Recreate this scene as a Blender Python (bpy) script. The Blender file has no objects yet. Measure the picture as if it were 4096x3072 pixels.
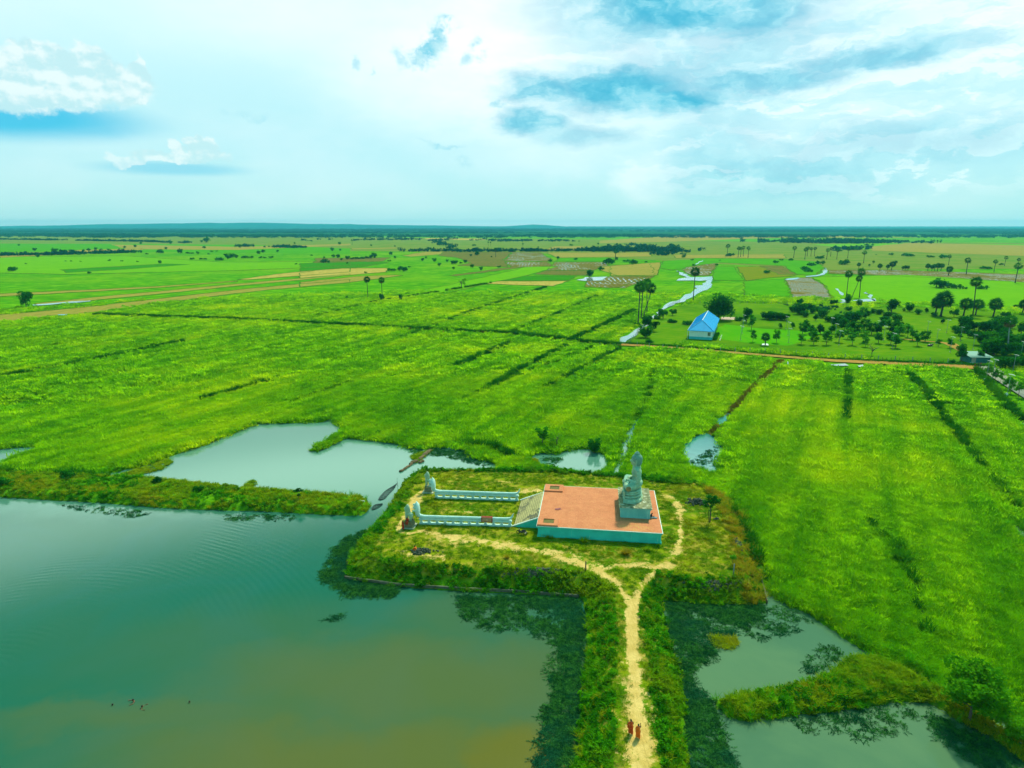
import bpy, bmesh, math, random
import numpy as np
from mathutils import Vector, Matrix, noise as mnoise
random.seed(7); RS = np.random.RandomState(11)
sc = bpy.context.scene; COL = sc.collection
PI = math.pi

# ------------------------------------------------------------------ camera, sky, sun, exposure
CH, FPX, YH = 50.0, 2600.0, 903.0                 # camera height, focal length and horizon row (4096 px wide photo)
PITCH = math.atan((1536 - YH) / FPX)
cam_d = bpy.data.cameras.new('camera'); cam = bpy.data.objects.new('camera', cam_d); COL.objects.link(cam)
cam_d.sensor_width = 36.0; cam_d.lens = 36.0 * FPX / 4096.0
cam_d.clip_start = 0.5; cam_d.clip_end = 60000
cam.location = (0, 0, CH); cam.rotation_euler = (PI / 2 - PITCH, 0, 0)
sc.camera = cam
sc.view_settings.view_transform = 'Standard'; sc.view_settings.look = 'None'
sc.view_settings.exposure = 0.22; sc.view_settings.gamma = 1.0
sc.cycles.max_bounces = 6; sc.cycles.diffuse_bounces = 2; sc.cycles.glossy_bounces = 2
sc.cycles.transmission_bounces = 2; sc.cycles.volume_bounces = 1; sc.cycles.transparent_max_bounces = 6
sc.cycles.caustics_reflective = False; sc.cycles.caustics_refractive = False

SUN_EL, SUN_AZ = math.radians(50), math.radians(28)          # azimuth measured from +Y towards +X
sun_d = bpy.data.lights.new('sun', 'SUN'); sun_d.energy = 3.6; sun_d.angle = math.radians(3.5)
sun_d.color = (1.0, 0.93, 0.66)
sun = bpy.data.objects.new('sun', sun_d); COL.objects.link(sun)
sdir = Vector((math.cos(SUN_EL) * math.sin(SUN_AZ), math.cos(SUN_EL) * math.cos(SUN_AZ), math.sin(SUN_EL)))
sun.rotation_euler = (-sdir).to_track_quat('-Z', 'Y').to_euler(); sun.location = (0, 0, 120)

def ray(x, y):
    a = x - 2048.0; b = 1536.0 - y; c = FPX
    return a, c * math.cos(PITCH) + b * math.sin(PITCH), b * math.cos(PITCH) - c * math.sin(PITCH)
def G(x, y, z=0.0):                                # photo pixel -> point of the site plan at height z
    a, fw, up = ray(x, y); t = (z - CH) / up
    return Vector((a * t, fw * t, z))
K = 4096 / 2212.0
def D(x, y, z=0.0): return G(x * K, y * K, z)      # the same from a 2212 px wide print

class NT:
    def __init__(s, tree): s.t = tree; s.n = tree.nodes; s.l = tree.links
    def node(s, typ, **kw):
        n = s.n.new(typ)
        for k, v in kw.items(): setattr(n, k, v)
        return n
    def put(s, sock, v):
        if isinstance(v, bpy.types.NodeSocket): s.l.new(v, sock)
        elif v is not None:
            if isinstance(v, (tuple, list)) and len(v) == 3 and sock.type == 'RGBA': v = (*v, 1)
            sock.default_value = v
    def math(s, op, a, b=None, c=None, clamp=False):
        n = s.node('ShaderNodeMath', operation=op); n.use_clamp = clamp
        s.put(n.inputs[0], a); s.put(n.inputs[1], b)
        if c is not None: s.put(n.inputs[2], c)
        return n.outputs[0]
    def vmath(s, op, a, b=None, out=0):
        n = s.node('ShaderNodeVectorMath', operation=op); s.put(n.inputs[0], a)
        if op == 'SCALE': s.put(n.inputs[3], b)
        else: s.put(n.inputs[1], b)
        return n.outputs[out]
    def mix(s, f, a, b, blend='MIX'):
        n = s.node('ShaderNodeMix', data_type='RGBA', blend_type=blend)
        s.put(n.inputs[0], f); s.put(n.inputs[6], a); s.put(n.inputs[7], b); return n.outputs[2]
    def noise(s, vec, scale, detail=4, rough=0.55, dist=0.0, out=0):
        n = s.node('ShaderNodeTexNoise'); s.put(n.inputs['Vector'], vec)
        n.inputs['Scale'].default_value = scale; n.inputs['Detail'].default_value = detail
        n.inputs['Roughness'].default_value = rough; n.inputs['Distortion'].default_value = dist
        return n.outputs[out]
    def ramp(s, f, a, b, lo=0.0, hi=1.0, smooth=True):
        n = s.node('ShaderNodeMapRange'); n.interpolation_type = 'SMOOTHSTEP' if smooth else 'LINEAR'
        s.put(n.inputs[0], f); s.put(n.inputs[1], a); s.put(n.inputs[2], b); s.put(n.inputs[3], lo); s.put(n.inputs[4], hi)
        return n.outputs[0]

# ---- the sky: Nishita sky behind layers of cloud fixed in azimuth and elevation
w = bpy.data.worlds.new('World'); sc.world = w; w.use_nodes = True
T = NT(w.node_tree); T.n.clear()
def sky():
    out = T.node('ShaderNodeOutputWorld'); bg = T.node('ShaderNodeBackground'); T.l.new(bg.outputs[0], out.inputs[0])
    bg.inputs[1].default_value = 0.1
    ns = T.node('ShaderNodeTexSky', sky_type='NISHITA'); ns.sun_disc = False
    ns.sun_elevation = SUN_EL; ns.sun_rotation = SUN_AZ; ns.air_density = 1.0; ns.dust_density = 1.5; ns.ozone_density = 3
    tc = T.node('ShaderNodeTexCoord'); sep = T.node('ShaderNodeSeparateXYZ'); T.l.new(tc.outputs['Generated'], sep.inputs[0])
    X, Y, Z = sep.outputs
    az = T.math('ARCTAN2', X, Y)
    te = T.math('DIVIDE', Z, T.math('MAXIMUM', T.math('SQRT', T.math('ADD', T.math('MULTIPLY', X, X), T.math('MULTIPLY', Y, Y))), .02))
    te = T.math('MINIMUM', te, 6.0)
    cmb = T.node('ShaderNodeCombineXYZ'); T.l.new(az, cmb.inputs[0]); T.l.new(te, cmb.inputs[1]); P = cmb.outputs[0]
    # stretch vertically so clouds flatten towards the horizon
    Pn = T.vmath('MULTIPLY', P, (1.0, 2.2, 1.0))
    w1 = T.vmath('SUBTRACT', T.noise(Pn, 5.0, 7, .6, out=1), (.5, .5, .5))
    w2 = T.vmath('SUBTRACT', T.noise(Pn, 24.0, 5, .6, out=1), (.5, .5, .5))
    Pw = T.vmath('ADD', P, T.vmath('MULTIPLY', w1, (.10, .05, 0)))
    Pw = T.vmath('ADD', Pw, T.vmath('MULTIPLY', w2, (.045, .028, 0)))
    Pc = T.vmath('ADD', P, T.vmath('MULTIPLY', T.vmath('SUBTRACT', T.noise(T.vmath('MULTIPLY', P, (1, 1.2, 1)), 22.0, 6, .62, out=1), (.5, .5, .5)), (.055, .05, 0)))
    def blobs(vec, lst, soft=.55):
        acc = None
        for (x, y, rx, ry, st) in lst:
            a, fw, up = ray(x * K, y * K)
            a0 = math.atan2(a, fw); t0 = up / math.hypot(a, fw)
            ra = rx * K / FPX * .92; rt = ry * K / FPX * .95
            v = T.vmath('MULTIPLY', T.vmath('SUBTRACT', vec, (a0, t0, 0)), (1 / ra, 1 / rt, 0))
            m = T.math('MULTIPLY', T.ramp(T.vmath('LENGTH', v, out=1), 1.0 + soft, 1.0 - soft), st)
            acc = m if acc is None else T.math('MAXIMUM', acc, m)
        return acc
    col = T.mix(T.ramp(te, .0, .11), (.52, .83, .83), (.48, .83, .88))
    col = T.mix(T.ramp(te, .10, .32), col, (.68, .94, .96))
    col = T.mix(T.ramp(T.noise(Pn, 3.0, 5), .42, .75, 0, .35), col, (.85, .97, .98))
    col = T.mix(T.ramp(te, .38, .56), col, (.035, .39, .37))
    glow = blobs(Pw, [(1080, 110, 310, 160, .95), (1320, 130, 160, 60, .8), (1800, 60, 560, 150, .7), (1900, 250, 380, 70, .5), (1200, 340, 260, 40, .35),
                      (1400, 370, 70, 50, .6), (700, 30, 300, 80, .5), (1300, 290, 160, 60, .5)], .8)
    col = T.mix(T.math('MULTIPLY', glow, T.ramp(T.noise(Pn, 7.0, 6, .6), .2, .6, .55, 1)), col, (.98, 1.04, 1.02))
    # grey-blue sheet on the right with a bright torn upper edge
    rgt = blobs(Pw, [(1780, 120, 560, 120, 1), (1800, 330, 420, 80, .8), (1960, 200, 360, 120, .9)], .35)
    f1 = T.noise(T.vmath('ADD', T.vmath('MULTIPLY', Pw, (1.0, 3.6, 1.0)), (3.1, .7, 0)), 6.5, 9, .62)
    f2 = T.noise(T.vmath('ADD', T.vmath('MULTIPLY', Pw, (1.0, 3.6, 1.0)), (3.1, .76, 0)), 6.5, 9, .62)
    relief = T.math('SUBTRACT', f1, f2)
    col = T.mix(T.math('MULTIPLY', T.ramp(f1, .44, .62), T.math('MULTIPLY', rgt, .6)), col, (.46, .82, .89))
    col = T.mix(T.math('MULTIPLY', T.ramp(relief, .008, .06), T.math('MULTIPLY', rgt, .6)), col, (.98, 1.05, 1.03))
    col = T.mix(T.math('MULTIPLY', T.ramp(relief, -.01, -.07), T.math('MULTIPLY', rgt, .35)), col, (.38, .76, .86))
    blue = blobs(Pw, [(1490, 4, 270, 60, 1), (1640, 30, 120, 42, .85), (1330, 190, 180, 44, 1), (1440, 215, 130, 30, 1), (1170, 192, 85, 30, .9), (1150, 260, 70, 26, .9), (1250, 185, 90, 26, .7),
                      (1640, 165, 170, 28, .85), (1860, 128, 190, 20, .75), (1560, 75, 300, 36, .45), (1680, 370, 200, 52, .45),
                      (1500, 140, 220, 50, .5), (1960, 305, 240, 36, .45), (1260, 290, 90, 22, .55), (1560, 300, 110, 70, .35)], .7)
    bn = T.noise(T.vmath('MULTIPLY', Pw, (1, 1.6, 1)), 14.0, 8, .62)
    blue = T.math('MULTIPLY', blue, T.ramp(bn, .26, .52, .45, 1))
    col = T.mix(blue, col, T.mix(T.ramp(bn, .40, .62), (.18, .62, .76), (.06, .45, .64)))
    smb = blobs(Pc, [(958, 55, 22, 16, .9), (950, 85, 18, 22, .9), (930, 112, 24, 26, .95), (905, 130, 22, 14, .8), (865, 130, 14, 18, .6), (1028, 112, 18, 18, .8), (1010, 128, 16, 12, .6), (771, 132, 8, 10, .5), (800, 155, 5, 7, .4),
                     (955, 308, 44, 5, .5), (1003, 345, 20, 9, .6), (1072, 228, 22, 6, .65), (540, 248, 42, 7, .3)], .6)
    smn = T.ramp(T.noise(P, 45.0, 6, .6), .35, .65)
    col = T.mix(T.math('MULTIPLY', smb, T.ramp(T.noise(P, 30.0, 6, .65), .36, .54)), col, T.mix(smn, (.42, .76, .82), (.16, .60, .76)))
    # cumulus on the left: blue undersides and bright heads
    und = blobs(T.vmath('ADD', P, T.vmath('MULTIPLY', w1, (.05, .012, 0))), [(20, 250, 190, 32, 1), (120, 268, 130, 22, .8), (370, 364, 120, 11, .5)], .6)
    col = T.mix(und, col, (.07, .54, .78))
    cum = blobs(Pc, [(150, 175, 130, 48, 1), (30, 175, 110, 48, 1), (265, 182, 50, 34, 1), (60, 130, 50, 30, 1), (120, 135, 40, 26, 1), (190, 132, 36, 26, 1), (300, 150, 14, 32, .95),
                     (390, 340, 95, 14, .9), (420, 315, 24, 18, .95), (450, 320, 20, 16, .9), (375, 312, 14, 14, .9), (290, 345, 50, 9, .7), (330, 335, 26, 12, .8)], .16)
    h1 = T.noise(T.vmath('MULTIPLY', P, (1, 1.2, 1)), 26.0, 7, .55); h2 = T.noise(T.vmath('MULTIPLY', T.vmath('ADD', P, (.004, .008, 0)), (1, 1.2, 1)), 26.0, 7, .55)
    lit = T.ramp(T.math('SUBTRACT', h1, h2), -.09, .09)
    col = T.mix(T.math('MULTIPLY', cum, .92), col, T.mix(lit, (.54, .81, .84), (.80, .93, .92)))
    # bright sky band added above the frame for pond reflections; glow round the sun
    d = T.vmath('DOT_PRODUCT', tc.outputs['Generated'], tuple(sdir), out=1)
    col = T.mix(T.math('MULTIPLY', T.math('MULTIPLY', T.ramp(te, .31, .37), T.ramp(te, .46, .41)), T.ramp(d, -.1, .7)), col, (2.1, 2.9, 2.5))
    col = T.mix(T.math('MULTIPLY', T.ramp(te, .9, 1.3), T.ramp(d, .93, .995)), col, (6.0, 6.2, 5.0))
    col = T.mix(T.math('MULTIPLY', T.ramp(te, .018, .0), .6), col, (.92, .98, .96))
    col = T.mix(T.ramp(Z, -.02, .0), (.25, .45, .42), col)
    col10 = T.vmath('SCALE', col, 9.7)
    tint = T.vmath('MULTIPLY', ns.outputs[0], (.55, 1.0, 1.05))
    fin = T.mix(.06, col10, tint)
    T.l.new(fin, bg.inputs[0])
sky()

# ------------------------------------------------------------------ helpers
def tag(o, label=None, cat=None, group=None, kind=None):
    if label: o['label'] = label
    if cat: o['category'] = cat
    if group: o['group'] = group
    if kind: o['kind'] = kind
    return o
def empty(name, loc=(0, 0, 0), rz=0, label=None, cat=None, group=None):
    o = bpy.data.objects.new(name, None); COL.objects.link(o); o.location = loc; o.rotation_euler = (0, 0, rz)
    o.empty_display_size = .1
    return tag(o, label, cat, group)
def children(o): return [c for c in ALLCH.get(o.name, [])]
ALLCH = {}
def setpar(c, p):
    c.parent = p; ALLCH.setdefault(p.name, []).append(c)
def copy_tree(o, parent=None, link=True):
    c = o.copy(); COL.objects.link(c)
    if parent: setpar(c, parent)
    for ch in ALLCH.get(o.name, []): copy_tree(ch, c)
    return c
def mesh_np(name, V, F, mats=(), parent=None, smooth=False, midx=None, link=True):
    me = bpy.data.meshes.new(name)
    V = np.asarray(V, dtype=np.float32)
    if isinstance(F, np.ndarray):
        n, k = F.shape
        me.vertices.add(len(V)); me.vertices.foreach_set('co', V.ravel())
        me.loops.add(n * k); me.loops.foreach_set('vertex_index', F.ravel().astype(np.int32))
        me.polygons.add(n); me.polygons.foreach_set('loop_start', np.arange(0, n * k, k, dtype=np.int32))
        me.polygons.foreach_set('loop_total', np.full(n, k, dtype=np.int32))
        me.update(calc_edges=True)
    else:
        me.from_pydata([tuple(v) for v in V], [], F); me.update()
    for m in mats: me.materials.append(m)
    if midx is not None: me.polygons.foreach_set('material_index', np.asarray(midx, dtype=np.int32))
    if smooth: me.polygons.foreach_set('use_smooth', [True] * len(me.polygons))
    o = bpy.data.objects.new(name, me)
    if link: COL.objects.link(o)
    if parent: setpar(o, parent)
    return o
class MB:                                          # collects shapes into one mesh
    def __init__(s): s.V = []; s.F = []; s.M = []; s.mi = 0
    def add(s, vs, fs):
        b = len(s.V); s.V += [tuple(v) for v in vs]; s.F += [tuple(b + i for i in f) for f in fs]; s.M += [s.mi] * len(fs); return s
    def box(s, c, size, rz=0, rot=None):
        x, y, z = size[0] / 2, size[1] / 2, size[2] / 2; c = Vector(c)
        R = rot if rot is not None else Matrix.Rotation(rz, 3, 'Z')
        vs = [c + R @ Vector((i * x, j * y, k * z)) for k in (-1, 1) for i, j in ((-1, -1), (1, -1), (1, 1), (-1, 1))]
        return s.add(vs, [(3, 2, 1, 0), (4, 5, 6, 7), (0, 1, 5, 4), (1, 2, 6, 5), (2, 3, 7, 6), (3, 0, 4, 7)])
    def prism(s, poly, z0, z1):
        n = len(poly)
        vs = [(p[0], p[1], z0) for p in poly] + [(p[0], p[1], z1) for p in poly]
        return s.add(vs, [tuple(range(n))[::-1], tuple(range(n, 2 * n))] + [(i, (i + 1) % n, n + (i + 1) % n, n + i) for i in range(n)])
    def tube(s, pts, rad, seg=8, cap=True):
        pts = [Vector(p) for p in pts]
        if not isinstance(rad, (list, tuple)): rad = [rad] * len(pts)
        vs = []; prev = None
        for i, p in enumerate(pts):
            d = (pts[min(i + 1, len(pts) - 1)] - pts[max(i - 1, 0)]).normalized()
            if prev is None: prev = d.orthogonal().normalized()
            u = (prev - d * prev.dot(d)); u = u.normalized() if u.length > 1e-6 else d.orthogonal().normalized(); prev = u
            v = d.cross(u)
            for k in range(seg):
                a = 2 * PI * k / seg; vs.append(p + (u * math.cos(a) + v * math.sin(a)) * rad[i])
        n = len(pts)
        fs = [(i * seg + k, i * seg + (k + 1) % seg, (i + 1) * seg + (k + 1) % seg, (i + 1) * seg + k) for i in range(n - 1) for k in range(seg)]
        if cap: fs += [tuple(range(seg))[::-1], tuple((n - 1) * seg + k for k in range(seg))]
        return s.add(vs, fs)
    def ell(s, c, r, rot=None, nu=14, nv=9):
        c = Vector(c); R = rot if rot is not None else Matrix.Identity(3)
        if not isinstance(r, (tuple, list)): r = (r, r, r)
        vs = [c + R @ Vector((0, 0, r[2]))]
        for j in range(1, nv):
            t = PI * j / nv
            for i in range(nu):
                a = 2 * PI * i / nu
                vs.append(c + R @ Vector((r[0] * math.sin(t) * math.cos(a), r[1] * math.sin(t) * math.sin(a), r[2] * math.cos(t))))
        vs.append(c + R @ Vector((0, 0, -r[2]))); L = len(vs) - 1
        fs = [(0, 1 + i, 1 + (i + 1) % nu) for i in range(nu)]
        for j in range(nv - 2):
            for i in range(nu):
                a = 1 + j * nu + i; b = 1 + j * nu + (i + 1) % nu; fs.append((a, a + nu, b + nu, b))
        fs += [(1 + (nv - 2) * nu + i, L, 1 + (nv - 2) * nu + (i + 1) % nu) for i in range(nu)]
        return s.add(vs, fs)
    def cap(s, p0, p1, r0, r1, seg=12):            # rounded cone
        p0 = Vector(p0); p1 = Vector(p1); d = p1 - p0; L = d.length
        if L < 1e-6: return s.ell(p0, r0)
        d /= L; pts = []; rad = []
        for t in (0.02, .35, .7): pts.append(p0 - d * r0 * math.cos(t * PI / 2)); rad.append(max(r0 * math.sin(t * PI / 2), r0 * .03))
        pts.append(p0); rad.append(r0); pts.append(p1); rad.append(r1)
        for t in (.7, .35, .02): pts.append(p1 + d * r1 * math.cos(t * PI / 2)); rad.append(max(r1 * math.sin(t * PI / 2), r1 * .03))
        return s.tube(pts, rad, seg)
    def chain(s, pts, rad, seg=12):
        for i in range(len(pts) - 1): s.cap(pts[i], pts[i + 1], rad[i], rad[i + 1], seg)
        return s
    def lathe(s, c, prof, seg=24, sx=1, sy=1, a0=0, a1=2 * PI, clampx=None):
        vs = []; c = Vector(c)
        for (r, z) in prof:
            for k in range(seg):
                a = a0 + (a1 - a0) * k / seg
                x = r * math.cos(a) * sx; y = r * math.sin(a) * sy
                if clampx is not None: x = max(x, clampx)
                vs.append(c + Vector((x, y, z)))
        n = len(prof)
        fs = [(i * seg + k, i * seg + (k + 1) % seg, (i + 1) * seg + (k + 1) % seg, (i + 1) * seg + k) for i in range(n - 1) for k in range(seg)]
        fs += [tuple(range(seg))[::-1], tuple((n - 1) * seg + k for k in range(seg))]
        return s.add(vs, fs)
    def build(s, name, mats, parent=None, smooth=False, remesh=None, bevel=None, sm=0):
        if not isinstance(mats, (list, tuple)): mats = [mats]
        o = mesh_np(name, s.V, s.F, mats, parent, smooth, s.M if len(mats) > 1 else None)
        if remesh:
            m = o.modifiers.new('Remesh', 'REMESH'); m.mode = 'VOXEL'; m.voxel_size = remesh; m.use_smooth_shade = True
            if sm:
                k = o.modifiers.new('Smooth', 'SMOOTH'); k.factor = .5; k.iterations = sm
        if bevel:
            m = o.modifiers.new('Bevel', 'BEVEL'); m.width = bevel; m.segments = 2; m.limit_method = 'ANGLE'
        return o

# ------------------------------------------------------------------ materials
MATS = {}
def base_mat(name):
    m = bpy.data.materials.new(name); m.use_nodes = True; t = NT(m.node_tree); t.n.clear()
    out = t.node('ShaderNodeOutputMaterial'); MATS[name] = m
    return m, t, out
def pos(t): return t.node('ShaderNodeNewGeometry').outputs['Position']
def obj_co(t): return t.node('ShaderNodeTexCoord').outputs['Object']
def paint(name, c1, c2=None, scale=3.0, rough=.7, bump=.1, spec=.3, metal=0, lo=.35, hi=.7, stretch=(1, 1, 1), c3=None, s3=1.0, l3=.6, h3=.75):
    m, t, out = base_mat(name); p = t.node('ShaderNodeBsdfPrincipled'); t.l.new(p.outputs[0], out.inputs[0])
    v = t.vmath('MULTIPLY', obj_co(t), stretch)
    n = t.noise(v, scale, 6, .6)
    col = t.mix(t.ramp(n, lo, hi), c1, c2 if c2 else tuple(x * .75 for x in c1))
    if c3: col = t.mix(t.ramp(t.noise(v, s3, 6, .65), l3, h3), col, c3)
    t.put(p.inputs['Base Color'], col); p.inputs['Roughness'].default_value = rough
    p.inputs['Specular IOR Level'].default_value = spec; p.inputs['Metallic'].default_value = metal
    if bump:
        b = t.node('ShaderNodeBump'); b.inputs['Strength'].default_value = bump; b.inputs['Distance'].default_value = .02
        t.l.new(t.noise(v, scale * 6, 5), b.inputs['Height']); t.l.new(b.outputs[0], p.inputs['Normal'])
    return m
def leafmat(name, a, b, c, trans=.35, big=.03, small=.6, rnd=.5, shade=None):
    m, t, out = base_mat(name)
    P = pos(t); oi = t.node('ShaderNodeObjectInfo')
    n1 = t.noise(P, big, 4, .6); n2 = t.noise(P, small, 4, .6)
    f = t.math('ADD', t.math('MULTIPLY', n2, .75), t.math('MULTIPLY', t.math('SUBTRACT', oi.outputs['Random'], .5), rnd * .5))
    col = t.mix(t.ramp(f, .2, .58), a, b)
    col = t.mix(t.ramp(n1, .46, .66), col, c)
    d = t.node('ShaderNodeBsdfDiffuse'); t.l.new(col, d.inputs[0])
    tr = t.node('ShaderNodeBsdfTranslucent'); t.put(tr.inputs[0], t.vmath('MULTIPLY', col, (1.25, 1.1, .6)))
    mx = t.node('ShaderNodeMixShader'); mx.inputs[0].default_value = trans
    t.l.new(d.outputs[0], mx.inputs[1]); t.l.new(tr.outputs[0], mx.inputs[2])
    t.l.new(mx.outputs[0], out.inputs[0]); return m
M = {}
M['rice'] = leafmat('rice_leaf', (.15, .42, .002), (.41, .76, .002), (.52, .72, .002), .52, .018, .30, rnd=.9)
M['reed'] = leafmat('reed_leaf', (.04, .26, .003), (.14, .52, .005), (.20, .42, .006), .4, .03, .3)
M['weedbank'] = leafmat('bank_leaf', (.02, .17, .003), (.09, .40, .004), (.24, .38, .004), .35, .07, .5)
M['short'] = leafmat('short_grass_leaf', (.06, .22, .002), (.18, .34, .003), (.26, .30, .006), .3, .16, .9)
M['yellow'] = leafmat('yellow_grass_leaf', (.14, .32, .003), (.34, .48, .006), (.32, .36, .006), .35, .1, .7)
M['gold'] = leafmat('dry_grass_leaf', (.28, .24, .010), (.48, .38, .018), (.30, .36, .010), .35, .2, 1.0)
M['water_weed'] = leafmat('water_weed_leaf', (.008, .085, .028), (.06, .26, .04), (.015, .13, .06), .2, .15, 1.6)
M['tree_leaf'] = leafmat('tree_leaf', (.006, .095, .010), (.035, .24, .012), (.02, .19, .012), .28, .05, .7)
M['young_leaf'] = leafmat('young_leaf', (.015, .17, .008), (.07, .36, .010), (.09, .36, .008), .35, .06, .6)
M['lime_leaf'] = leafmat('lime_leaf', (.05, .26, .004), (.19, .50, .006), (.12, .42, .006), .4, .2, 1.2)
M['palm_leaf'] = leafmat('palm_leaf', (.006, .08, .016), (.03, .20, .020), (.05, .22, .02), .25, .08, .9)
M['dead_leaf'] = leafmat('dead_palm_leaf', (.10, .07, .03), (.22, .16, .07), (.12, .12, .05), .2, .1, .9)
M['far_leaf'] = leafmat('far_forest_leaf', (.002, .07, .045), (.006, .11, .060), (.008, .12, .05), .15, .002, .02)  # bluish distance haze is mixed into the leaf colour
M['bark'] = paint('bark', (.12, .10, .08), (.05, .05, .04), 4, .9, .3)
M['palm_bark'] = paint('palm_bark', (.05, .075, .065), (.02, .03, .03), 3, .9, .3, stretch=(1, 1, 4))
M['grey_bark'] = paint('grey_palm_bark', (.24, .34, .32), (.12, .18, .17), 2, .9, .3, stretch=(1, 1, 5))
M['stone'] = paint('weathered_stone', (.30, .56, .42), (.16, .36, .27), 1.6, .85, .5, c3=(.34, .42, .22), s3=1.0, l3=.48, h3=.7)
M['stone_hair'] = paint('dark_carved_stone', (.18, .37, .30), (.10, .25, .20), 6, .9, .8)
M['worn'] = paint('worn_brown_stone', (.32, .26, .10), (.14, .14, .07), 3, .9, .3)
M['lion'] = paint('pale_green_plaster', (.38, .56, .40), (.22, .38, .28), 1.6, .8, .3, c3=(.46, .50, .28), s3=1.3, l3=.5, h3=.8)
M['lion_base'] = paint('plinth_plaster', (.22, .22, .12), (.13, .14, .08), 2.2, .85, .3, c3=(.40, .42, .24), s3=2, l3=.52, h3=.7)
M['blue_white'] = paint('pale_blue_paint', (.52, .76, .70), (.38, .64, .62), 1.2, .6, .15, c3=(.24, .42, .38), s3=3, l3=.58, h3=.8)
M['white_trim'] = paint('white_trim', (.62, .78, .74), (.46, .62, .60), 2, .6, .1)
M['cream_slab'] = paint('cream_cement', (.42, .46, .34), (.28, .32, .24), 2, .8, .2)
M['tar_black'] = paint('black_paint', (.012, .016, .018), (.03, .035, .035), 6, .35, .02, spec=.6)
M['rubber'] = paint('rubber', (.015, .015, .015), (.03, .03, .03), 8, .85, .05)
M['chrome'] = paint('chrome', (.25, .27, .28), (.15, .16, .17), 6, .25, 0, metal=1)
M['white_plastic'] = paint('white_plastic', (.75, .8, .8), (.65, .7, .7), 6, .4, 0)
M['skin'] = paint('brown_skin', (.16, .075, .035), (.11, .05, .024), 12, .6, .03)
M['hair'] = paint('black_hair', (.012, .009, .008), (.02, .015, .012), 30, .7, .1)
M['robe'] = paint('orange_robe', (.62, .085, .006), (.42, .045, .004), 5, .8, .25, stretch=(3, 3, .8))
M['robe_red'] = paint('deep_orange_robe', (.46, .04, .004), (.28, .02, .004), 5, .8, .25, stretch=(3, 3, .8))
M['robe_bright'] = paint('bright_orange_robe', (.75, .16, .006), (.6, .09, .005), 5, .8, .25, stretch=(3, 3, .8))
M['shirt_dark'] = paint('dark_shirt', (.03, .02, .035), (.018, .012, .02), 9, .9, .1)
M['jeans'] = paint('pale_jeans', (.30, .48, .52), (.22, .38, .42), 9, .9, .1)
M['cloth_red'] = paint('red_shirt', (.35, .04, .03), (.25, .02, .02), 9, .9, .1)
M['cloth_blue'] = paint('blue_cloth', (.02, .10, .16), (.01, .06, .10), 9, .9, .1)
M['rock'] = paint('grey_rock', (.08, .10, .07), (.03, .045, .03), 5, .9, .4, c3=(.15, .18, .13), s3=4, l3=.5, h3=.8)
M['log'] = paint('muddy_log', (.16, .12, .055), (.07, .055, .03), 3, .9, .5)
M['concrete'] = paint('old_concrete', (.13, .15, .10), (.06, .08, .05), 1.5, .9, .3)
M['post'] = paint('concrete_post', (.26, .36, .34), (.14, .2, .19), 3, .9, .2)
M['stake'] = paint('wood_stake', (.08, .06, .035), (.04, .03, .02), 6, .9, .2)
M['teal_metal'] = paint('teal_metal', (.03, .22, .21), (.02, .15, .15), 2, .6, .1)
M['net'] = paint('fishing_net', (.03, .07, .07), (.015, .04, .04), 6, .9, .1)
# ------------------------------------------------------------------ site plan (outlines read off the photo, laid on the ground plan)
def PL(lst, z=0.0): return np.array([D(x, y, z)[:2] for x, y in lst])
def PS(lst, z=0.0): return np.array([G(x, y, z)[:2] for x, y in lst])
def inside(P, poly):
    x, y = P[:, 0], P[:, 1]; r = np.zeros(len(P), bool); n = len(poly)
    for i in range(n):
        x0, y0 = poly[i]; x1, y1 = poly[(i + 1) % n]
        if y0 == y1: continue
        c = ((y0 > y) != (y1 > y)) & (x < (x1 - x0) * (y - y0) / (y1 - y0) + x0); r ^= c
    return r
def dist_line(P, line, closed=False, widths=None):
    best = np.full(len(P), 1e9); n = len(line)
    for i in range(n if closed else n - 1):
        a = line[i]; b = line[(i + 1) % n]; d = b - a; L2 = max((d * d).sum(), 1e-9)
        t = np.clip(((P - a) @ d) / L2, 0, 1); q = P - a - t[:, None] * d
        s = np.hypot(q[:, 0], q[:, 1])
        if widths is not None: s = s / (widths[i] + (widths[(i + 1) % n] - widths[i]) * t)
        best = np.minimum(best, s)
    return best
def sstep(x, a, b):
    t = np.clip((x - a) / (b - a), 0, 1); return t * t * (3 - 2 * t)
def vnoise(P, s, seed=0):
    R = np.random.RandomState(seed); tab = R.rand(256, 256)
    x = P[:, 0] * s + 1000.3; y = P[:, 1] * s + 1000.7; xi = np.floor(x).astype(int); yi = np.floor(y).astype(int)
    fx = x - xi; fy = y - yi; fx = fx * fx * (3 - 2 * fx); fy = fy * fy * (3 - 2 * fy)
    g = lambda i, j: tab[(xi + i) & 255, (yi + j) & 255]
    return (g(0, 0) * (1 - fx) + g(1, 0) * fx) * (1 - fy) + (g(0, 1) * (1 - fx) + g(1, 1) * fx) * fy
def fbm(P, s, seed=0, o=4):
    v = 0; a = .5
    for k in range(o): v = v + a * vnoise(P, s * 2 ** k, seed + k); a *= .5
    return v / (1 - .5 ** o)

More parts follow.
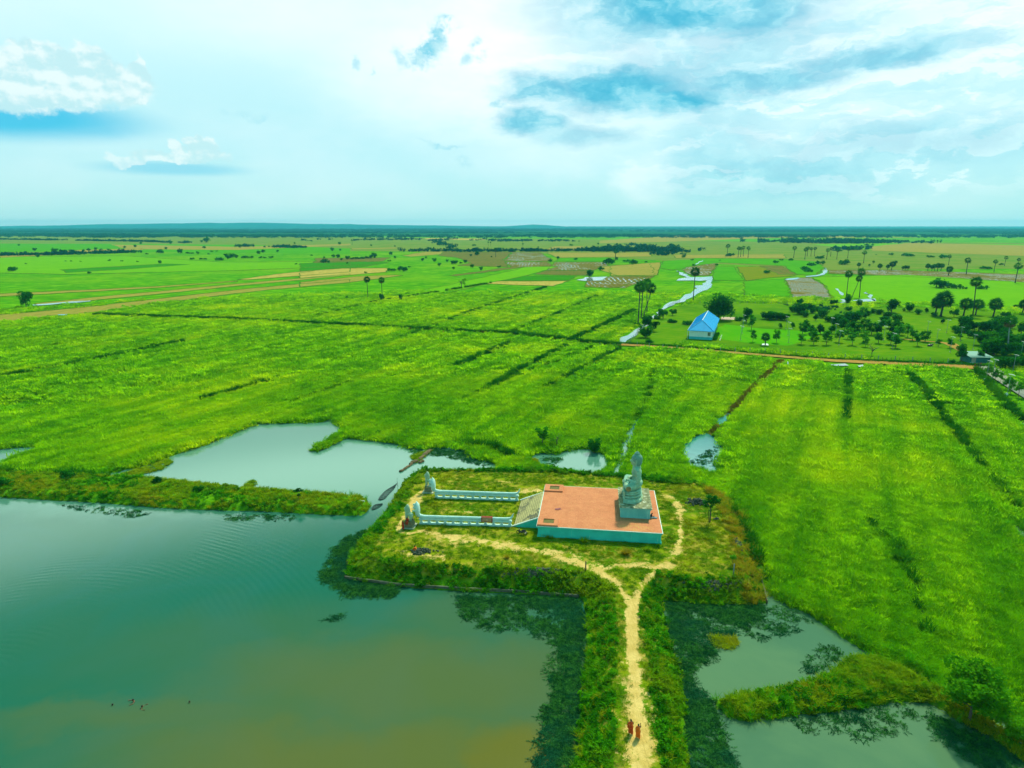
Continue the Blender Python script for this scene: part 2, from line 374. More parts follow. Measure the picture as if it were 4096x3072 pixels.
lake = PL([(-900, 1050), (0, 1073), (100, 1080), (250, 1088), (330, 1096), (430, 1101), (560, 1104), (700, 1112), (785, 1114), (799, 1096), (790, 1077), (700, 1069), (600, 1062),
           (500, 1055), (400, 1043), (335, 1036), (300, 1032), (200, 1029), (260, 1018), (330, 1002), (370, 985), (430, 966), (500, 938), (560, 915), (640, 914), (695, 912), (716, 904), (728, 917),
           (745, 933), (672, 974), (682, 978), (752, 945), (850, 958), (880, 966), (915, 972), (960, 966), (1000, 972), (1030, 990), (1065, 1000), (1074, 1010), (1068, 1022), (1000, 1020),
           (950, 1022), (905, 1020), (880, 1035), (860, 1060), (845, 1088), (825, 1118), (798, 1145), (772, 1178), (758, 1205), (745, 1238), (752, 1252), (860, 1268), (1000, 1277),
           (1130, 1283), (1245, 1290), (1262, 1302), (1268, 1350), (1265, 1400), (1256, 1500), (1248, 1600), (1240, 1700), (1235, 2600), (-3000, 2600)])
pondB = PL([(1158, 990), (1175, 980), (1212, 986), (1225, 977), (1265, 973), (1300, 985), (1303, 1003), (1290, 1018), (1262, 1024), (1230, 1018), (1190, 1006), (1165, 1002)])
chanB = PL([(1370, 903), (1378, 906), (1367, 940), (1360, 965), (1352, 1000), (1336, 1030), (1326, 1026), (1338, 990), (1345, 960), (1353, 930)])
pondC = PL([(1492, 955), (1520, 938), (1545, 950), (1550, 975), (1545, 1000), (1541, 1020), (1515, 1010), (1490, 1002), (1486, 975)])
pondD = PL([(1548, 905), (1562, 902), (1580, 888), (1582, 893), (1568, 908), (1556, 916)])
right = PL([(1430, 1296), (1550, 1308), (1655, 1303), (1642, 1262), (1650, 1262), (1668, 1290), (1712, 1314), (1765, 1338), (1850, 1398), (1940, 1444), (2000, 1466), (1997, 1484),
            (1975, 1474), (1940, 1440), (1870, 1420), (1825, 1430), (1790, 1462), (1700, 1490), (1600, 1502), (1548, 1514), (1545, 1529), (1600, 1557), (1700, 1547), (1830, 1534),
            (1950, 1514), (2010, 1520), (2080, 1560), (2140, 1592), (2212, 1645), (2320, 1720), (2600, 2600), (1495, 2600), (1492, 1659), (1479, 1600), (1480, 1500), (1468, 1450), (1452, 1400), (1438, 1350)])
left = PL([(-200, 985), (0, 970), (75, 964), (84, 972), (34, 985), (10, 1000), (0, 1018), (-200, 1030)])
rightE = PL([(2180, 1126), (2198, 1132), (2222, 1160), (2260, 1200), (2250, 1230), (2212, 1172)])
rightF = PL([(2160, 872), (2172, 878), (2212, 912), (2260, 950), (2250, 955), (2200, 915)])
stripG = PL([(2118, 1548), (2150, 1540), (2215, 1572), (2300, 1630), (2290, 1650), (2212, 1610), (2150, 1580)])
pudA = PL([(345, 818), (372, 815), (390, 818), (372, 822)])
pudC = PL([(1925 - 35, 1350 - 25), (1900, 1330), (1925, 1365), (1938, 1392), (1928, 1392)])
def grow(poly, m):
    c = poly.mean(0); d = poly - c; r = np.hypot(d[:, 0], d[:, 1])[:, None]; return c + d * (r + m) / r
pondB = grow(pondB, 1.3); pondC = grow(pondC, 1.7); chanB = chanB + np.sign(chanB - chanB.mean(0)) * np.array([.5, .3]); pondD = grow(pondD, .8)
WATERS = [lake, pondB, chanB, pondC, pondD, right, left, rightE, rightF, stripG, pudA]

island = PL([(905, 1020), (950, 1024), (1070, 1024), (1160, 1020), (1200, 1022), (1260, 1030), (1340, 1035), (1420, 1040), (1480, 1045), (1530, 1058), (1580, 1085), (1605, 1120), (1632, 1190), (1657, 1304),
             (1550, 1308), (1430, 1296), (1438, 1350), (1452, 1400), (1468, 1450), (1480, 1500), (1479, 1600), (1492, 1659), (1495, 2600), (1235, 2600), (1240, 1700), (1248, 1600), (1256, 1500),
             (1265, 1400), (1268, 1350), (1262, 1302), (1245, 1290), (1130, 1283), (1000, 1277), (860, 1268), (752, 1252), (745, 1238), (758, 1205), (772, 1178), (798, 1145), (825, 1118),
             (845, 1088), (860, 1060), (880, 1035)])
causeway = PL([(-900, 1050), (0, 1073), (100, 1080), (250, 1088), (330, 1096), (430, 1101), (560, 1104), (700, 1112), (785, 1114), (799, 1096), (790, 1077), (700, 1069), (600, 1062),
               (500, 1055), (400, 1043), (335, 1036), (200, 1031), (60, 1024), (-100, 1018), (-900, 1000)])
bankS = PL([(1545, 1529), (1548, 1514), (1600, 1502), (1700, 1490), (1790, 1462), (1825, 1430), (1870, 1420), (1940, 1440), (1985, 1470), (2060, 1510), (2120, 1550), (2215, 1612), (2300, 1665),
            (2320, 1720), (2212, 1645), (2140, 1592), (2080, 1560), (2010, 1520), (1950, 1514), (1830, 1534), (1700, 1547), (1600, 1557)])
ZI = 2.0                                            # height of the mound and of the causeway path
def dist_water(P):
    best = np.full(len(P), 1e9); ins = np.zeros(len(P), bool)
    for wpoly in WATERS:
        lo = wpoly.min(0) - 14; hi = wpoly.max(0) + 14
        k = np.where((P[:, 0] > lo[0]) & (P[:, 0] < hi[0]) & (P[:, 1] > lo[1]) & (P[:, 1] < hi[1]))[0]
        if len(k) == 0: continue
        d = dist_line(P[k], wpoly, True); best[k] = np.minimum(best[k], d); ins[k] |= inside(P[k], wpoly)
    return np.where(ins, -best, best)
def height(P):
    d = dist_water(P) + (fbm(P, .45, 3) - .5) * .9
    z = np.where(d > 0, .05 + .28 * sstep(d, 0, 1.4), -1.9 * sstep(-d, 0, 5.0) - .06)
    z = z + (fbm(P, .25, 9) - .5) * .12 * (d > 1) * (P[:, 1] < 420)
    for poly, h, wd, ns in ((island, ZI, 3.4, .10), (causeway, 1.0, 1.7, .25), (bankS, .75, 1.3, .25)):
        lo = poly.min(0); hi = poly.max(0)
        k = np.where((P[:, 0] > lo[0]) & (P[:, 0] < hi[0]) & (P[:, 1] > lo[1]) & (P[:, 1] < hi[1]))[0]
        k = k[inside(P[k], poly)]
        if len(k) == 0: continue
        dd = dist_line(P[k], poly, True)
        zz = h * sstep(dd, -.2, wd) + (fbm(P[k], .5, 5) - .5) * ns * sstep(dd, wd * .6, wd * 1.4) * .6
        z[k] = np.maximum(z[k], zz)
    return z
def hz(p): return float(height(np.array([[p[0], p[1]]]))[0])

# worn sandy paths on the mound and the causeway: (points in the 2212 px print, half widths in metres)
PATHS = [([(1390, 1800), (1385, 1659), (1384, 1600), (1378, 1540), (1376, 1500), (1368, 1440), (1366, 1400), (1364, 1340), (1368, 1300)], [.9, .85, 1.05, .75, .65, .7, .65, .85, .85], 1.0),
         ([(1362, 1310), (1345, 1275), (1325, 1252), (1290, 1235), (1240, 1212), (1180, 1196), (1120, 1181), (1060, 1170), (1000, 1162), (950, 1156), (915, 1146)], [.6, .45, .55, .8, 1.1, .6, 1.0, .6, 1.2, .4, .3], .74),
         ([(1372, 1305), (1382, 1270), (1397, 1250), (1420, 1226), (1442, 1214), (1462, 1190), (1470, 1160), (1470, 1130), (1468, 1100), (1455, 1080), (1430, 1068)], [.75, .5, .45, .45, .5, .8, .4, .35, 1.0, 1.0, .8], .60),
         ([(1290, 1232), (1340, 1222), (1380, 1220), (1425, 1224), (1450, 1222)], [.4, .7, .9, 1.0, .9], .62),
         ([(915, 1146), (885, 1152), (866, 1150), (862, 1138), (872, 1118), (890, 1095), (900, 1078), (912, 1062)], [.4, .5, .5, .4, .4, .8, 1.2, .6], .85),
         ([(1120, 1064), (1150, 1058), (1175, 1062)], [.9, 1.1, .8], .7), ([(985, 1105), (1020, 1107)], [.5, .5], .65), ([(1060, 1172), (1110, 1182)], [1.8, 1.6], .52), ([(1180, 1190), (1240, 1206), (1290, 1222)], [1.5, 2.0, 1.6], .50), ([(930, 1160), (985, 1172)], [1.4, 1.2], .50), ([(1368, 1400), (1376, 1500), (1384, 1600), (1390, 1800)], [1.3, 1.4, 2.0, 1.9], .44), ([(880, 1195), (960, 1205)], [1.2, 1.0], .45), ([(1080, 1040), (1110, 1043)], [.3, .3], .65)]
PATHW = [(PL(p, ZI), np.array(w_), k) for p, w_, k in PATHS]
# paddy bunds, dark ditches and worn lines through the tall fields: points, half width, kind
LINES = [([(205, 681), (500, 691), (800, 706), (1000, 717), (1120, 723), (1250, 738), (1335, 746)], 1.3, 'main'),
         ([(1122, 733), (1045, 766), (985, 792)], .8, 'dark'), ([(1225, 748), (1140, 790), (1060, 835)], .8, 'dark'), ([(1345, 750), (1300, 775), (1235, 810), (1180, 838)], .6, 'dark'),
         ([(1688, 778), (1650, 815), (1600, 865), (1565, 905), (1530, 945)], .7, 'brown'), ([(1832, 800), (1832, 860), (1826, 910)], .8, 'thin'),
         ([(1965, 808), (2000, 845), (2040, 905), (2090, 965)], .9, 'dark'), ([(2090, 965), (2150, 1040), (2212, 1110)], .7, 'thin'), ([(1935, 1185), (1970, 1260), (2005, 1370)], .6, 'dark'),
         ([(1880, 1130), (1935, 1185)], .5, 'thin'),
         ([(1000, 865), (1100, 820), (1280, 750)], .5, 'thin'), ([(430, 866), (520, 842), (600, 818)], .6, 'dark'), ([(630, 872), (700, 845), (775, 823)], .5, 'thin'),
         ([(870, 730), (1000, 680), (1180, 620)], .9, 'thin'), ([(1095, 722), (1200, 680), (1290, 640)], .9, 'thin'), ([(1235, 734), (1300, 705), (1370, 672)], .9, 'dark'),
         ([(660, 690), (800, 655), (985, 625), (1060, 612)], .9, 'thin'), ([(1375, 905), (1400, 860), (1410, 800)], .5, 'thin'),
         ([(0, 815), (120, 795), (250, 770), (330, 752), (400, 738)], .9, 'dark'), ([(300, 1025), (200, 1030), (0, 1020)], .8, 'dark'),
         ([(1575, 1100), (1618, 1170), (1650, 1250)], .7, 'dark'), ([(1150, 990), (1100, 985), (1060, 965), (990, 958)], .9, 'dark'), ([(2110, 800), (2160, 860), (2230, 930)], 1.0, 'dark')]
LINEW = [(PL(p, .25), h, k) for p, h, k in LINES]
roadL = PS([(2440, 1379), (2560, 1385), (2750, 1398), (3060, 1424), (3340, 1446), (3600, 1458), (3900, 1472), (3990, 1476)], .3)

def sand_at(P):
    s = np.zeros(len(P))
    for pl, wd, st in PATHW:
        d = dist_line(P, pl, widths=wd); s = np.maximum(s, (1 - sstep(d, .4, 1.8)) * st)
    return s
def line_at(P, pad=0.0):
    dk = np.zeros(len(P)); br = np.zeros(len(P))
    for pl, h, k in LINEW:
        d = dist_line(P, pl); v = 1 - sstep(d, h * .9 + pad, h * 2.0 + pad)
        if k in ('brown', 'main'): br = np.maximum(br, v)
        elif k == 'dark': dk = np.maximum(dk, v)
        else: dk = np.maximum(dk, v * .75)
    return dk, br

# ------------------------------------------------------------------ ground: one sheet, fine near the mound and coarse towards the horizon
def axis(lo, hi, step, flo, fhi, grow=1.07):
    a = list(np.arange(lo, hi + 1e-6, step)); s = step
    while a[-1] < fhi: s = min(s * grow, 900); a.append(a[-1] + s)
    s = step; b = [a[0]]
    while b[-1] > flo: s = min(s * grow, 900); b.append(b[-1] - s)
    return np.array(b[:0:-1] + a)
ROWD = (lambda d: d / np.hypot(*d))(PL([(1345, 750)])[0] - PL([(1180, 838)])[0])
def rowvec(t, W, a=.012, c=.16):
    u = t.vmath('DOT_PRODUCT', W, (ROWD[0] * a, ROWD[1] * a, 0), out=1); v = t.vmath('DOT_PRODUCT', W, (-ROWD[1] * c, ROWD[0] * c, 0), out=1)
    n = t.node('ShaderNodeCombineXYZ'); t.l.new(u, n.inputs[0]); t.l.new(v, n.inputs[1]); return n.outputs[0]
def make_ground():
    xs = axis(-78, 92, .55, -13000, 13000); ys = axis(34, 190, .55, -60, 15500)
    X, Y = np.meshgrid(xs, ys); P = np.stack([X.ravel(), Y.ravel()], 1)
    z = height(P)
    far = P[:, 1] > 600; z[far] = .25
    nx, ny = len(xs), len(ys); i = np.arange(nx * ny).reshape(ny, nx)
    F = np.stack([i[:-1, :-1].ravel(), i[:-1, 1:].ravel(), i[1:, 1:].ravel(), i[1:, :-1].ravel()], 1)
    o = mesh_np('ground', np.column_stack([P, z]), F, smooth=True)
    def attr(n, v):
        a = o.data.attributes.new(n, 'FLOAT', 'POINT'); a.data.foreach_set('value', np.asarray(v, dtype=np.float32))
    isl = inside(P, island) * sstep(dist_line(P, island, True), .8, 2.6)
    near = P[:, 1] < 260
    s = np.zeros(len(P)); s[near] = sand_at(P[near]) * (z[near] > .8); attr('sand', s); attr('isl', isl)
    dk = np.zeros(len(P)); br = np.zeros(len(P)); k = P[:, 1] < 700; dk[k], br[k] = line_at(P[k]); attr('dark', dk); attr('brown', br)
    attr('canopy', sstep(np.hypot(P[:, 0], P[:, 1]), 170, 420)); attr('bed', (z < .0) * 1.0)
    m, t, out = base_mat('ground_earth_and_grass')
    p = t.node('ShaderNodeBsdfPrincipled'); t.l.new(p.outputs[0], out.inputs[0]); p.inputs['Roughness'].default_value = .95; p.inputs['Specular IOR Level'].default_value = .0
    A = lambda n: t.node('ShaderNodeAttribute', attribute_name=n).outputs['Fac']
    W = pos(t)
    n1 = t.noise(W, .8, 6, .65); n2 = t.noise(W, .11, 5, .6); n3 = t.noise(W, 3.5, 5, .7); n4 = t.noise(W, .008, 4, .6)
    soil = t.mix(t.ramp(n1, .35, .7), (.05, .20, .003), (.13, .36, .004))
    can = t.mix(t.ramp(n2, .35, .68), (.05, .27, .002), (.14, .38, .002))
    can = t.mix(t.ramp(n4, .44, .62), can, (.16, .36, .003))
    can = t.mix(t.ramp(t.noise(t.vmath('MULTIPLY', W, (.06, .3, 1)), 1.0, 7, .7), .42, .62, 0, .55), can, (.02, .15, .003))
    can = t.mix(t.ramp(t.noise(rowvec(t, W), 1.0, 5, .6), .50, .62, 0, .4), can, (.03, .17, .003))
    col = t.mix(A('canopy'), soil, can)
    short = t.mix(t.ramp(n2, .36, .6), (.08, .20, .003), (.22, .27, .006))
    short = t.mix(t.ramp(n1, .46, .64), short, (.34, .28, .04))
    short = t.mix(t.ramp(n3, .55, .75, 0, .6), short, (.06, .14, .006)); short = t.mix(t.ramp(t.noise(W, .28, 6, .7), .50, .62, 0, .75), short, (.05, .13, .004))
    col = t.mix(A('isl'), col, short)
    col = t.mix(t.math('MULTIPLY', A('dark'), .85), col, (.022, .10, .004))
    col = t.mix(t.math('MULTIPLY', A('brown'), t.ramp(n3, .3, .6, .5, 1)), col, (.17, .13, .02))
    sand = t.mix(t.ramp(n1, .35, .65), (.66, .48, .17), (.54, .38, .11))
    sand = t.mix(t.ramp(t.noise(t.vmath('MULTIPLY', W, (5, .5, 1)), 1.0, 6, .75), .50, .64, 0, .6), sand, (.38, .26, .07))
    sand = t.mix(t.ramp(t.noise(W, 5.5, 3, .6), .66, .72, 0, .5), sand, (.26, .17, .05))
    sf = t.math('ADD', A('sand'), t.math('MULTIPLY', t.math('SUBTRACT', t.noise(W, .65, 9, .8), .5), 3.8))
    col = t.mix(t.math('MULTIPLY', t.ramp(sf, .48, .62), t.ramp(A('sand'), .02, .12)), col, sand)
    col = t.mix(A('bed'), col, (.05, .06, .02))
    t.put(p.inputs['Base Color'], col)
    b = t.node('ShaderNodeBump'); b.inputs['Strength'].default_value = .7; b.inputs['Distance'].default_value = .12
    t.l.new(t.math('ADD', n3, t.math('MULTIPLY', n1, 1.5)), b.inputs['Height']); t.l.new(b.outputs[0], p.inputs['Normal'])
    o.data.materials.append(m); tag(o, kind='structure'); return o
ground = make_ground()

# ------------------------------------------------------------------ water
def water_mat(name, c_deep, c_mud, mud=None, rough=.06, ior=1.33, bump=.25, rings=None, c_mid=None, split=None):
    m, t, out = base_mat(name); p = t.node('ShaderNodeBsdfPrincipled'); t.l.new(p.outputs[0], out.inputs[0])
    W = pos(t); n = t.noise(W, .05, 5, .6, 1.0)
    col = t.mix(t.ramp(n, .35, .7), c_deep, c_mid or c_deep)
    if mud:
        acc = None; Wn = t.vmath('ADD', W, t.vmath('SCALE', t.vmath('SUBTRACT', t.noise(W, .09, 6, .6, out=1), (.5, .5, .5)), 14.0))
        for (x, y, rx, ry, s) in mud:
            c = D(x, y); v = t.vmath('MULTIPLY', t.vmath('SUBTRACT', Wn, (c.x, c.y, 0)), (1 / rx, 1 / ry, 0))
            k = t.math('MULTIPLY', t.ramp(t.vmath('LENGTH', v, out=1), 1.3, .2), s)
            acc = k if acc is None else t.math('MAXIMUM', acc, k)
        col = t.mix(acc, col, c_mud)
    sf = None
    if split:
        sp_ = t.node('ShaderNodeSeparateXYZ'); t.l.new(t.vmath('ADD', W, t.vmath('SCALE', t.vmath('SUBTRACT', t.noise(W, .2, 4, .6, out=1), (.5, .5, .5)), 8.0)), sp_.inputs[0])
        sf = t.ramp(sp_.outputs[1], split[0] - 5, split[0] + 8); col = t.mix(sf, col, split[1])
    t.put(p.inputs['Base Color'], col); p.inputs['Roughness'].default_value = rough; p.inputs['IOR'].default_value = ior
    b = t.node('ShaderNodeBump'); b.inputs['Distance'].default_value = .02; t.put(b.inputs['Strength'], bump if sf is None else t.math('SUBTRACT', bump, t.math('MULTIPLY', sf, bump * .7)))
    h = t.noise(t.vmath('MULTIPLY', W, (1.0, 2.2, 1)), 2.6, 4, .6)
    if rings:
        wv = t.node('ShaderNodeTexWave', wave_type='RINGS', rings_direction='SPHERICAL'); c = D(*rings)
        t.put(wv.inputs['Vector'], t.vmath('SUBTRACT', t.vmath('MULTIPLY', W, (1, 1, 0)), (c.x, c.y, 0)))
        wv.inputs['Scale'].default_value = .33; wv.inputs['Distortion'].default_value = 7; wv.inputs['Detail'].default_value = 4; wv.inputs['Detail Scale'].default_value = .25
        msk = t.ramp(t.noise(W, .045, 3), .42, .62)
        h = t.math('ADD', h, t.math('MULTIPLY', t.math('MULTIPLY', wv.outputs['Fac'], msk), .8))
    t.l.new(h, b.inputs['Height']); t.l.new(b.outputs[0], p.inputs['Normal']); return m
def rough_edge(poly, amp):
    r = np.random.RandomState(len(poly)); out = []
    for i in range(len(poly)):
        a = poly[i]; b = poly[(i + 1) % len(poly)]; L = np.hypot(*(b - a)); D_ = max(60, abs(a[1] + b[1]) / 2); n = int(min(40, max(1, L / (D_ * .02))))
        for k in range(n): out.append(a + (b - a) * k / n + r.randn(2) * np.array([1, 2.0]) * D_ * .0011 * amp * (k > 0))
    return np.array(out)
def sheet(name, polys, m, z, kind='structure', jag=0):
    V = []; F = []
    for poly in polys:
        if jag: poly = rough_edge(poly, jag)
        b = len(V); V += [(p[0], p[1], z) for p in poly]; F.append(tuple(range(b, b + len(poly))))
    o = mesh_np(name, V, F, [m]); 
    bm = bmesh.new(); bm.from_mesh(o.data); bmesh.ops.triangulate(bm, faces=bm.faces[:])
    bm.normal_update()
    for f in bm.faces:
        if f.normal.z < 0: f.normal_flip()
    bm.to_mesh(o.data); bm.free()
    return tag(o, kind=kind)
xs = PL([(1100, 1040)])[0]
b0 = D(800, 1106).y                                   # the causeway divides lake and upper pond; the channel at its tip joins them
lake_w = water_mat('lake_water', (.010, .11, .065), (.125, .115, .008), [(900, 1470, 34, 12, .55), (420, 1560, 26, 6, .45), (800, 1640, 34, 9, .7), (1130, 1640, 12, 8, .9), (1000, 1330, 16, 9, .3), (550, 1400, 30, 12, .2), (170, 1535, 12, 3.0, .35)],
                   c_mid=(.010, .115, .085), rings=(-150, 1520), bump=.35, rough=.08, split=(b0, (.07, .21, .16)))
milky = water_mat('milky_pond_water', (.065, .155, .085), (.15, .34, .22), c_mid=(.095, .19, .095), bump=.06, rough=.05)
pond_w = water_mat('upper_pond_water', (.06, .19, .15), (.2, .4, .3), c_mid=(.08, .22, .17), bump=.10, rough=.06)
clear_w = water_mat('ditch_water', (.02, .16, .17), (.2, .4, .3), c_mid=(.04, .24, .24), bump=.15, rough=.08)
sheet('water', [np.array([(-160, -40), (19.5, -40), (19.5, 70), (13.9, b0 - 6), (D(850, 1098).x + 3, b0), (D(796, 1104).x, b0), (-120, D(0, 1055).y - 8), (-260, 100)])], lake_w, 0.0)
sheet('water', [np.array([(D(796, 1104).x, b0), (D(850, 1098).x + 3, b0), (D(860, 1060).x + 3, D(860, 1060).y), (D(905, 1030).x, D(905, 1030).y - 3), (30, D(905, 1030).y - 3), (30, 190), (-300, 190), (-260, 100), (-120, D(0, 1055).y - 8)])], lake_w, 0.0)
sheet('water', [np.array([(19.5, -40), (160, -40), (160, 105), (60, 105), (19.5, 92)])], milky, 0.0)
sheet('water', [np.array([(30.0, D(905, 1030).y - 3), (160, 105), (160, 260), (-300, 260), (-300, 190), (30, 190)])], clear_w, 0.0)

# ------------------------------------------------------------------ far fields: flat patches of stubble, flooded plough land and green rice
def field_mat(name, c1, c2, streak=0.0, sdir=(1, .25), scale=.35, c3=None, sscale=.45):
    m, t, out = base_mat(name); p = t.node('ShaderNodeBsdfPrincipled'); t.l.new(p.outputs[0], out.inputs[0])
    W = pos(t); v = t.vmath('MULTIPLY', W, (sdir[0], sdir[1], 1))
    n = t.noise(v, scale, 7, .65, .6); n0 = t.noise(W, .02, 5, .6)
    col = t.mix(t.ramp(n, .38, .66), c1, c2)
    col = t.mix(t.ramp(n0, .45, .65, 0, .7), col, c3 or c1)
    rough = .9; p.inputs['Specular IOR Level'].default_value = 0.0
    if streak:
        wv = t.node('ShaderNodeTexWave', wave_type='BANDS', bands_direction='X'); t.put(wv.inputs['Vector'], t.vmath('ADD', t.vmath('MULTIPLY', W, (1, .1, 1)), t.vmath('SCALE', t.noise(W, .012, 4, .6, out=1), 30.0)))
        wv.inputs['Scale'].default_value = sscale * .16; wv.inputs['Distortion'].default_value = 3; wv.inputs['Detail'].default_value = 4; wv.inputs['Detail Scale'].default_value = .25; wv.inputs['Detail Roughness'].default_value = .7
        k = t.math('MULTIPLY', t.ramp(wv.outputs['Fac'], .78, .9), t.ramp(t.noise(t.vmath('MULTIPLY', W, (1, .5, 1)), .035, 6, .75), .53 - .05 * streak, .60 - .05 * streak))
        col = t.mix(t.ramp(wv.outputs['Fac'], .3, .8, 0, .6), col, (.09, .09, .015))
        col = t.mix(k, col, (.10, .16, .15)); rough = t.math('SUBTRACT', .9, t.math('MULTIPLY', k, .8)); t.put(p.inputs['Specular IOR Level'], t.math('MULTIPLY', k, .9)); p.inputs['IOR'].default_value = 1.7
    t.put(p.inputs['Base Color'], col); t.put(p.inputs['Roughness'], rough); return m
FM = {'tan': field_mat('stubble_field', (.30, .25, .05), (.20, .22, .03)), 'tan2': field_mat('bright_stubble_field', (.42, .33, .08), (.28, .26, .04)),
      'wet': field_mat('flooded_stubble', (0.174, 0.151, 0.0303), (0.118, 0.133, 0.022), streak=1.0), 'wetlot': field_mat('ploughed_flooded_field', (0.186, 0.151, 0.0303), (0.124, 0.116, 0.022), streak=2.4, sscale=1.2),
      'dull': field_mat('dull_green_field', (.13, .21, .025), (.19, .23, .04), c3=(.08, .21, .01), sdir=(.3, 1)), 'green': field_mat('green_rice_field', (.05, .26, .002), (.09, .32, .003), sdir=(.3, 1)),
      'olive': field_mat('ripening_rice', (0.136, 0.197, 0.0044), (0.186, 0.191, 0.0066)), 'lime': field_mat('light_rice_field', (.13, .35, .003), (.09, .31, .003), sdir=(.3, 1)),
      'brown': field_mat('dry_pasture', (0.155, 0.139, 0.033), (0.0868, 0.128, 0.0165)), 'dark': field_mat('deep_green_field', (.03, .19, .003), (.05, .23, .004), sdir=(.3, 1)),
      'floor': field_mat('wood_floor', (.008, .075, .02), (.02, .11, .025), scale=.01), 'lawn': field_mat('park_lawn', (.07, .22, .003), (.14, .25, .006), c3=(.035, .15, .004), scale=.5, sdir=(.3, 1)), 'lawn2': field_mat('bright_lawn', (.06, .30, .003), (.10, .32, .004), scale=.3)}
C1 = lambda L: [(x * .6329, 880 + y * .6329) for x, y in L]
C2 = lambda L: [(1200 + x * .6329, 880 + y * .6329) for x, y in L]
C8 = lambda L: [(2400 + x * .7667, 880 + y * .7667) for x, y in L]
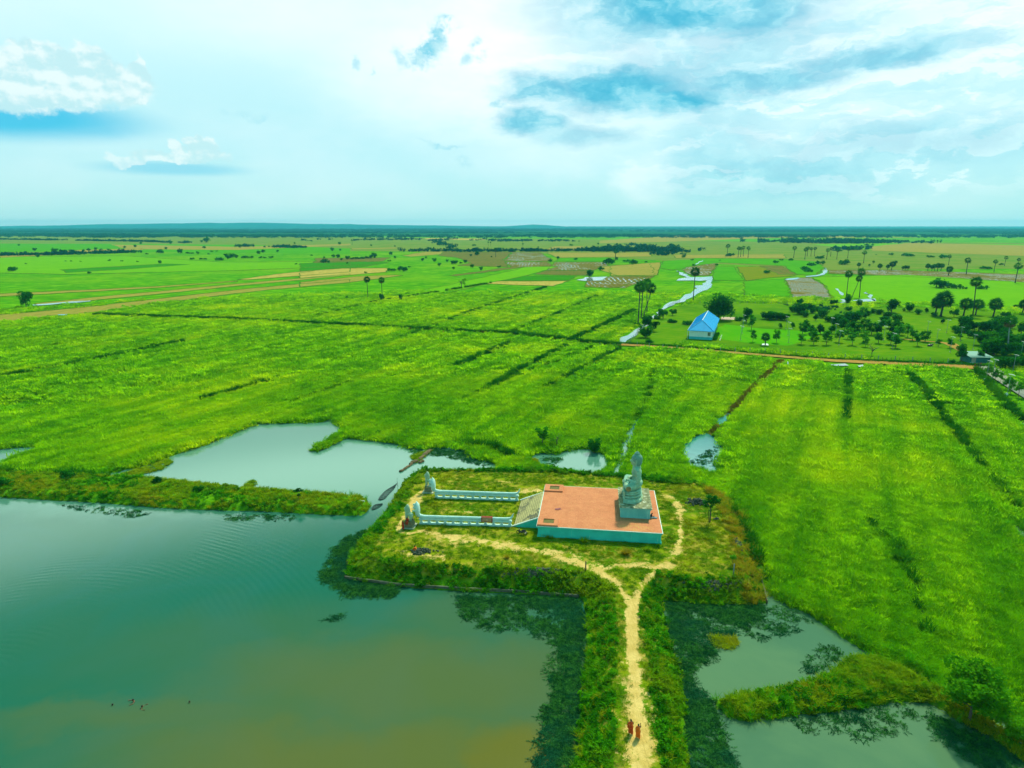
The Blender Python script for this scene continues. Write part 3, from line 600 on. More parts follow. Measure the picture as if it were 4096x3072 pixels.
FIELDS = [
 ('floor', [(-900, 905.5), (5000, 905.5), (5000, 936), (3600, 940), (2900, 948), (2200, 946), (1500, 944), (700, 945), (-900, 944)]),
 ('dull', [(0, 944), (900, 946), (1500, 950), (2400, 958), (3100, 968), (4200, 972), (4400, 1060), (4096, 1075), (3300, 1080), (2600, 1040), (2100, 1010), (1500, 1005), (1000, 1000), (0, 1010)]),
 ('lime', C1([(-200, 235), (800, 228), (1400, 268), (2212, 262), (2212, 290), (1500, 320), (400, 345), (-200, 330)])),
 ('green', C1([(-200, 150), (700, 150), (1600, 158), (2212, 180), (2212, 215), (1300, 205), (400, 200), (-200, 205)])),
 ('dark', C1([(380, 315), (1040, 278), (1200, 282), (800, 312), (420, 335)])),
 ('tan', C1([(-300, 625), (0, 600), (250, 580), (600, 545), (1100, 487), (1600, 432), (2212, 378), (2212, 398), (1700, 443), (1300, 490), (900, 542), (540, 600), (350, 612), (0, 658), (-300, 690)])),
 ('tan', C1([(220, 530), (570, 492), (1000, 453), (1700, 386), (2212, 342), (2212, 350), (1700, 400), (1000, 470), (570, 512), (240, 548)])),
 ('tan2', C1([(1500, 376), (1800, 337), (2212, 301), (2212, 330), (1560, 380)])),
 ('tan', C1([(-200, 478), (300, 455), (1000, 420), (1500, 385), (1500, 390), (1000, 430), (300, 470), (-200, 495)])),
 ('tan2', C2([(0, 335), (200, 308), (550, 305), (550, 330), (300, 350), (0, 370)])), ('brown', C2([(200, 292), (480, 278), (490, 283), (220, 300)])),
 ('tan', C2([(0, 395), (330, 360), (600, 348), (650, 353), (300, 397), (0, 425)])), ('dark', C2([(0, 275), (330, 262), (560, 270), (380, 300), (0, 325)])),
 ('brown', C2([(100, 242), (570, 238), (520, 262), (90, 272)])), ('tan', C2([(640, 225), (800, 201), (990, 200), (980, 210), (700, 233)])),
 ('brown', C2([(980, 205), (1330, 203), (1290, 255), (1320, 298), (1000, 290), (1080, 270), (1000, 240), (870, 226), (905, 203)])),
 ('wet', C2([(1340, 205), (1520, 205), (1600, 263), (1295, 260)])), ('wet', C2([(1290, 264), (1560, 266), (1610, 296), (1330, 298)])),
 ('wet', C2([(1610, 268), (1930, 268), (1950, 288), (1850, 320), (1560, 317)])), ('tan', C2([(1560, 206), (2212, 206), (2212, 232), (1625, 240)])),
 ('brown', C2([(940, 352), (1335, 298), (1410, 299), (990, 356)])), ('brown', C2([(1480, 345), (1560, 320), (1850, 323), (1830, 352)])),
 ('tan2', C2([(1170, 405), (1250, 389), (1700, 387), (1600, 420)])), ('wet', C2([(1820, 427), (1960, 357), (2240, 357), (2130, 405), (2050, 432)])),
 ('tan', C2([(1955, 290), (2212, 272), (2240, 355), (1965, 353)])), ('tan2', C2([(790, 115), (1160, 118), (1170, 127), (800, 124)])), ('dark', C2([(1280, 385), (1420, 355), (1750, 355), (1700, 384)])),
 ('lime', C2([(1380, 312), (1420, 299), (1640, 292), (1560, 316), (1440, 350), (1250, 388), (900, 470), (700, 505), (500, 500), (900, 420)])),
 ('tan', C2([(1530, 195), (1600, 166), (1790, 166), (1760, 196)])), ('tan', C2([(320, 180), (600, 174), (630, 181), (330, 187)])), ('green', C2([(1640, 243), (1980, 243), (1990, 262), (1600, 262)])),
 ('tan', C8([(0, 245), (320, 221), (300, 288), (95, 292), (0, 262)])), ('wet', C8([(-60, 300), (92, 294), (250, 296), (90, 355), (-80, 352)])),
 ('wet', C8([(430, 260), (460, 241), (612, 226), (572, 291), (480, 292)])), ('green', C8([(610, 246), (700, 243), (750, 318), (600, 316), (585, 292)])),
 ('olive', C8([(715, 246), (850, 243), (1020, 292), (880, 303), (765, 318)])), ('brown', C8([(835, 240), (948, 242), (1030, 287), (925, 286)])),
 ('wetlot', C8([(965, 306), (1095, 301), (1170, 345), (1203, 390), (1190, 440), (1100, 432), (1010, 408)])), ('green', C8([(755, 322), (960, 308), (1005, 432), (745, 425)])),
 ('wet', C8([(1190, 262), (1540, 262), (2300, 288), (2300, 330), (1400, 287), (1190, 281)])), ('lime', C8([(1100, 128), (1420, 121), (2300, 128), (2300, 185), (1420, 158)])),
 ('tan', C8([(1420, 160), (2300, 190), (2300, 135), (1620, 120), (1400, 140)])), ('tan', C8([(380, 182), (960, 180), (960, 200), (400, 200)])), ('green', C8([(330, 214), (470, 208), (500, 200), (960, 206), (1130, 218), (1170, 250), (1120, 290), (1030, 285), (960, 240), (620, 222), (440, 250), (380, 262), (310, 252)])),
 ('lime', C8([(1110, 300), (1600, 288), (2300, 332), (2300, 480), (1700, 460), (1500, 440), (1210, 430), (1215, 400), (1180, 345)])), ('tan', C8([(0, 108), (400, 82), (960, 78), (1700, 92), (960, 92), (400, 112), (0, 122)])),
 ('tan', C1([(700, 155), (1500, 170), (1900, 160), (2212, 150), (2212, 160), (1500, 190), (800, 185)])), ('tan', C1([(0, 225), (500, 190), (900, 180), (900, 190), (500, 215), (0, 240)])),
 ('lawn', [(2500, 1378), (2560, 1318), (2640, 1262), (2720, 1222), (2800, 1213), (3180, 1216), (3400, 1232), (3700, 1230), (4300, 1275), (4300, 1460), (3960, 1466), (3850, 1462), (3600, 1448), (3060, 1405), (2750, 1385)]),
 ('lawn2', [(2860, 1330), (2900, 1300), (3060, 1318), (3300, 1330), (3260, 1350), (3150, 1385), (3000, 1375), (2890, 1360)])]
for i, (k, pl) in enumerate(FIELDS):
    sheet('field', [PS(pl, .3)], FM[k], .40 + .004 * i, jag=.8)
def bunds():
    V = []; F = []
    for j, (k, pl) in enumerate(FIELDS):
        if k in ('floor', 'dull', 'lawn', 'lawn2') or min(p[1] for p in pl) < 985: continue
        P = rough_edge(PS(pl, .3), 1.2); n = len(P); hw = np.clip(P[:, 1].mean() * .0010, .5, 1.6)
        for i in range(n):
            a = P[i]; b = P[(i + 1) % n]; d = b - a; L = np.hypot(*d); 
            if L < 1e-3: continue
            d = d / L; q = np.array([-d[1], d[0]]) * hw * (.5 + 1.0 * RS.rand()); v = len(V); V += [(*(a - q - d * hw * .3), .30), (*(b - q + d * hw * .3), .30), (*(b + d * hw * .3), .40 + .38 + .001 * j), (*(a - d * hw * .3), .40 + .38 + .001 * j), (*(b + q + d * hw * .3), .30), (*(a + q - d * hw * .3), .30)]; F += [(v, v + 1, v + 2, v + 3), (v + 3, v + 2, v + 4, v + 5)]
    o = mesh_np('field_bunds', V, np.array(F), [field_mat('bund_grass', (.03, .15, .005), (.12, .14, .02), c3=(.05, .22, .008), scale=.5)]); return tag(o, kind='structure')
bunds()
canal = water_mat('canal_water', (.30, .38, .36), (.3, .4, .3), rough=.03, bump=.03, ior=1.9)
CANALS = [PS([(2470, 1383), (2480, 1368), (2530, 1330), (2556, 1312), (2562, 1322), (2530, 1352), (2500, 1375), (2485, 1386)], .3),
                PS([(2553, 1322), (2582, 1295), (2618, 1262), (2628, 1266), (2595, 1298), (2566, 1324)], .3),
                PS([(2622, 1266), (2640, 1240), (2665, 1218), (2720, 1200), (2740, 1180), (2770, 1168), (2790, 1155), (2778, 1150), (2782, 1144), (2812, 1142), (2830, 1122), (2850, 1118), (2850, 1140), (2812, 1165), (2770, 1190), (2740, 1208), (2700, 1216), (2665, 1235), (2640, 1262), (2630, 1270)], .3),
                PS([(2705, 1124), (2715, 1116), (2760, 1110), (2850, 1107), (2852, 1117), (2800, 1125), (2770, 1123)], .3),
                PS([(2705, 1085), (2716, 1084), (2730, 1095), (2760, 1107), (2750, 1112), (2715, 1098)], .3), PS([(2795, 1047), (2806, 1040), (2812, 1044), (2795, 1055), (2780, 1062)], .3),
                PS([(2305, 1121), (2340, 1110), (2435, 1107), (2410, 1123), (2340, 1125)], .3), 
                PS([(3136, 1120), (3190, 1111), (3200, 1113), (3160, 1122)], .3),
                PS([(3222, 1106), (3262, 1102), (3292, 1092), (3302, 1082), (3294, 1071), (3300, 1070), (3310, 1082), (3300, 1095), (3268, 1106), (3225, 1109)], .3),
                PS([(3358, 1212), (3360, 1200), (3385, 1198), (3390, 1210), (3375, 1216)], .3), PS([(3405, 1204), (3500, 1196), (3505, 1206), (3450, 1209)], .3),
                PS([(3340, 1155), (3356, 1158), (3375, 1180), (3370, 1184), (3352, 1165)], .3), PS([(3460, 1170), (3466, 1170), (3485, 1190), (3502, 1203), (3498, 1208), (3478, 1193)], .3),
                PS([(130, 1221), (220, 1214), (365, 1204), (360, 1207), (230, 1219), (135, 1225)], .3), PS([(230, 1260), (275, 1259), (270, 1263), (235, 1264)], .3),
                PS([(3322, 1462), (3380, 1458), (3395, 1466), (3330, 1468)], .3), PS([(3430, 1466), (3452, 1462), (3452, 1471), (3436, 1472)], .3), PS([(3149, 1450), (3153, 1450), (3154, 1462), (3149, 1463)], .3)]
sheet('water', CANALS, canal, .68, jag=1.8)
dirt = field_mat('dirt_road', (.36, .25, .06), (.24, .20, .04), c3=(.42, .22, .06), scale=.6)
def ribbon(name, line, half, m, z):
    V = []; F = []
    L = len(line); half = half if isinstance(half, (list, tuple)) else [half] * L
    for i in range(L):
        d = line[min(i + 1, L - 1)] - line[max(i - 1, 0)]; d = d / np.hypot(*d); nrm = np.array([-d[1], d[0]])
        V += [(*(line[i] + nrm * half[i]), z), (*(line[i] - nrm * half[i]), z)]
    F = [(2 * i + 1, 2 * i + 3, 2 * i + 2, 2 * i) for i in range(L - 1)]
    o = mesh_np(name, V, F, [m]); return tag(o, kind='structure')
ribbon('dirt_road', roadL, [2.2, 2.2, 2.0, 2.0, 2.6, 3.2, 3.6, 3.8], dirt, .69)
ribbon('dirt_path', PS([(3585, 1357), (3700, 1368), (3760, 1372), (3800, 1378), (3830, 1395), (3870, 1420)], .3), [1.0, .8, 1, 2.6, 2.0, 1.5], dirt, .70)
conc = field_mat('concrete_road', (.24, .27, .24), (.17, .20, .18), c3=(.30, .30, .22), scale=.8)
sheet('road', [PS([(3880, 1420), (3905, 1420), (3935, 1455), (4010, 1486), (4100, 1552), (4300, 1700), (4300, 1760), (4100, 1600), (4000, 1535), (3915, 1478)], .3)], conc, .72)
# ------------------------------------------------------------------ plant prototypes (kept out of the scene, used by the scatters)
def blades(name, n, R, h, w, m, bend=.4, upright=.35, seed=0, seg=2, top=0.0):
    r = np.random.RandomState(seed); V = []; F = []
    for i in range(n):
        a = r.rand() * 2 * PI; q = R * math.sqrt(r.rand()); x, y = q * math.cos(a), q * math.sin(a)
        hh = h * (.6 + .55 * r.rand()); b = r.rand() * 2 * PI; lean = upright * (0.3 + r.rand()); dx, dy = math.cos(b), math.sin(b)
        tx, ty = -dy * w * (.6 + .8 * r.rand()), dx * w
        b0 = len(V)
        for k in range(seg):
            f = k / seg; off = hh * (lean * f + bend * f * f); ww = 1 - .35 * f
            V += [(x + dx * off - tx * ww / 2, y + dy * off - ty * ww / 2, hh * f * (1 - .25 * bend * f)), (x + dx * off + tx * ww / 2, y + dy * off + ty * ww / 2, hh * f * (1 - .25 * bend * f))]
        V.append((x + dx * hh * (lean + bend), y + dy * hh * (lean + bend), hh * (1 - .35 * bend)))
        for k in range(seg - 1):
            F.append((b0 + 2 * k, b0 + 2 * k + 1, b0 + 2 * k + 3)); F.append((b0 + 2 * k, b0 + 2 * k + 3, b0 + 2 * k + 2))
        F.append((b0 + 2 * seg - 2, b0 + 2 * seg - 1, b0 + 2 * seg))
    return mesh_np(name, V, np.array(F), [m], link=False)
def leaves_np(pts, size, r, flat=.4, asp=1.6):
    n = len(pts); nrm = r.randn(n, 3); nrm[:, 2] = np.abs(nrm[:, 2]) + flat; nrm /= np.linalg.norm(nrm, axis=1)[:, None]
    t = np.cross(nrm, r.randn(n, 3)); t /= np.linalg.norm(t, axis=1)[:, None]; b = np.cross(nrm, t)
    s = size * (.6 + .8 * r.rand(n))[:, None]
    V = np.stack([pts - t * s * asp * .5, pts + b * s * .42 - nrm * s * .08, pts + t * s * asp * .5, pts - b * s * .42 - nrm * s * .08], 1).reshape(-1, 3)
    F = np.arange(4 * n).reshape(n, 4); return V, F
def crown_pts(n, blobs_, r, shell=.55, hollow=0):
    out = []
    vol = np.array([b[3] * b[4] * b[5] for b in blobs_]) ** .8; vol /= vol.sum()
    for b, f in zip(blobs_, vol):
        k = max(3, int(n * f)); d = r.randn(k, 3); d /= np.linalg.norm(d, axis=1)[:, None]
        rad = (shell + (1 - shell) * r.rand(k)) * (1 + .22 * np.sin(d[:, 0] * 7 + b[0] * 3) * np.sin(d[:, 1] * 6 + b[1]) * np.cos(d[:, 2] * 5))
        out.append(np.array(b[:3]) + d * rad[:, None] * np.array(b[3:6]))
    return np.concatenate(out)
def leafclump(name, n, R, h, size, m, seed=0):
    r = np.random.RandomState(seed); bl = [(r.randn() * R * .5, r.randn() * R * .5, h * (.35 + .3 * r.rand()), R * .5, R * .5, h * .42) for _ in range(5)]
    V, F = leaves_np(crown_pts(n, bl, r, .3), size, r); return mesh_np(name, V, F, [m], link=False)
def proto_coll(name, objs):
    c = bpy.data.collections.new(name)
    for i, o in enumerate(objs): o.name = '%s_kind_%d' % (name, i); c.objects.link(o)
    return c
def scatter(name, P, Z, scl, coll, nk, mat=None, label=None, cat=None, tilt=None, rz=None, hscale=None, kind='stuff', r=RS):
    n = len(P)
    me = bpy.data.meshes.new(name); me.vertices.add(n); me.vertices.foreach_set('co', np.column_stack([P, Z]).astype(np.float32).ravel())
    rot = np.zeros((n, 3), np.float32)
    if tilt is not None: rot[:, :2] = tilt
    rot[:, 2] = r.rand(n) * 2 * PI if rz is None else rz
    s3 = np.column_stack([scl, scl, scl if hscale is None else hscale]).astype(np.float32)
    for nm, v, ty in (('rot', rot, 'FLOAT_VECTOR'), ('scl', s3, 'FLOAT_VECTOR')):
        a = me.attributes.new(nm, ty, 'POINT'); a.data.foreach_set('vector', v.ravel())
    a = me.attributes.new('kindno', 'INT', 'POINT'); a.data.foreach_set('value', r.randint(0, nk, n).astype(np.int32))
    o = bpy.data.objects.new(name, me); COL.objects.link(o)
    ng = bpy.data.node_groups.new('scatter_' + name, 'GeometryNodeTree')
    ng.interface.new_socket('Geometry', in_out='INPUT', socket_type='NodeSocketGeometry'); ng.interface.new_socket('Geometry', in_out='OUTPUT', socket_type='NodeSocketGeometry')
    N = ng.nodes; L = ng.links; gi = N.new('NodeGroupInput'); go = N.new('NodeGroupOutput'); ip = N.new('GeometryNodeInstanceOnPoints'); ci = N.new('GeometryNodeCollectionInfo')
    ci.inputs['Collection'].default_value = coll; ci.inputs['Separate Children'].default_value = True; ci.inputs['Reset Children'].default_value = True
    def na(nm, ty):
        x = N.new('GeometryNodeInputNamedAttribute'); x.data_type = ty; x.inputs['Name'].default_value = nm
        return [q for q in x.outputs if q.enabled and q.name == 'Attribute'][0]
    L.new(gi.outputs[0], ip.inputs['Points']); L.new(ci.outputs[0], ip.inputs['Instance']); ip.inputs['Pick Instance'].default_value = True
    L.new(na('kindno', 'INT'), ip.inputs['Instance Index'])
    er = N.new('FunctionNodeEulerToRotation'); L.new(na('rot', 'FLOAT_VECTOR'), er.inputs[0]); L.new(er.outputs[0], ip.inputs['Rotation'])
    L.new(na('scl', 'FLOAT_VECTOR'), ip.inputs['Scale']); L.new(ip.outputs[0], go.inputs[0])
    md = o.modifiers.new('scatter', 'NODES'); md.node_group = ng
    return tag(o, label, cat, kind=kind)
def rnd_in(poly_or_box, dens, r=RS):
    lo = poly_or_box.min(0); hi = poly_or_box.max(0); n = int((hi[0] - lo[0]) * (hi[1] - lo[1]) * dens)
    P = lo + r.rand(n, 2) * (hi - lo)
    return P[inside(P, poly_or_box)] if len(poly_or_box) > 2 else P

# view wedge on the ground plan (a little wider than the photo, so that side steps still find grass)
def in_view(P, pad=8):
    return (np.abs(P[:, 0]) < P[:, 1] * .84 + pad + 6) & (P[:, 1] > 44)
def rice_rows():
    # paddies differ in tone along their planting direction
    t = NT(M['rice'].node_tree); mx = [n for n in t.n if n.type == 'BSDF_DIFFUSE'][0]; tr = [n for n in t.n if n.type == 'VECT_MATH' and n.outputs[0].links and n.outputs[0].links[0].to_node.type == 'BSDF_TRANSLUCENT'][0]
    src = mx.inputs[0].links[0].from_socket; f = t.ramp(t.noise(rowvec(t, pos(t), .010, .14), 1.0, 5, .62), .40, .60)
    c = t.mix(f, t.vmath('MULTIPLY', src, (.55, .78, .8)), src); t.l.new(c, mx.inputs[0]); t.l.new(c, tr.inputs[0])
rice_rows()
rice = proto_coll('rice_tuft', [blades('t', 46, .75, .95, .085, M['rice'], .45, .35, s) for s in range(4)])
rice_big = proto_coll('rice_patch', [blades('t', 90, 1.7, 1.0, .14, M['rice'], .45, .4, 10 + s) for s in range(3)])
rice_wide = proto_coll('rice_plot', [blades('t', 120, 3.6, 1.05, .30, M['rice'], .5, .4, 20 + s) for s in range(3)])
reeds = proto_coll('reed_tuft', [blades('t', 40, .55, 1.7, .075, M['reed'], .4, .25, 30 + s, 3) for s in range(3)])
shortg = proto_coll('short_tuft', [blades('t', 50, .5, .16, .05, M['short'], .5, .6, 40 + s) for s in range(3)])
bankg = proto_coll('bank_tuft', [blades('t', 36, .42, .62, .07, M['weedbank'], .6, .5, 50 + s) for s in range(2)] + [leafclump('t', 130, .5, .6, .15, M['weedbank'], 60 + s) for s in range(2)])
yellg = proto_coll('yellow_tuft', [blades('t', 46, .42, .62, .055, M['yellow'], .5, .45, 70 + s) for s in range(3)])
goldg = proto_coll('gold_tuft', [blades('t', 40, .4, .8, .05, M['gold'], .5, .45, 80 + s, 3) for s in range(3)])
def weedstrand(seed):
    r = np.random.RandomState(seed); pts = []
    for k in range(11):
        a = r.rand() * 2 * PI; L = .25 + r.rand() * .55; x0, y0 = r.randn(2) * .28
        for s in np.linspace(0, 1, int(26 * L) + 6):
            aa = a + .6 * s * math.sin(k * 7); pts.append((x0 + math.cos(aa) * L * s + r.randn() * .03, y0 + math.sin(aa) * L * s + r.randn() * .03, .02 + .16 * r.rand() * (1 - s)))
    V, F = leaves_np(np.array(pts), .06, r, .8, 2.4); return mesh_np('w', V, F, [M['water_weed']], link=False)
weedc = proto_coll('floating_weed_mat', [weedstrand(s) for s in range(5)])

def field_scatter(name, ymin, ymax, dens, coll, nk, sc_, label, hs=1.0):
    box = np.array([[-ymax * .85 - 14, ymin * .7], [ymax * .85 + 14, ymax * 1.05]]); P = rnd_in(box, dens); P = P[in_view(P)]
    rr = np.hypot(P[:, 0], P[:, 1]); P = P[(rr > ymin) & (rr < ymax * 1.02)]
    d = dist_water(P); k = (d > .5) & (np.hypot(P[:, 0], P[:, 1]) < ymax - (90 * RS.rand(len(P)) if ymax > 400 else 0))
    for poly in (island, causeway, bankS):
        k &= ~(inside(P, poly))
    P = P[k]; dk, br = line_at(P, 0 if ymax < 150 else .8 if ymax < 300 else 2.2); u = RS.rand(len(P)); P = P[(u > dk * .97) & (u > br * 1.0)]
    P = P[~inside(P, lawn_p)]; P = P[~inside(P, road_p)]
    P = P[dist_line(P, roadL) > 5.5]
    for fp in far_patches:
        if len(P): P = P[~inside(P, fp)]
    if ymax > 200:
        for cp in CANALS:
            if len(P): P = P[~(inside(P, cp) | (dist_line(P, cp, True) < 4.0))]
    z = height(P); n1 = fbm(P, .07, 21); n2 = fbm(P, .5, 22)
    al = np.column_stack([P @ ROWD * .02, P @ np.array([-ROWD[1], ROWD[0]]) * .22]); n3 = fbm(al, 1.0, 23)
    hh = (.42 + .65 * n1 + .6 * (n2 - .5) + .5 * n3) * hs
    s = (.75 + .5 * RS.rand(len(P))) * sc_
    lay = (fbm(P, .12, 31) - .5) * 1.3                  # wind-laid swirls
    tilt = np.column_stack([lay + RS.randn(len(P)) * .08, (fbm(P, .1, 33) - .5) * 1.3])
    return scatter(name, P, z - .05, s, coll, nk, label=label, cat='rice field', tilt=tilt, hscale=hh * (1 if sc_ < 1.2 else 1))
lawn_p = PS(FIELDS[[i for i, f in enumerate(FIELDS) if f[0] == 'lawn'][0]][1], .3)
road_p = PS([(3880, 1410), (3905, 1416), (3935, 1455), (4010, 1486), (4100, 1545), (4400, 1700), (4400, 1800), (4100, 1640), (3990, 1560), (3900, 1486)], .3)
far_patches = [PS(f[1], .3) for f in FIELDS if min(p[1] for p in f[1]) > 1080 and f[0] in ('tan', 'tan2', 'wet', 'brown')] + [PS([(2470, 1385), (2480, 1366), (2535, 1325), (2570, 1312), (2562, 1330), (2530, 1352), (2500, 1385)], .3)]
field_scatter('tall_rice', 44, 135, 3.4, rice, 4, 1.0, 'tall bright green rice grass filling the near paddies round the ponds', 1.0)
field_scatter('tall_rice', 135, 215, 1.15, rice_big, 3, 1.0, 'dense green rice grass of the middle paddies beyond the ponds', .95)
field_scatter('tall_rice', 215, 520, .22, rice_wide, 3, 1.0, 'green rice grass of the farther paddies up to the bund and beyond', .9)

M['bund_leaf'] = leafmat('bund_leaf', (.012, .12, .002), (.04, .24, .003), (.07, .26, .003), .2, .05, .5)  # dark leaf colour stands in for the shaded face of tall growth
M['bund_dry'] = leafmat('bund_dry_leaf', (.12, .11, .01), (.22, .17, .02), (.08, .20, .004), .25, .05, .5)
bundc = proto_coll('bund_tuft', [blades('t', 50, .8, 1.45, .14, M['bund_leaf'], .4, .3, 90 + s) for s in range(2)]); bundd = proto_coll('dry_bund_tuft', [blades('t', 40, .7, .9, .10, M['bund_dry'], .4, .3, 93 + s) for s in range(2)])
def bund_rows():
    for kinds, coll, lab in ((('main',), bundc, 'dark grass along the long bund crossing the paddies'), (('main',), bundd, 'worn brown growth along the long bund crossing the paddies'), (('dark', 'thin'), bundc, 'darker rank grass along the ditches and bunds between the paddies'), (('brown',), bundd, 'dry brown-green growth along the worn bund lines')):
        Ps = []; H = []
        for pl, h, k in LINEW:
            if k not in kinds: continue
            for i in range(len(pl) - 1):
                L = np.hypot(*(pl[i + 1] - pl[i])); dist = (pl[i][1] + pl[i + 1][1]) / 2; wid = h * (.4 if k == 'thin' else .52) * (1 + dist / 350); n = int(L * wid * (3.2 if dist < 200 else 2.2))
                t = RS.rand(n)[:, None]; Q = pl[i] * (1 - t) + pl[i + 1] * t + RS.randn(n, 2) * wid * .55; Ps.append(Q); H.append((.75 if k == 'thin' else 1.0) * (.6 + .5 * RS.rand(n)) * (1 + dist / 900))
        P = np.concatenate(Ps); H = np.concatenate(H); m_ = (dist_water(P) > -.3) & (fbm(P, .12, 17) > (.36 if 'main' not in kinds else .1 if coll is bundc else .5)); P = P[m_]; H = H[m_] * 1.1
        scatter('bund_growth', P, height(P) - .03, .8 + .6 * RS.rand(len(P)), coll, 2, label=lab, cat='grass', hscale=H, tilt=RS.randn(len(P), 2) * .12)
    P = np.concatenate([roadL + np.array([0, -4.6]), (roadL + np.array([0, 4.2]))[::-1]])
    # dark verge behind the dirt road
    n = 900; i = RS.randint(0, len(roadL) - 1, n); t = RS.rand(n)[:, None]; Q = roadL[i] * (1 - t) + roadL[i + 1] * t + np.array([0, 4.4]) + RS.randn(n, 2) * .8
    scatter('bund_growth', Q, np.full(n, .3), .7 + .6 * RS.rand(n), bundc, 2, label='dark verge growth behind the dirt road', cat='grass', hscale=.3 + .4 * RS.rand(n))
bund_rows()
def region_scatter(name, P, coll, nk, smin, smax, label, cat='grass', hs=(.8, 1.2), dz=-.03, tilt=.15):
    s = smin + (smax - smin) * RS.rand(len(P)); h = s * (hs[0] + (hs[1] - hs[0]) * RS.rand(len(P)))
    return scatter(name, P, height(P) + dz, s, coll, nk, label=label, cat=cat, tilt=RS.randn(len(P), 2) * tilt, hscale=h)
terr = PL([(1100, 1150), (1430, 1178), (1435, 1090), (1405, 1050), (1180, 1044), (1120, 1085)], 2)
# reeds along the far shores and the field edge by the right ponds
def shore(polys, dens, d0, d1, excl=(island, causeway, bankS)):
    out = []
    for pl in polys:
        n = max(2, int(sum(np.hypot(*(pl[(i + 1) % len(pl)] - pl[i])) for i in range(len(pl))) * dens * (d1 - d0)))
        seg = [np.hypot(*(pl[(i + 1) % len(pl)] - pl[i])) for i in range(len(pl))]; pr = np.array(seg) / sum(seg)
        idx = RS.choice(len(pl), n, p=pr); t = RS.rand(n)[:, None]; P = pl[idx] * (1 - t) + np.roll(pl, -1, 0)[idx] * t + RS.randn(n, 2) * (d1 - d0)
        out.append(P)
    P = np.concatenate(out); d = dist_water(P); P = P[(d > d0) & (d < d1) & in_view(P) & (P[:, 1] < 240)]
    for e in excl: P = P[~inside(P, e)]
    return P
region_scatter('shore_reeds', shore([lake, pondB, pondC, chanB, right, rightE], 2.2, -.2, 1.8), reeds, 3, .4, .8, 'tall green reeds fringing the pond edges', 'reeds')
# mound: short grass on top, rank growth on the slopes
Pi = rnd_in(island, 5.0); Pi = Pi[in_view(Pi)]; di = dist_line(Pi, island, True); ti = inside(Pi, terr) & (dist_line(Pi, terr, True) > .6)
sa = sand_at(Pi); top = di > 3.0
k = top & ~ti & (sa < .45) & (fbm(Pi, .35, 41) + .25 * RS.rand(len(Pi)) > .46)
region_scatter('short_grass', Pi[k], shortg, 3, .6, 1.1, 'short worn grass on the top of the mound and the causeway path')
sl = (di > .15) & (di < 3.6) & (sa < .3); u = RS.rand(len(Pi)); nb = fbm(Pi, .16, 43)
east = (dist_line(Pi, PL([(1560, 1075), (1602, 1130), (1630, 1200), (1652, 1290)])) < 3.6) & (di > .1)
seg = sl & ~east
region_scatter('bank_growth', Pi[seg & (u < .34 + .35 * (nb > .5))], bankg, 4, .6, 1.35, 'rank green weeds covering the slopes of the mound and the causeway', 'bank plants', tilt=.25)
region_scatter('yellow_grass', Pi[(seg & (u > .80)) | (top & ~ti & (sa < .3) & (fbm(Pi, .3, 47) > .66) & (u > .8))], yellg, 3, .5, 1.1, 'yellow-green grass tufts on the mound slopes')
region_scatter('golden_grass', Pi[east & (u < .55) & (fbm(Pi, .5, 51) > .36)], goldg, 3, .7, 1.35, 'dry golden grass along the east bank of the mound')
region_scatter('bank_growth', Pi[east & (u > .72)], bankg, 4, .5, 1.0, 'green weeds among the golden grass on the east bank', 'bank plants')
northb = rnd_in(PL([(1060, 1028), (1180, 1012), (1340, 1038), (1480, 1048), (1530, 1062), (1480, 1068), (1330, 1052), (1180, 1040), (1070, 1040)]), 2.2)
region_scatter('bank_growth', northb, bankg, 4, .7, 1.5, 'lush dark green weeds behind the terrace along the north edge of the mound', 'bank plants')
Pc = rnd_in(causeway, 5.0); Pc = Pc[in_view(Pc)]; dc = dist_line(Pc, causeway, True); u = RS.rand(len(Pc)); nb = fbm(Pc, .2, 45)
region_scatter('yellow_grass', Pc[(dc > .15) & (u < .55) & (nb < .56)], yellg, 3, .6, 1.15, 'yellow-green grass covering the narrow left causeway')
region_scatter('bank_growth', Pc[(dc > .05) & (u > .62) & (nb > .44)], bankg, 4, .5, 1.25, 'dark green scrub on the left causeway', 'bank plants', tilt=.25)
Pb = rnd_in(bankS, 5.0); Pb = Pb[in_view(Pb)]; u = RS.rand(len(Pb)); db = dist_line(Pb, bankS, True)
region_scatter('bank_growth', Pb[(u < .5) & (db > .05)], bankg, 4, .6, 1.3, 'green weeds on the narrow bank between the right ponds', 'bank plants', tilt=.25)
region_scatter('yellow_grass', Pb[(u > .5)], yellg, 3, .7, 1.3, 'yellow-green grass on the narrow bank between the right ponds')
isl2 = [PL(q) for q in ([(240, 1030), (330, 1004), (365, 990), (372, 1000), (350, 1015), (290, 1030)], [(520, 1056), (545, 1035), (556, 1045), (545, 1056)], [(668, 974), (745, 938), (752, 944), (690, 974)], [(1530, 1375), (1600, 1378), (1590, 1402), (1545, 1400)],
                        [(885, 985), (935, 972), (928, 980), (900, 1000)], [(1100, 1000), (1160, 990), (1165, 1005), (1190, 1008), (1120, 1018)])]
Pq = np.concatenate([rnd_in(q, 6.0) for q in isl2]); z = np.maximum(height(Pq), -.05)
scatter('marsh_grass', Pq, z, .6 + .5 * RS.rand(len(Pq)), yellg, 3, label='small tufts of marsh grass standing in the ponds', cat='grass', hscale=.5 + .5 * RS.rand(len(Pq)))
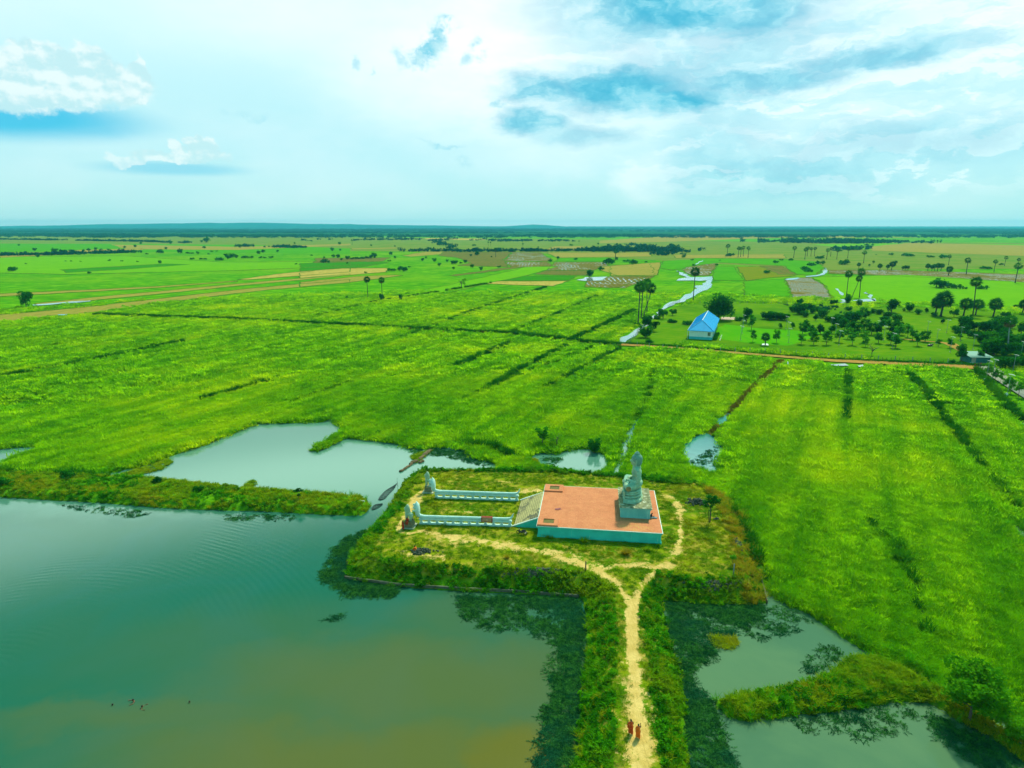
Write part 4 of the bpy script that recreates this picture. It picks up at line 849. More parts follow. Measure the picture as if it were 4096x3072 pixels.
# floating weed mats
wp = [[(985, 1288), (1245, 1292), (1268, 1350), (1264, 1400), (1256, 1500), (1248, 1659), (1245, 1900), (1150, 1900), (1155, 1659), (1168, 1560), (1185, 1480), (1195, 1395), (1140, 1362), (1080, 1362), (1010, 1350), (995, 1320)],
      [(800, 1143), (745, 1160), (712, 1200), (690, 1245), (740, 1290), (850, 1290), (862, 1270), (752, 1255), (745, 1238), (772, 1180)],
      [(1436, 1300), (1550, 1310), (1655, 1306), (1640, 1340), (1620, 1372), (1560, 1385), (1530, 1430), (1490, 1450), (1500, 1480), (1548, 1530), (1562, 1600), (1590, 1659), (1640, 1900), (1495, 1900), (1478, 1600), (1480, 1500), (1468, 1450), (1438, 1350)]]
P = np.concatenate([rnd_in(PL(q), 9.0) for q in wp]); P = P[in_view(P)]; P = P[(dist_water(P) < .2) & (RS.rand(len(P)) < .10 + .90 * sstep(fbm(P, .9, 61) + .30 * (1 - sstep(-dist_water(P), 1.0, 4.5)), .42, .70))]
P2 = []
for q, dn in ([[(1730, 1470), (1830, 1425), (1800, 1395), (1770, 1400), (1740, 1430)], 1.2], [[(1690, 1552), (1950, 1520), (2010, 1530), (1930, 1580), (1870, 1600), (1800, 1585), (1720, 1585)], .9], [[(1560, 1320), (1700, 1312), (1760, 1345), (1700, 1370), (1640, 1385)], .8],
              [[(2000, 1545), (2080, 1565), (2212, 1650), (2212, 1700), (2090, 1640), (2020, 1590)], 3.2], [[(880, 970), (990, 968), (1070, 1000), (1040, 1008), (960, 985), (900, 985)], 1.6], [[(700, 1340), (735, 1325), (745, 1335), (715, 1352)], 1.2],
              [[(1160, 985), (1215, 990), (1190, 1008)], 1.5], [[(120, 1090), (330, 1105), (300, 1118), (150, 1100)], .8], [[(480, 1112), (640, 1112), (640, 1122), (500, 1125)], .7], [[(1490, 1000), (1545, 960), (1548, 1010)], .7]): P2.append(rnd_in(PL(q), dn * 1.8))
P = np.concatenate([P] + P2); P = P[dist_water(P) < .1]
scatter('floating_weeds', P, np.full(len(P), .01), .5 + .6 * RS.rand(len(P)), weedc, 5, label='dark green water weeds floating in mats beside the banks', cat='water weeds', hscale=.7 + .8 * RS.rand(len(P)))
# far forest: a wood far off that reads as one mass
def farcrown(seed, n=150, R=9, h=11, sz=2.6):
    r = np.random.RandomState(seed); bl = [(r.randn() * R * .8, r.randn() * R * .8, h * (.3 + .35 * r.rand()), R * (.35 + .2 * r.rand()), R * .45, h * (.25 + .2 * r.rand())) for _ in range(6)]
    V, F = leaves_np(crown_pts(n, bl, r, .5), sz, r, .3, 1.2); return mesh_np('c', V, F, [M['far_leaf']], link=False)
fc = proto_coll('wood_clump', [farcrown(s) for s in range(4)])
def forest():
    r = np.random.RandomState(5); Ps = []
    for ylo, yhi, n, gap in ((909, 918, 3800, .40), (918, 934, 6500, .40), (934, 944, 3600, .44), (944, 952, 1100, .62)):
        # rows measured by distance so each belt is evenly filled
        ys = r.uniform(ylo, yhi, n); xs_ = r.uniform(-250, 4350, n)
        P = np.array([G(a, b, .3)[:2] for a, b in zip(xs_, ys)])
        q = fbm(np.column_stack([P[:, 0] * .35, P[:, 1]]), .0011, 71, 5); Ps.append(P[q > gap])
    P = np.concatenate(Ps); s = .8 + .9 * r.rand(len(P)); dist = np.hypot(P[:, 0], P[:, 1])
    s = s * np.clip(dist / 4000, .75, 2.6)
    return scatter('far_wood', P, np.full(len(P), .2), s, fc, 4, label='dark blue-green wood spreading along the far horizon', cat='wood', hscale=(.7 + .6 * r.rand(len(P))) * np.clip(dist / 6000, .8, 1.5))
forest()
def hills():
    V = []; F = []; n = 90; r = np.random.RandomState(3)
    for i in range(n):
        x = -12500 + 25000 * i / (n - 1)
        h = 12 + 85 * math.exp(-((x + 5600) / 4200) ** 2) + 14 * float(fbm(np.array([[x, 0.]]), .0009, 5)[0]) + 46 * math.exp(-((x - 500) / 420) ** 2)
        for dy, f in ((0, 0), (260, .75), (700, 1), (1500, .85), (2200, .1)): V.append((x, 12600 + dy, -.5 + h * f * (1 + .06 * r.randn())))
    for i in range(n - 1):
        for j in range(4): a = i * 5 + j; F.append((a, a + 5, a + 6, a + 1))
    o = mesh_np('hills', V, np.array(F), [M['far_leaf']], smooth=True); return tag(o, kind='structure')
hills()
# ------------------------------------------------------------------ trees: each kind is built once (height 1 m) and copied, trunk and crown of its own
def limb_tree(m, r, th, tr, spread, n=5, lean=0):
    top = Vector((lean, 0, th)); m.tube([(0, 0, -.15), (lean * .2, 0, th * .3), (lean * .6, 0, th * .7), top], [tr * 1.5, tr, tr * .8, tr * .6], 6)
    for i in range(n):
        a = 2 * PI * i / n + r.rand(); b = th * (.6 + .35 * r.rand()); L = spread * (.6 + .5 * r.rand())
        m.tube([(lean * b / th, 0, b), (lean + math.cos(a) * L * .5, math.sin(a) * L * .5, b + L * .5), (lean + math.cos(a) * L, math.sin(a) * L, b + L * .8)], [tr * .5, tr * .35, tr * .15], 5)
def tree_kind(name, blobs_, n, size, leaf, th=.35, tr=.03, seed=0, bark='bark', spread=.2, shell=.55, limbs=5):
    r = np.random.RandomState(seed); root = empty(name); COL.objects.unlink(root)
    m = MB(); limb_tree(m, r, th, tr, spread, limbs); t = m.build('trunk', M[bark], root)
    V, F = leaves_np(crown_pts(n, blobs_, r, shell), size, r); c = mesh_np('crown', V, F, [M[leaf]], root)
    for q in (t, c): COL.objects.unlink(q)
    return root
def blobset(seed, k, R, z0, z1, rr, rz=None):
    r = np.random.RandomState(seed); out = []
    for _ in range(k):
        a = r.rand() * 2 * PI; q = R * math.sqrt(r.rand()); s = rr * (.7 + .6 * r.rand()); out.append((q * math.cos(a), q * math.sin(a), z0 + (z1 - z0) * r.rand(), s, s, (rz or rr) * (.7 + .5 * r.rand())))
    return out
KINDS = {}
KINDS['big'] = [tree_kind('tree', blobset(s, 16, .34, .30, .80, .17, .15), 3400, .040, 'tree_leaf', .35, .03, s) for s in (1, 2)]
KINDS['globe'] = [tree_kind('tree', blobset(s, 30, .25, .27, .76, .19, .19), 5200, .036, 'tree_leaf', .3, .03, s) for s in (2,)]
KINDS['round'] = [tree_kind('tree', blobset(s, 13, .26, .26, .78, .19, .22), 1000, .07, 'tree_leaf', .42, .03, s) for s in (3, 4, 5)]
KINDS['wide'] = [tree_kind('tree', blobset(s, 12, .46, .35, .72, .20, .17), 1000, .08, 'tree_leaf', .35, .04, s) for s in (6, 7)]
KINDS['bush'] = [tree_kind('bush', blobset(s, 9, .45, .20, .62, .30, .26), 700, .10, 'tree_leaf', .3, .04, s) for s in (8, 9, 10)]
KINDS['young'] = [tree_kind('young_tree', blobset(s, 13, .19, .40, .88, .11, .13), 560, .06, 'young_leaf', .6, .013, s, spread=.2, shell=.3) for s in (11, 12, 13, 14)]
KINDS['youngdark'] = [tree_kind('young_tree', blobset(s, 13, .21, .30, .84, .14, .16), 750, .06, 'tree_leaf', .5, .018, s, spread=.22, shell=.3) for s in (15, 16)]
KINDS['far'] = [tree_kind('tree', blobset(s, 9, .26, .26, .74, .22, .24), 190, .16, 'tree_leaf', .4, .04, s, limbs=3) for s in (21, 22, 23)]
KINDS['farbush'] = [tree_kind('bush', blobset(s, 7, .55, .25, .60, .32, .26), 170, .2, 'tree_leaf', .3, .05, s, limbs=3) for s in (24, 25)]
KINDS['pale'] = [tree_kind('tree', blobset(31, 12, .34, .35, .85, .15, .12), 420, .05, 'lime_leaf', .55, .03, 31, limbs=8, spread=.35, shell=.2)]
KINDS['limebush'] = [tree_kind('bush', blobset(s, 26, .50, .2, .78, .17, .15), 5200, .042, 'lime_leaf', .3, .03, s) for s in (33,)]
KINDS['limeglobe'] = [tree_kind('tree', blobset(37, 30, .30, .24, .82, .16, .14), 6500, .034, 'lime_leaf', .3, .02, 37)]
KINDS['bare'] = [tree_kind('tree', blobset(35, 8, .25, .5, .9, .12, .1), 60, .03, 'dead_leaf', .6, .02, 35, limbs=12, spread=.35, shell=.2)]
def palm_kind(seed, trunk_r, cr, zc, n=30, dead=5, fsize=1.0, seg=11, bend=.03, bark='palm_bark', stocky=False):
    # height 1 m: crown centre at zc, crown radius cr
    r = np.random.RandomState(seed); root = empty('palm_tree'); COL.objects.unlink(root)
    m = MB(); m.tube([(0, 0, -.02), (bend * .2, 0, zc * .25), (bend * .7, 0, zc * .65), (bend, 0, zc)], [trunk_r * 1.35, trunk_r, trunk_r * .9, trunk_r * .95], 8)
    t = m.build('trunk', M[bark], root, smooth=True)
    V = []; F = []; MI = []; top = np.array([bend, 0, zc])
    for i in range(n + dead):
        isdead = i >= n
        a = i * 2.399963 + r.rand() * .3
        el = math.asin(1 - 2 * (i + .5) / n * .95) if not isdead else -(.75 + .5 * r.rand())
        d = np.array([math.cos(a) * math.cos(el), math.sin(a) * math.cos(el), math.sin(el)])
        L = cr * (.44 + .12 * r.rand()); base = top + d * L
        u = np.cross(d, [0, 0, 1.0]); u = u / (np.linalg.norm(u) + 1e-6); tw = r.randn() * .6; v = np.cross(u, d); u, v = u * math.cos(tw) + v * math.sin(tw), v * math.cos(tw) - u * math.sin(tw)
        b0 = len(V); V += [top, top + u * cr * .02, base + u * cr * .015, base - u * cr * .015]; F.append((b0, b0 + 1, b0 + 2, b0 + 3)); MI.append(1 if isdead else 0)
        fr = cr * (.56 if not isdead else .42) * fsize * (.85 + .3 * r.rand())
        for k in range(seg):
            w0 = -1.9 + 3.8 * k / seg; w1 = w0 + 3.8 / seg * .95; wm = (w0 + w1) / 2
            droop = -.16 * fr * r.rand()
            p0 = base + (d * math.cos(w0) + u * math.sin(w0)) * fr * .45 + v * .03 * fr; p1 = base + (d * math.cos(w1) + u * math.sin(w1)) * fr * .45
            tip = base + (d * math.cos(wm) + u * math.sin(wm)) * fr + np.array([0, 0, droop]) + v * fr * .12 * r.randn()
            b0 = len(V); V += [base, p0, tip, p1]; F.append((b0, b0 + 1, b0 + 2, b0 + 3)); MI.append(1 if isdead else 0)
    c = mesh_np('crown', V, np.array(F), [M['palm_leaf'], M['dead_leaf']], root, midx=MI)
    for q in (t, c): COL.objects.unlink(q)
    return root
KINDS['palm'] = [palm_kind(s, .012, .16, .84, 34, 8, bend=b) for s, b in ((41, .03), (42, -.04), (43, .01))]
KINDS['palm_far'] = [palm_kind(s, .020, .21, .80, 20, 3, seg=7, bend=b) for s, b in ((44, .02), (45, -.02))]
KINDS['palm_stocky'] = [palm_kind(s, .035, .36, .64, 44, 6, bend=.05) for s in (46, 47)]
KINDS['palm_lean'] = [palm_kind(48, .012, .17, .84, 34, 10, bend=.2)]
KINDS['palm_dead'] = [palm_kind(49, .016, .19, .80, 20, 26, bend=.06, bark='grey_bark')]
def plant(kind, x, y, hgt, label, group=None, cat=None, rz=None, wide=1.0, z=None, name=None):
    proto = KINDS[kind][RS.randint(len(KINDS[kind]))]; o = copy_tree(proto)
    p = G(x, y, .3) if not isinstance(x, Vector) else x
    o.location = (p[0], p[1], (hz(p) if p[1] < 190 else .3) if z is None else z)
    o.scale = (hgt * wide, hgt * wide, hgt); o.rotation_euler = (0, 0, RS.rand() * 6.28 if rz is None else rz)
    cat = cat or ('palm tree' if 'palm' in kind else 'bush' if 'bush' in kind else 'tree')
    if name: o.name = name
    return tag(o, label, cat, group)
def hpx(x, yb, yt):                                 # real height of a thing standing at photo pixel (x, yb) and reaching row yt
    p = G(x, yb, .3); d = math.hypot(p[0], p[1]); a, fw, up = ray(x, yt); return CH + up / math.hypot(a, fw) * d - .3
def palm(kind, x, yb, yt, label, group=None, rz=None, wide=1.0): return plant(kind, x, yb, hpx(x, yb, yt), label, group, rz=rz, wide=wide)

G1 = 'tall palms beside the flooded ditch'
palm('palm', 2552, 1297, 1119, 'tall sugar palm nearest the road, leftmost of the cluster beside the ditch', G1, 0)
palm('palm', 2564, 1280, 1116, 'tall thin sugar palm just behind the leftmost one of the ditch cluster', G1, 0)
palm('palm', 2588, 1257, 1107, 'tallest crowned sugar palm of the ditch cluster, third from the left', G1, 0)
palm('palm_lean', 2574, 1268, 1132, 'sugar palm leaning right in the ditch cluster with brown lower fronds', G1, 0)
palm('palm', 2772, 1206, 1063, 'lone tall palm standing in front of the wide flooded canal', rz=0)
palm('palm', 1472, 1200, 1101, 'left of two palms standing alone in the middle green paddies', 'pair of palms in the green paddies')
palm('palm', 1530, 1204, 1105, 'right of two palms in the middle paddies, shrub at its foot', 'pair of palms in the green paddies')
palm('palm', 3385, 1190, 1077, 'left of three tall palms right of the ploughed flooded lot', 'three palms by the ploughed lot')
palm('palm_lean', 3408, 1190, 1098, 'leaning palm, middle one of three right of the ploughed flooded lot', 'three palms by the ploughed lot')
palm('palm', 3437, 1192, 1067, 'tallest and right of three palms beside the ploughed flooded lot', 'three palms by the ploughed lot')
palm('palm', 3891, 1264, 1099, 'very tall thin palm rising above the stocky palms on the right')
palm('palm_dead', 4028, 1418, 1249, 'grey-trunked palm with hanging dead brown fronds near the right edge')
for x, yb, yt, l in ((3762, 1268, 1158, 'big leaning stocky palm with a double crown beyond the park'), (3740, 1262, 1180, 'shorter shaggy palm under the big leaning palm beyond the park'), (3853, 1265, 1185, 'stocky dark palm left of the very tall thin palm'),
                     (3901, 1262, 1190, 'stocky dark palm right of the very tall thin palm'), (3972, 1268, 1187, 'bushy stocky palm standing alone behind the park trees on the right'), (4088, 1258, 1192, 'stocky dark palm at the right edge of the view')):
    palm('palm_stocky', x, yb, yt, l, 'stocky palms behind the park', 0)
FARP = 'far palms dotting the fields on the right'
c8 = lambda x, y: (2400 + x * .7667, 880 + y * .7667)
def far_palm(x, b, t, label, group, conv=c8, kind='palm_far'):
    X, B = conv(x, b); T_ = conv(x, t)[1]; return palm(kind, X, B, T_, label, group)
for x, b, t in ((663, 190, 122), (720, 195, 135), (733, 194, 138), (747, 190, 132), (772, 198, 135), (1010, 198, 132), (1068, 205, 140), (1080, 190, 135), (1100, 190, 140), (1118, 190, 137), (1182, 205, 145), (1203, 190, 138), (1235, 205, 145), (1292, 200, 138), (1375, 225, 155), (80, 205, 157)):
    far_palm(x, b, t, 'small far-off palm among the pale fields beyond the park and canal', FARP)
for x, b, t, l in ((1818, 236, 178, 'far palm with a bush below it, in the pale fields on the right'), (1910, 284, 192, 'tall palm at the edge of the pale stubble strip on the right'), (2055, 270, 202, 'palm in the stubble strip between two bushes far right'),
                   (2110, 240, 185, 'far palm with bush at its foot near the right edge'), (2165, 330, 215, 'tall dark palm near the right edge at the end of the stubble strip'), (2178, 250, 195, 'short dark palm behind the tall one near the right edge')): far_palm(x, b, t, l, None)
for x, b, t in ((1350, 252, 220), (1460, 264, 225), (1500, 262, 230), (1520, 262, 210), (1543, 236, 210), (1710, 265, 225), (1730, 266, 232), (1745, 264, 226), (1760, 266, 222), (1778, 264, 222), (1578, 264, 238), (1592, 264, 235), (1606, 264, 235), (1817, 290, 236), (1425, 230, 210), (1405, 246, 228)):
    far_palm(x, b, t, 'short stocky palm in the clumps along the pale stubble strip', 'short palms along the stubble strip', kind='palm_stocky')
c2 = lambda x, y: (1200 + x * .6329, 880 + y * .6329)
for x, b, t, l in ((1237, 236, 172, 'lone palm in the dull fields near the middle of the horizon'), (1408, 180, 142, 'small lone palm above the middle stubble fields'), (1505, 202, 165, 'dark little palm beside the tree row in the middle distance'),
                   (1992, 256, 188, 'palm standing in the stubble before the dark grove in the middle distance'), (1763, 152, 128, 'tiny palm against the dark wood, middle right of the horizon')): far_palm(x, b, t, l, None, c2)
for x, b, t in ((1190, 168, 134), (1205, 165, 136), (330, 155, 122), (504, 140, 122), (203, 195, 170)): far_palm(x, b, t, 'tiny palm in the dull far fields left of the middle', 'tiny far palms left of the middle', c2)

# single trees one can tell apart
def sp(kind, x, yb, yt, label, group=None, wide=1.0, conv=None, name=None, cat=None):
    T_ = yt
    if conv: x, yb = conv(x, yb); T_ = conv(0, yt)[1]
    return plant(kind, x, yb, hpx(x, yb, T_), label, group, wide=wide, name=name, cat=cat)
c1 = lambda x, y: (x * .6329, 880 + y * .6329)
sp('globe', 2872, 1280, 1165, 'huge round dark tree towering behind the blue-roofed building', wide=1.45)
sp('big', 2602, 1325, 1250, 'broad dark tree at the foot of the ditch palms', wide=1.15)
sp('round', 2582, 1352, 1292, 'small dome-shaped tree in front of the broad tree by the ditch corner', wide=1.2)
sp('bush', 2548, 1304, 1286, 'small dark shrub at the foot of the leftmost tall palm', wide=1.3)
sp('wide', 2652, 1277, 1228, 'spreading leafy tree overhanging the ditch fence', wide=.8); sp('wide', 2690, 1264, 1232, 'low leafy tree right of the one overhanging the ditch fence', wide=.9)
sp('bush', 2690, 1292, 1268, 'low scrub between the ditch trees and the blue roof', wide=1.3); sp('bush', 2748, 1300, 1272, 'shrub touching the left side of the blue-roofed building', wide=1.1)
sp('bush', 2598, 1372, 1352, 'low shrub behind the roadside fence corner', wide=1.5)
sp('round', 2984, 1292, 1228, 'dark round tree standing alone right of the huge tree', wide=.85); sp('bush', 2954, 1285, 1258, 'shrub in front of the pink slab beside the huge tree'); sp('young', 3005, 1322, 1255, 'slender tree just right of the dark round tree')
sp('palm_stocky', 3061, 1382, 1326, 'young fan-leaved tree with white slab at its foot on the park lawn', name='young_tree', cat='tree')
sp('young', 3011, 1370, 1315, 'little feathery young tree near the lamp right of the building'); sp('young', 3105, 1374, 1310, 'slim young tree right of the fan-leaved tree')
sp('round', 106, 1231, 1160, 'lone leafy tree in the fields at the far left', wide=.9); sp('bush', 53, 1085, 1060, 'round bush in the bright field near the left edge', wide=1.1)
sp('pale', 1846, 1153, 1108, 'sparse yellow-green tree alone in the middle paddies', wide=1.1)
sp('bush', 1385, 1198, 1180, 'small shrub left of the two paddy palms', wide=.7); sp('round', 1602, 1204, 1175, 'stumpy dark shrub right of the two paddy palms', wide=.6); sp('bush', 1530, 1200, 1168, 'shrub growing round the foot of the right paddy palm', wide=.7)
sp('round', 2360, 1108, 1076, 'dark tree at the edge of the small square pond', wide=.7); sp('round', 2402, 1080, 1063, 'small round tree behind the small square pond')
sp('round', 2434, 1056, 1028, 'dark tree in the middle stubble left of the grass lane', wide=.8); sp('round', 1909, 1021, 1004, 'round tree in the brown pasture, middle distance', wide=.9)
sp('bush', 3063, 1093, 1077, 'round bush in the ripening yellow field'); sp('bush', 1388, 1055, 1046, 'tiny bush on the bright stubble strip'); sp('bush', 357, 1094, 1084, 'tiny bush in the left bright paddies')
sp('far', 640, 1055, 1039, 'small flat-topped tree in the bright left fields'); sp('farbush', 642, 1013, 992, 'light round tree in the left hedgerow'); sp('bare', 3485, 1434, 1362, 'bare greyish tree leaning on the roadside fence')
sp('big', 3845, 1448, 1368, 'dark dense tree beside the gatehouse at the end of the dirt road', wide=.75)
sp('round', 3565, 1252, 1193, 'large dark rounded tree at the back of the park, right of the canal puddles', wide=1.2); sp('round', 3637, 1248, 1204, 'dark round tree right of the largest one at the back of the park', wide=1.0)
sp('wide', 3198, 1222, 1188, 'dark spreading tree at the foot of the ploughed flooded lot', wide=.8); sp('wide', 3335, 1224, 1192, 'dark spreading tree right of the ploughed flooded lot', wide=.9)
sp('round', 3392, 1218, 1170, 'tall leafy tree below the three palms', wide=.8); sp('round', 3435, 1226, 1196, 'small round tree on the canal bank right of the three palms')
sp('wide', 3815, 1270, 1230, 'dark bushy tree between the stocky palms', wide=.85); sp('bush', 4022, 1265, 1238, 'dark bush between the stocky palms at the right edge')
for x, b, w_ in ((3745, 1150, 44), (3765, 1154, 40), (3790, 1152, 30)): sp('far', x, b, b - w_, 'tree of the dark grove in the bright field on the right', 'dark grove in the bright right field', wide=1.3)
for x, b, w_ in ((3826, 1156, 26), (3857, 1157, 14), (3935, 1158, 22), (3912, 1158, 14)): sp('farbush', x, b, b - w_, 'bush in the row right of the dark grove', 'bushes right of the dark grove', wide=1.0)
# the park: young trees in rows, darker trees behind
c3 = lambda x, y: (3050 + x * .2486, 1150 + y * .2486)
for x, b, h_ in ((620, 925, 210), (820, 930, 230), (1025, 930, 260), (1225, 890, 220), (1440, 935, 250), (1655, 965, 190), (1620, 900, 230), (1370, 835, 210), (810, 860, 240), (1860, 910, 190), (2060, 925, 200), (2140, 990, 200), (1010, 870, 180)):
    sp('young', x, b, b - h_, 'slender young tree of the front rows on the park lawn', 'young trees in rows on the park lawn', conv=c3, wide=1.3)
for x, b, h_ in ((930, 760, 190), (770, 750, 170), (1540, 780, 210), (1750, 770, 230), (640, 760, 200), (1850, 760, 190), (690, 700, 200), (1110, 750, 170), (1310, 700, 220), (1420, 740, 220), (280, 660, 90), (490, 660, 110), (1190, 640, 200), (2080, 760, 210), (2190, 770, 230), (1640, 690, 200)):
    sp('youngdark', x, b, b - h_, 'bushy young tree of the middle rows of the park', 'bushy young trees in the middle of the park', conv=c3, wide=1.4)
mid = np.array([(430, 420), (900, 380), (1500, 420), (1900, 460), (2200, 560), (2200, 780), (1700, 760), (1000, 700), (560, 640)], float); q_ = rnd_in(mid / 100, .28) * 100
for x, b in q_: sp(('youngdark', 'young', 'round')[RS.randint(3)], x, b, b - 110 - 110 * RS.rand(), 'tree of the loose planting in the middle of the park', 'loose planting in the middle of the park', conv=c3, wide=1.1 + .4 * RS.rand())
for x, b, h_ in ((60, 520, 160), (110, 530, 150), (170, 525, 150), (230, 520, 150), (300, 530, 130), (350, 540, 130), (480, 400, 110), (590, 440, 160), (680, 480, 120), (800, 420, 100), (740, 350, 110), (860, 370, 90), (1050, 560, 120), (1210, 560, 140), (1370, 520, 150), (1480, 560, 190), (1390, 380, 90), (1560, 470, 110), (1690, 460, 100), (1780, 420, 90), (1880, 440, 100), (2010, 500, 120), (1960, 600, 150), (2150, 560, 140)):
    sp('round', x, b, b - h_, 'dark tree of the thicket at the back of the park', 'dark thicket at the back of the park', conv=c3, wide=1.5)
c4 = lambda x, y: (3500 + x * .2713, 1150 + y * .2713)
for x, b, h_ in ((50, 830, 160), (230, 850, 260), (300, 900, 230), (550, 790, 220), (620, 870, 210), (350, 760, 260), (480, 740, 220), (930, 880, 130), (1100, 900, 180), (1250, 780, 110), (1540, 1110, 200), (1620, 1000, 250), (1760, 1010, 300)):
    sp('young', x, b, b - h_, 'young tree on the right part of the park lawn', 'young trees on the right of the park', conv=c4, wide=1.25)
for x, b, h_ in ((735, 810, 190), (990, 540, 90), (870, 440, 80), (640, 400, 100), (760, 380, 90), (420, 360, 60), (1230, 720, 150), (1330, 680, 140), (1430, 640, 140), (1520, 650, 150), (1620, 680, 190), (1720, 650, 200), (1820, 700, 190), (1900, 690, 170), (2000, 900, 240), (2150, 700, 210), (2100, 1010, 240), (2190, 900, 260), (1560, 860, 220), (1680, 820, 200), (1740, 1000, 260), (1850, 880, 260), (1940, 1010, 200), (1460, 760, 130), (1380, 750, 120), (2160, 1180, 200), (1920, 1190, 180), (2030, 1190, 160), (1180, 660, 110), (1420, 430, 40), (1850, 1190, 160)):
    sp('round' if (x + b) % 3 else 'youngdark', x, b, b - h_, 'leafy tree in the dense planting at the right end of the park', 'dense planting at the right end of the park', conv=c4, wide=1.4)
dense = np.array([(1250, 640), (2195, 600), (2195, 1190), (1900, 1200), (1640, 1020), (1500, 900), (1300, 760)], float); q_ = rnd_in(dense / 100, .55) * 100
for x, b in q_: sp(('round', 'young', 'youngdark')[RS.randint(3)], x, b, b - 150 - 90 * RS.rand(), 'leafy tree in the dense planting at the right end of the park', 'dense planting at the right end of the park', conv=c4, wide=1.2)
for x, b, h_, w_ in ((1670, 1330, 250, .9), (1765, 1385, 220, 1), (1845, 1425, 200, .7), (1925, 1500, 220, 1), (1995, 1560, 250, 1), (2110, 1620, 260, 1.1), (1610, 1260, 90, .6)):
    sp('young', x, b, b - h_, 'sapling in the row lining the concrete road', 'saplings lining the concrete road', conv=c4, wide=w_)
for x, b in ((1430, 1280), (2110, 300), (100, 1170), (310, 1220), (1120, 1120)): sp('bush', x, b, b - 70, 'low dark bush beside the dirt road', 'low bushes by the dirt road', conv=c4, wide=1.3)
# trees scattered over the far fields
FL = [('far', c1, 'small tree in the hedgerows of the far left fields', 'small trees of the far left fields',
       ((220, 195, 172), (345, 212, 172), (385, 205, 182), (410, 208, 182), (530, 202, 180), (605, 190, 170), (325, 226, 205), (685, 196, 178), (1140, 212, 176), (1250, 216, 194), (1430, 235, 208), (1440, 248, 212), (1465, 240, 205), (1490, 240, 210), (1665, 206, 182), (1635, 216, 190), (1755, 204, 184),
        (760, 116, 98), (890, 152, 134), (1310, 142, 98), (1275, 142, 124), (1080, 152, 130), (850, 210, 182), (1515, 176, 148), (2035, 270, 246), (2055, 270, 238), (2075, 270, 252), (2145, 155, 138), (1930, 132, 118), (1050, 186, 168), (790, 178, 160), (855, 172, 152), (2100, 196, 170), (2150, 195, 182), (1862, 152, 138), (20, 222, 198), (75, 222, 200), (120, 164, 150), (240, 236, 212), (560, 196, 174), (1290, 180, 160))),
      ('farbush', c1, 'low bush in the far left fields', 'low bushes of the far left fields',
       ((690, 259, 246), (1215, 250, 234), (1270, 250, 236), (1298, 250, 236), (1385, 256, 230), (1400, 256, 234), (1540, 242, 222), (1565, 242, 222), (1590, 242, 222), (1645, 242, 226), (1672, 242, 228), (1715, 242, 222), (870, 266, 256), (1870, 282, 270), (1970, 226, 216), (568, 336, 322), (165, 278, 270), (450, 262, 254), (510, 264, 256), (770, 262, 252), (500, 220, 206), (930, 218, 206), (1190, 214, 198), (1215, 214, 202), (1340, 202, 190), (1370, 200, 190), (1320, 218, 208), (1700, 170, 160), (640, 190, 178), (415, 262, 254))),
      ('far', c2, 'small tree in the middle distance among stubble fields', 'small trees among the middle stubble fields',
       ((1833, 360, 312), (2110, 278, 243), (1630, 246, 226), (970, 312, 293), (1145, 318, 292), (1088, 302, 275), (880, 292, 266), (850, 264, 236), (775, 260, 236), (797, 242, 226), (1120, 224, 194), (1080, 230, 212), (1210, 237, 224), (575, 222, 196), (600, 242, 222), (632, 322, 284), (655, 326, 290), (668, 324, 292), (930, 266, 246), (965, 280, 252), (985, 280, 250), (1045, 272, 246), (1580, 266, 242), (710, 202, 180), (470, 240, 200), (450, 244, 212), (300, 250, 222), (210, 236, 212), (240, 238, 210), (252, 156, 136), (450, 166, 152), (600, 170, 158), (255, 192, 180), (1320, 196, 186), (2000, 252, 228), (1885, 156, 142), (2070, 262, 246), (145, 272, 250), (180, 272, 252), (152, 242, 226), (262, 256, 236))),
      ('farbush', c2, 'low bush in the middle distance between the fields', 'low bushes of the middle distance',
       ((1740, 252, 236), (1258, 302, 284), (565, 262, 248), (414, 336, 322), (1100, 164, 150), (1715, 164, 148), (1740, 254, 244), (565, 322, 300), (590, 322, 302), (330, 250, 230), (360, 248, 228), (395, 246, 226), (425, 244, 224), (690, 300, 288), (1020, 196, 182), (1350, 202, 186), (1560, 200, 188), (2100, 282, 272), (1700, 290, 284), (1015, 276, 262))),
      ('farbush', c8, 'low bush among the pale fields on the right', 'low bushes among the pale right fields',
       ((870, 279, 258), (995, 212, 196), (945, 212, 200), (915, 226, 206), (1520, 184, 168), (1590, 188, 168), (1608, 190, 170), (1628, 190, 172), (1715, 196, 180), (1735, 196, 182), (1785, 200, 175), (1795, 196, 178), (435, 197, 182), (175, 229, 202), (45, 230, 192), (1150, 204, 180), (1140, 202, 184), (1150, 232, 206), (1262, 234, 212), (1278, 232, 198), (1100, 240, 216), (1085, 272, 246), (1070, 262, 236), (670, 190, 170), (685, 186, 168), (1990, 254, 242), (2010, 256, 236), (2030, 256, 240), (2090, 236, 222), (1255, 164, 150), (1310, 158, 140), (1330, 158, 138), (1345, 158, 142), (1440, 182, 176), (1420, 132, 122), (4, 262, 240), (240, 222, 212), (128, 218, 206), (150, 218, 206), (480, 212, 200), (490, 240, 226), (610, 238, 226), (625, 212, 206), (380, 140, 118), (400, 148, 134)))]
for kind, cv, lab, grp, pts in FL:
    for x, b, t in pts: sp(kind, x, b, t, lab, grp, conv=cv, wide=1.15 if kind == 'far' else 1.25)
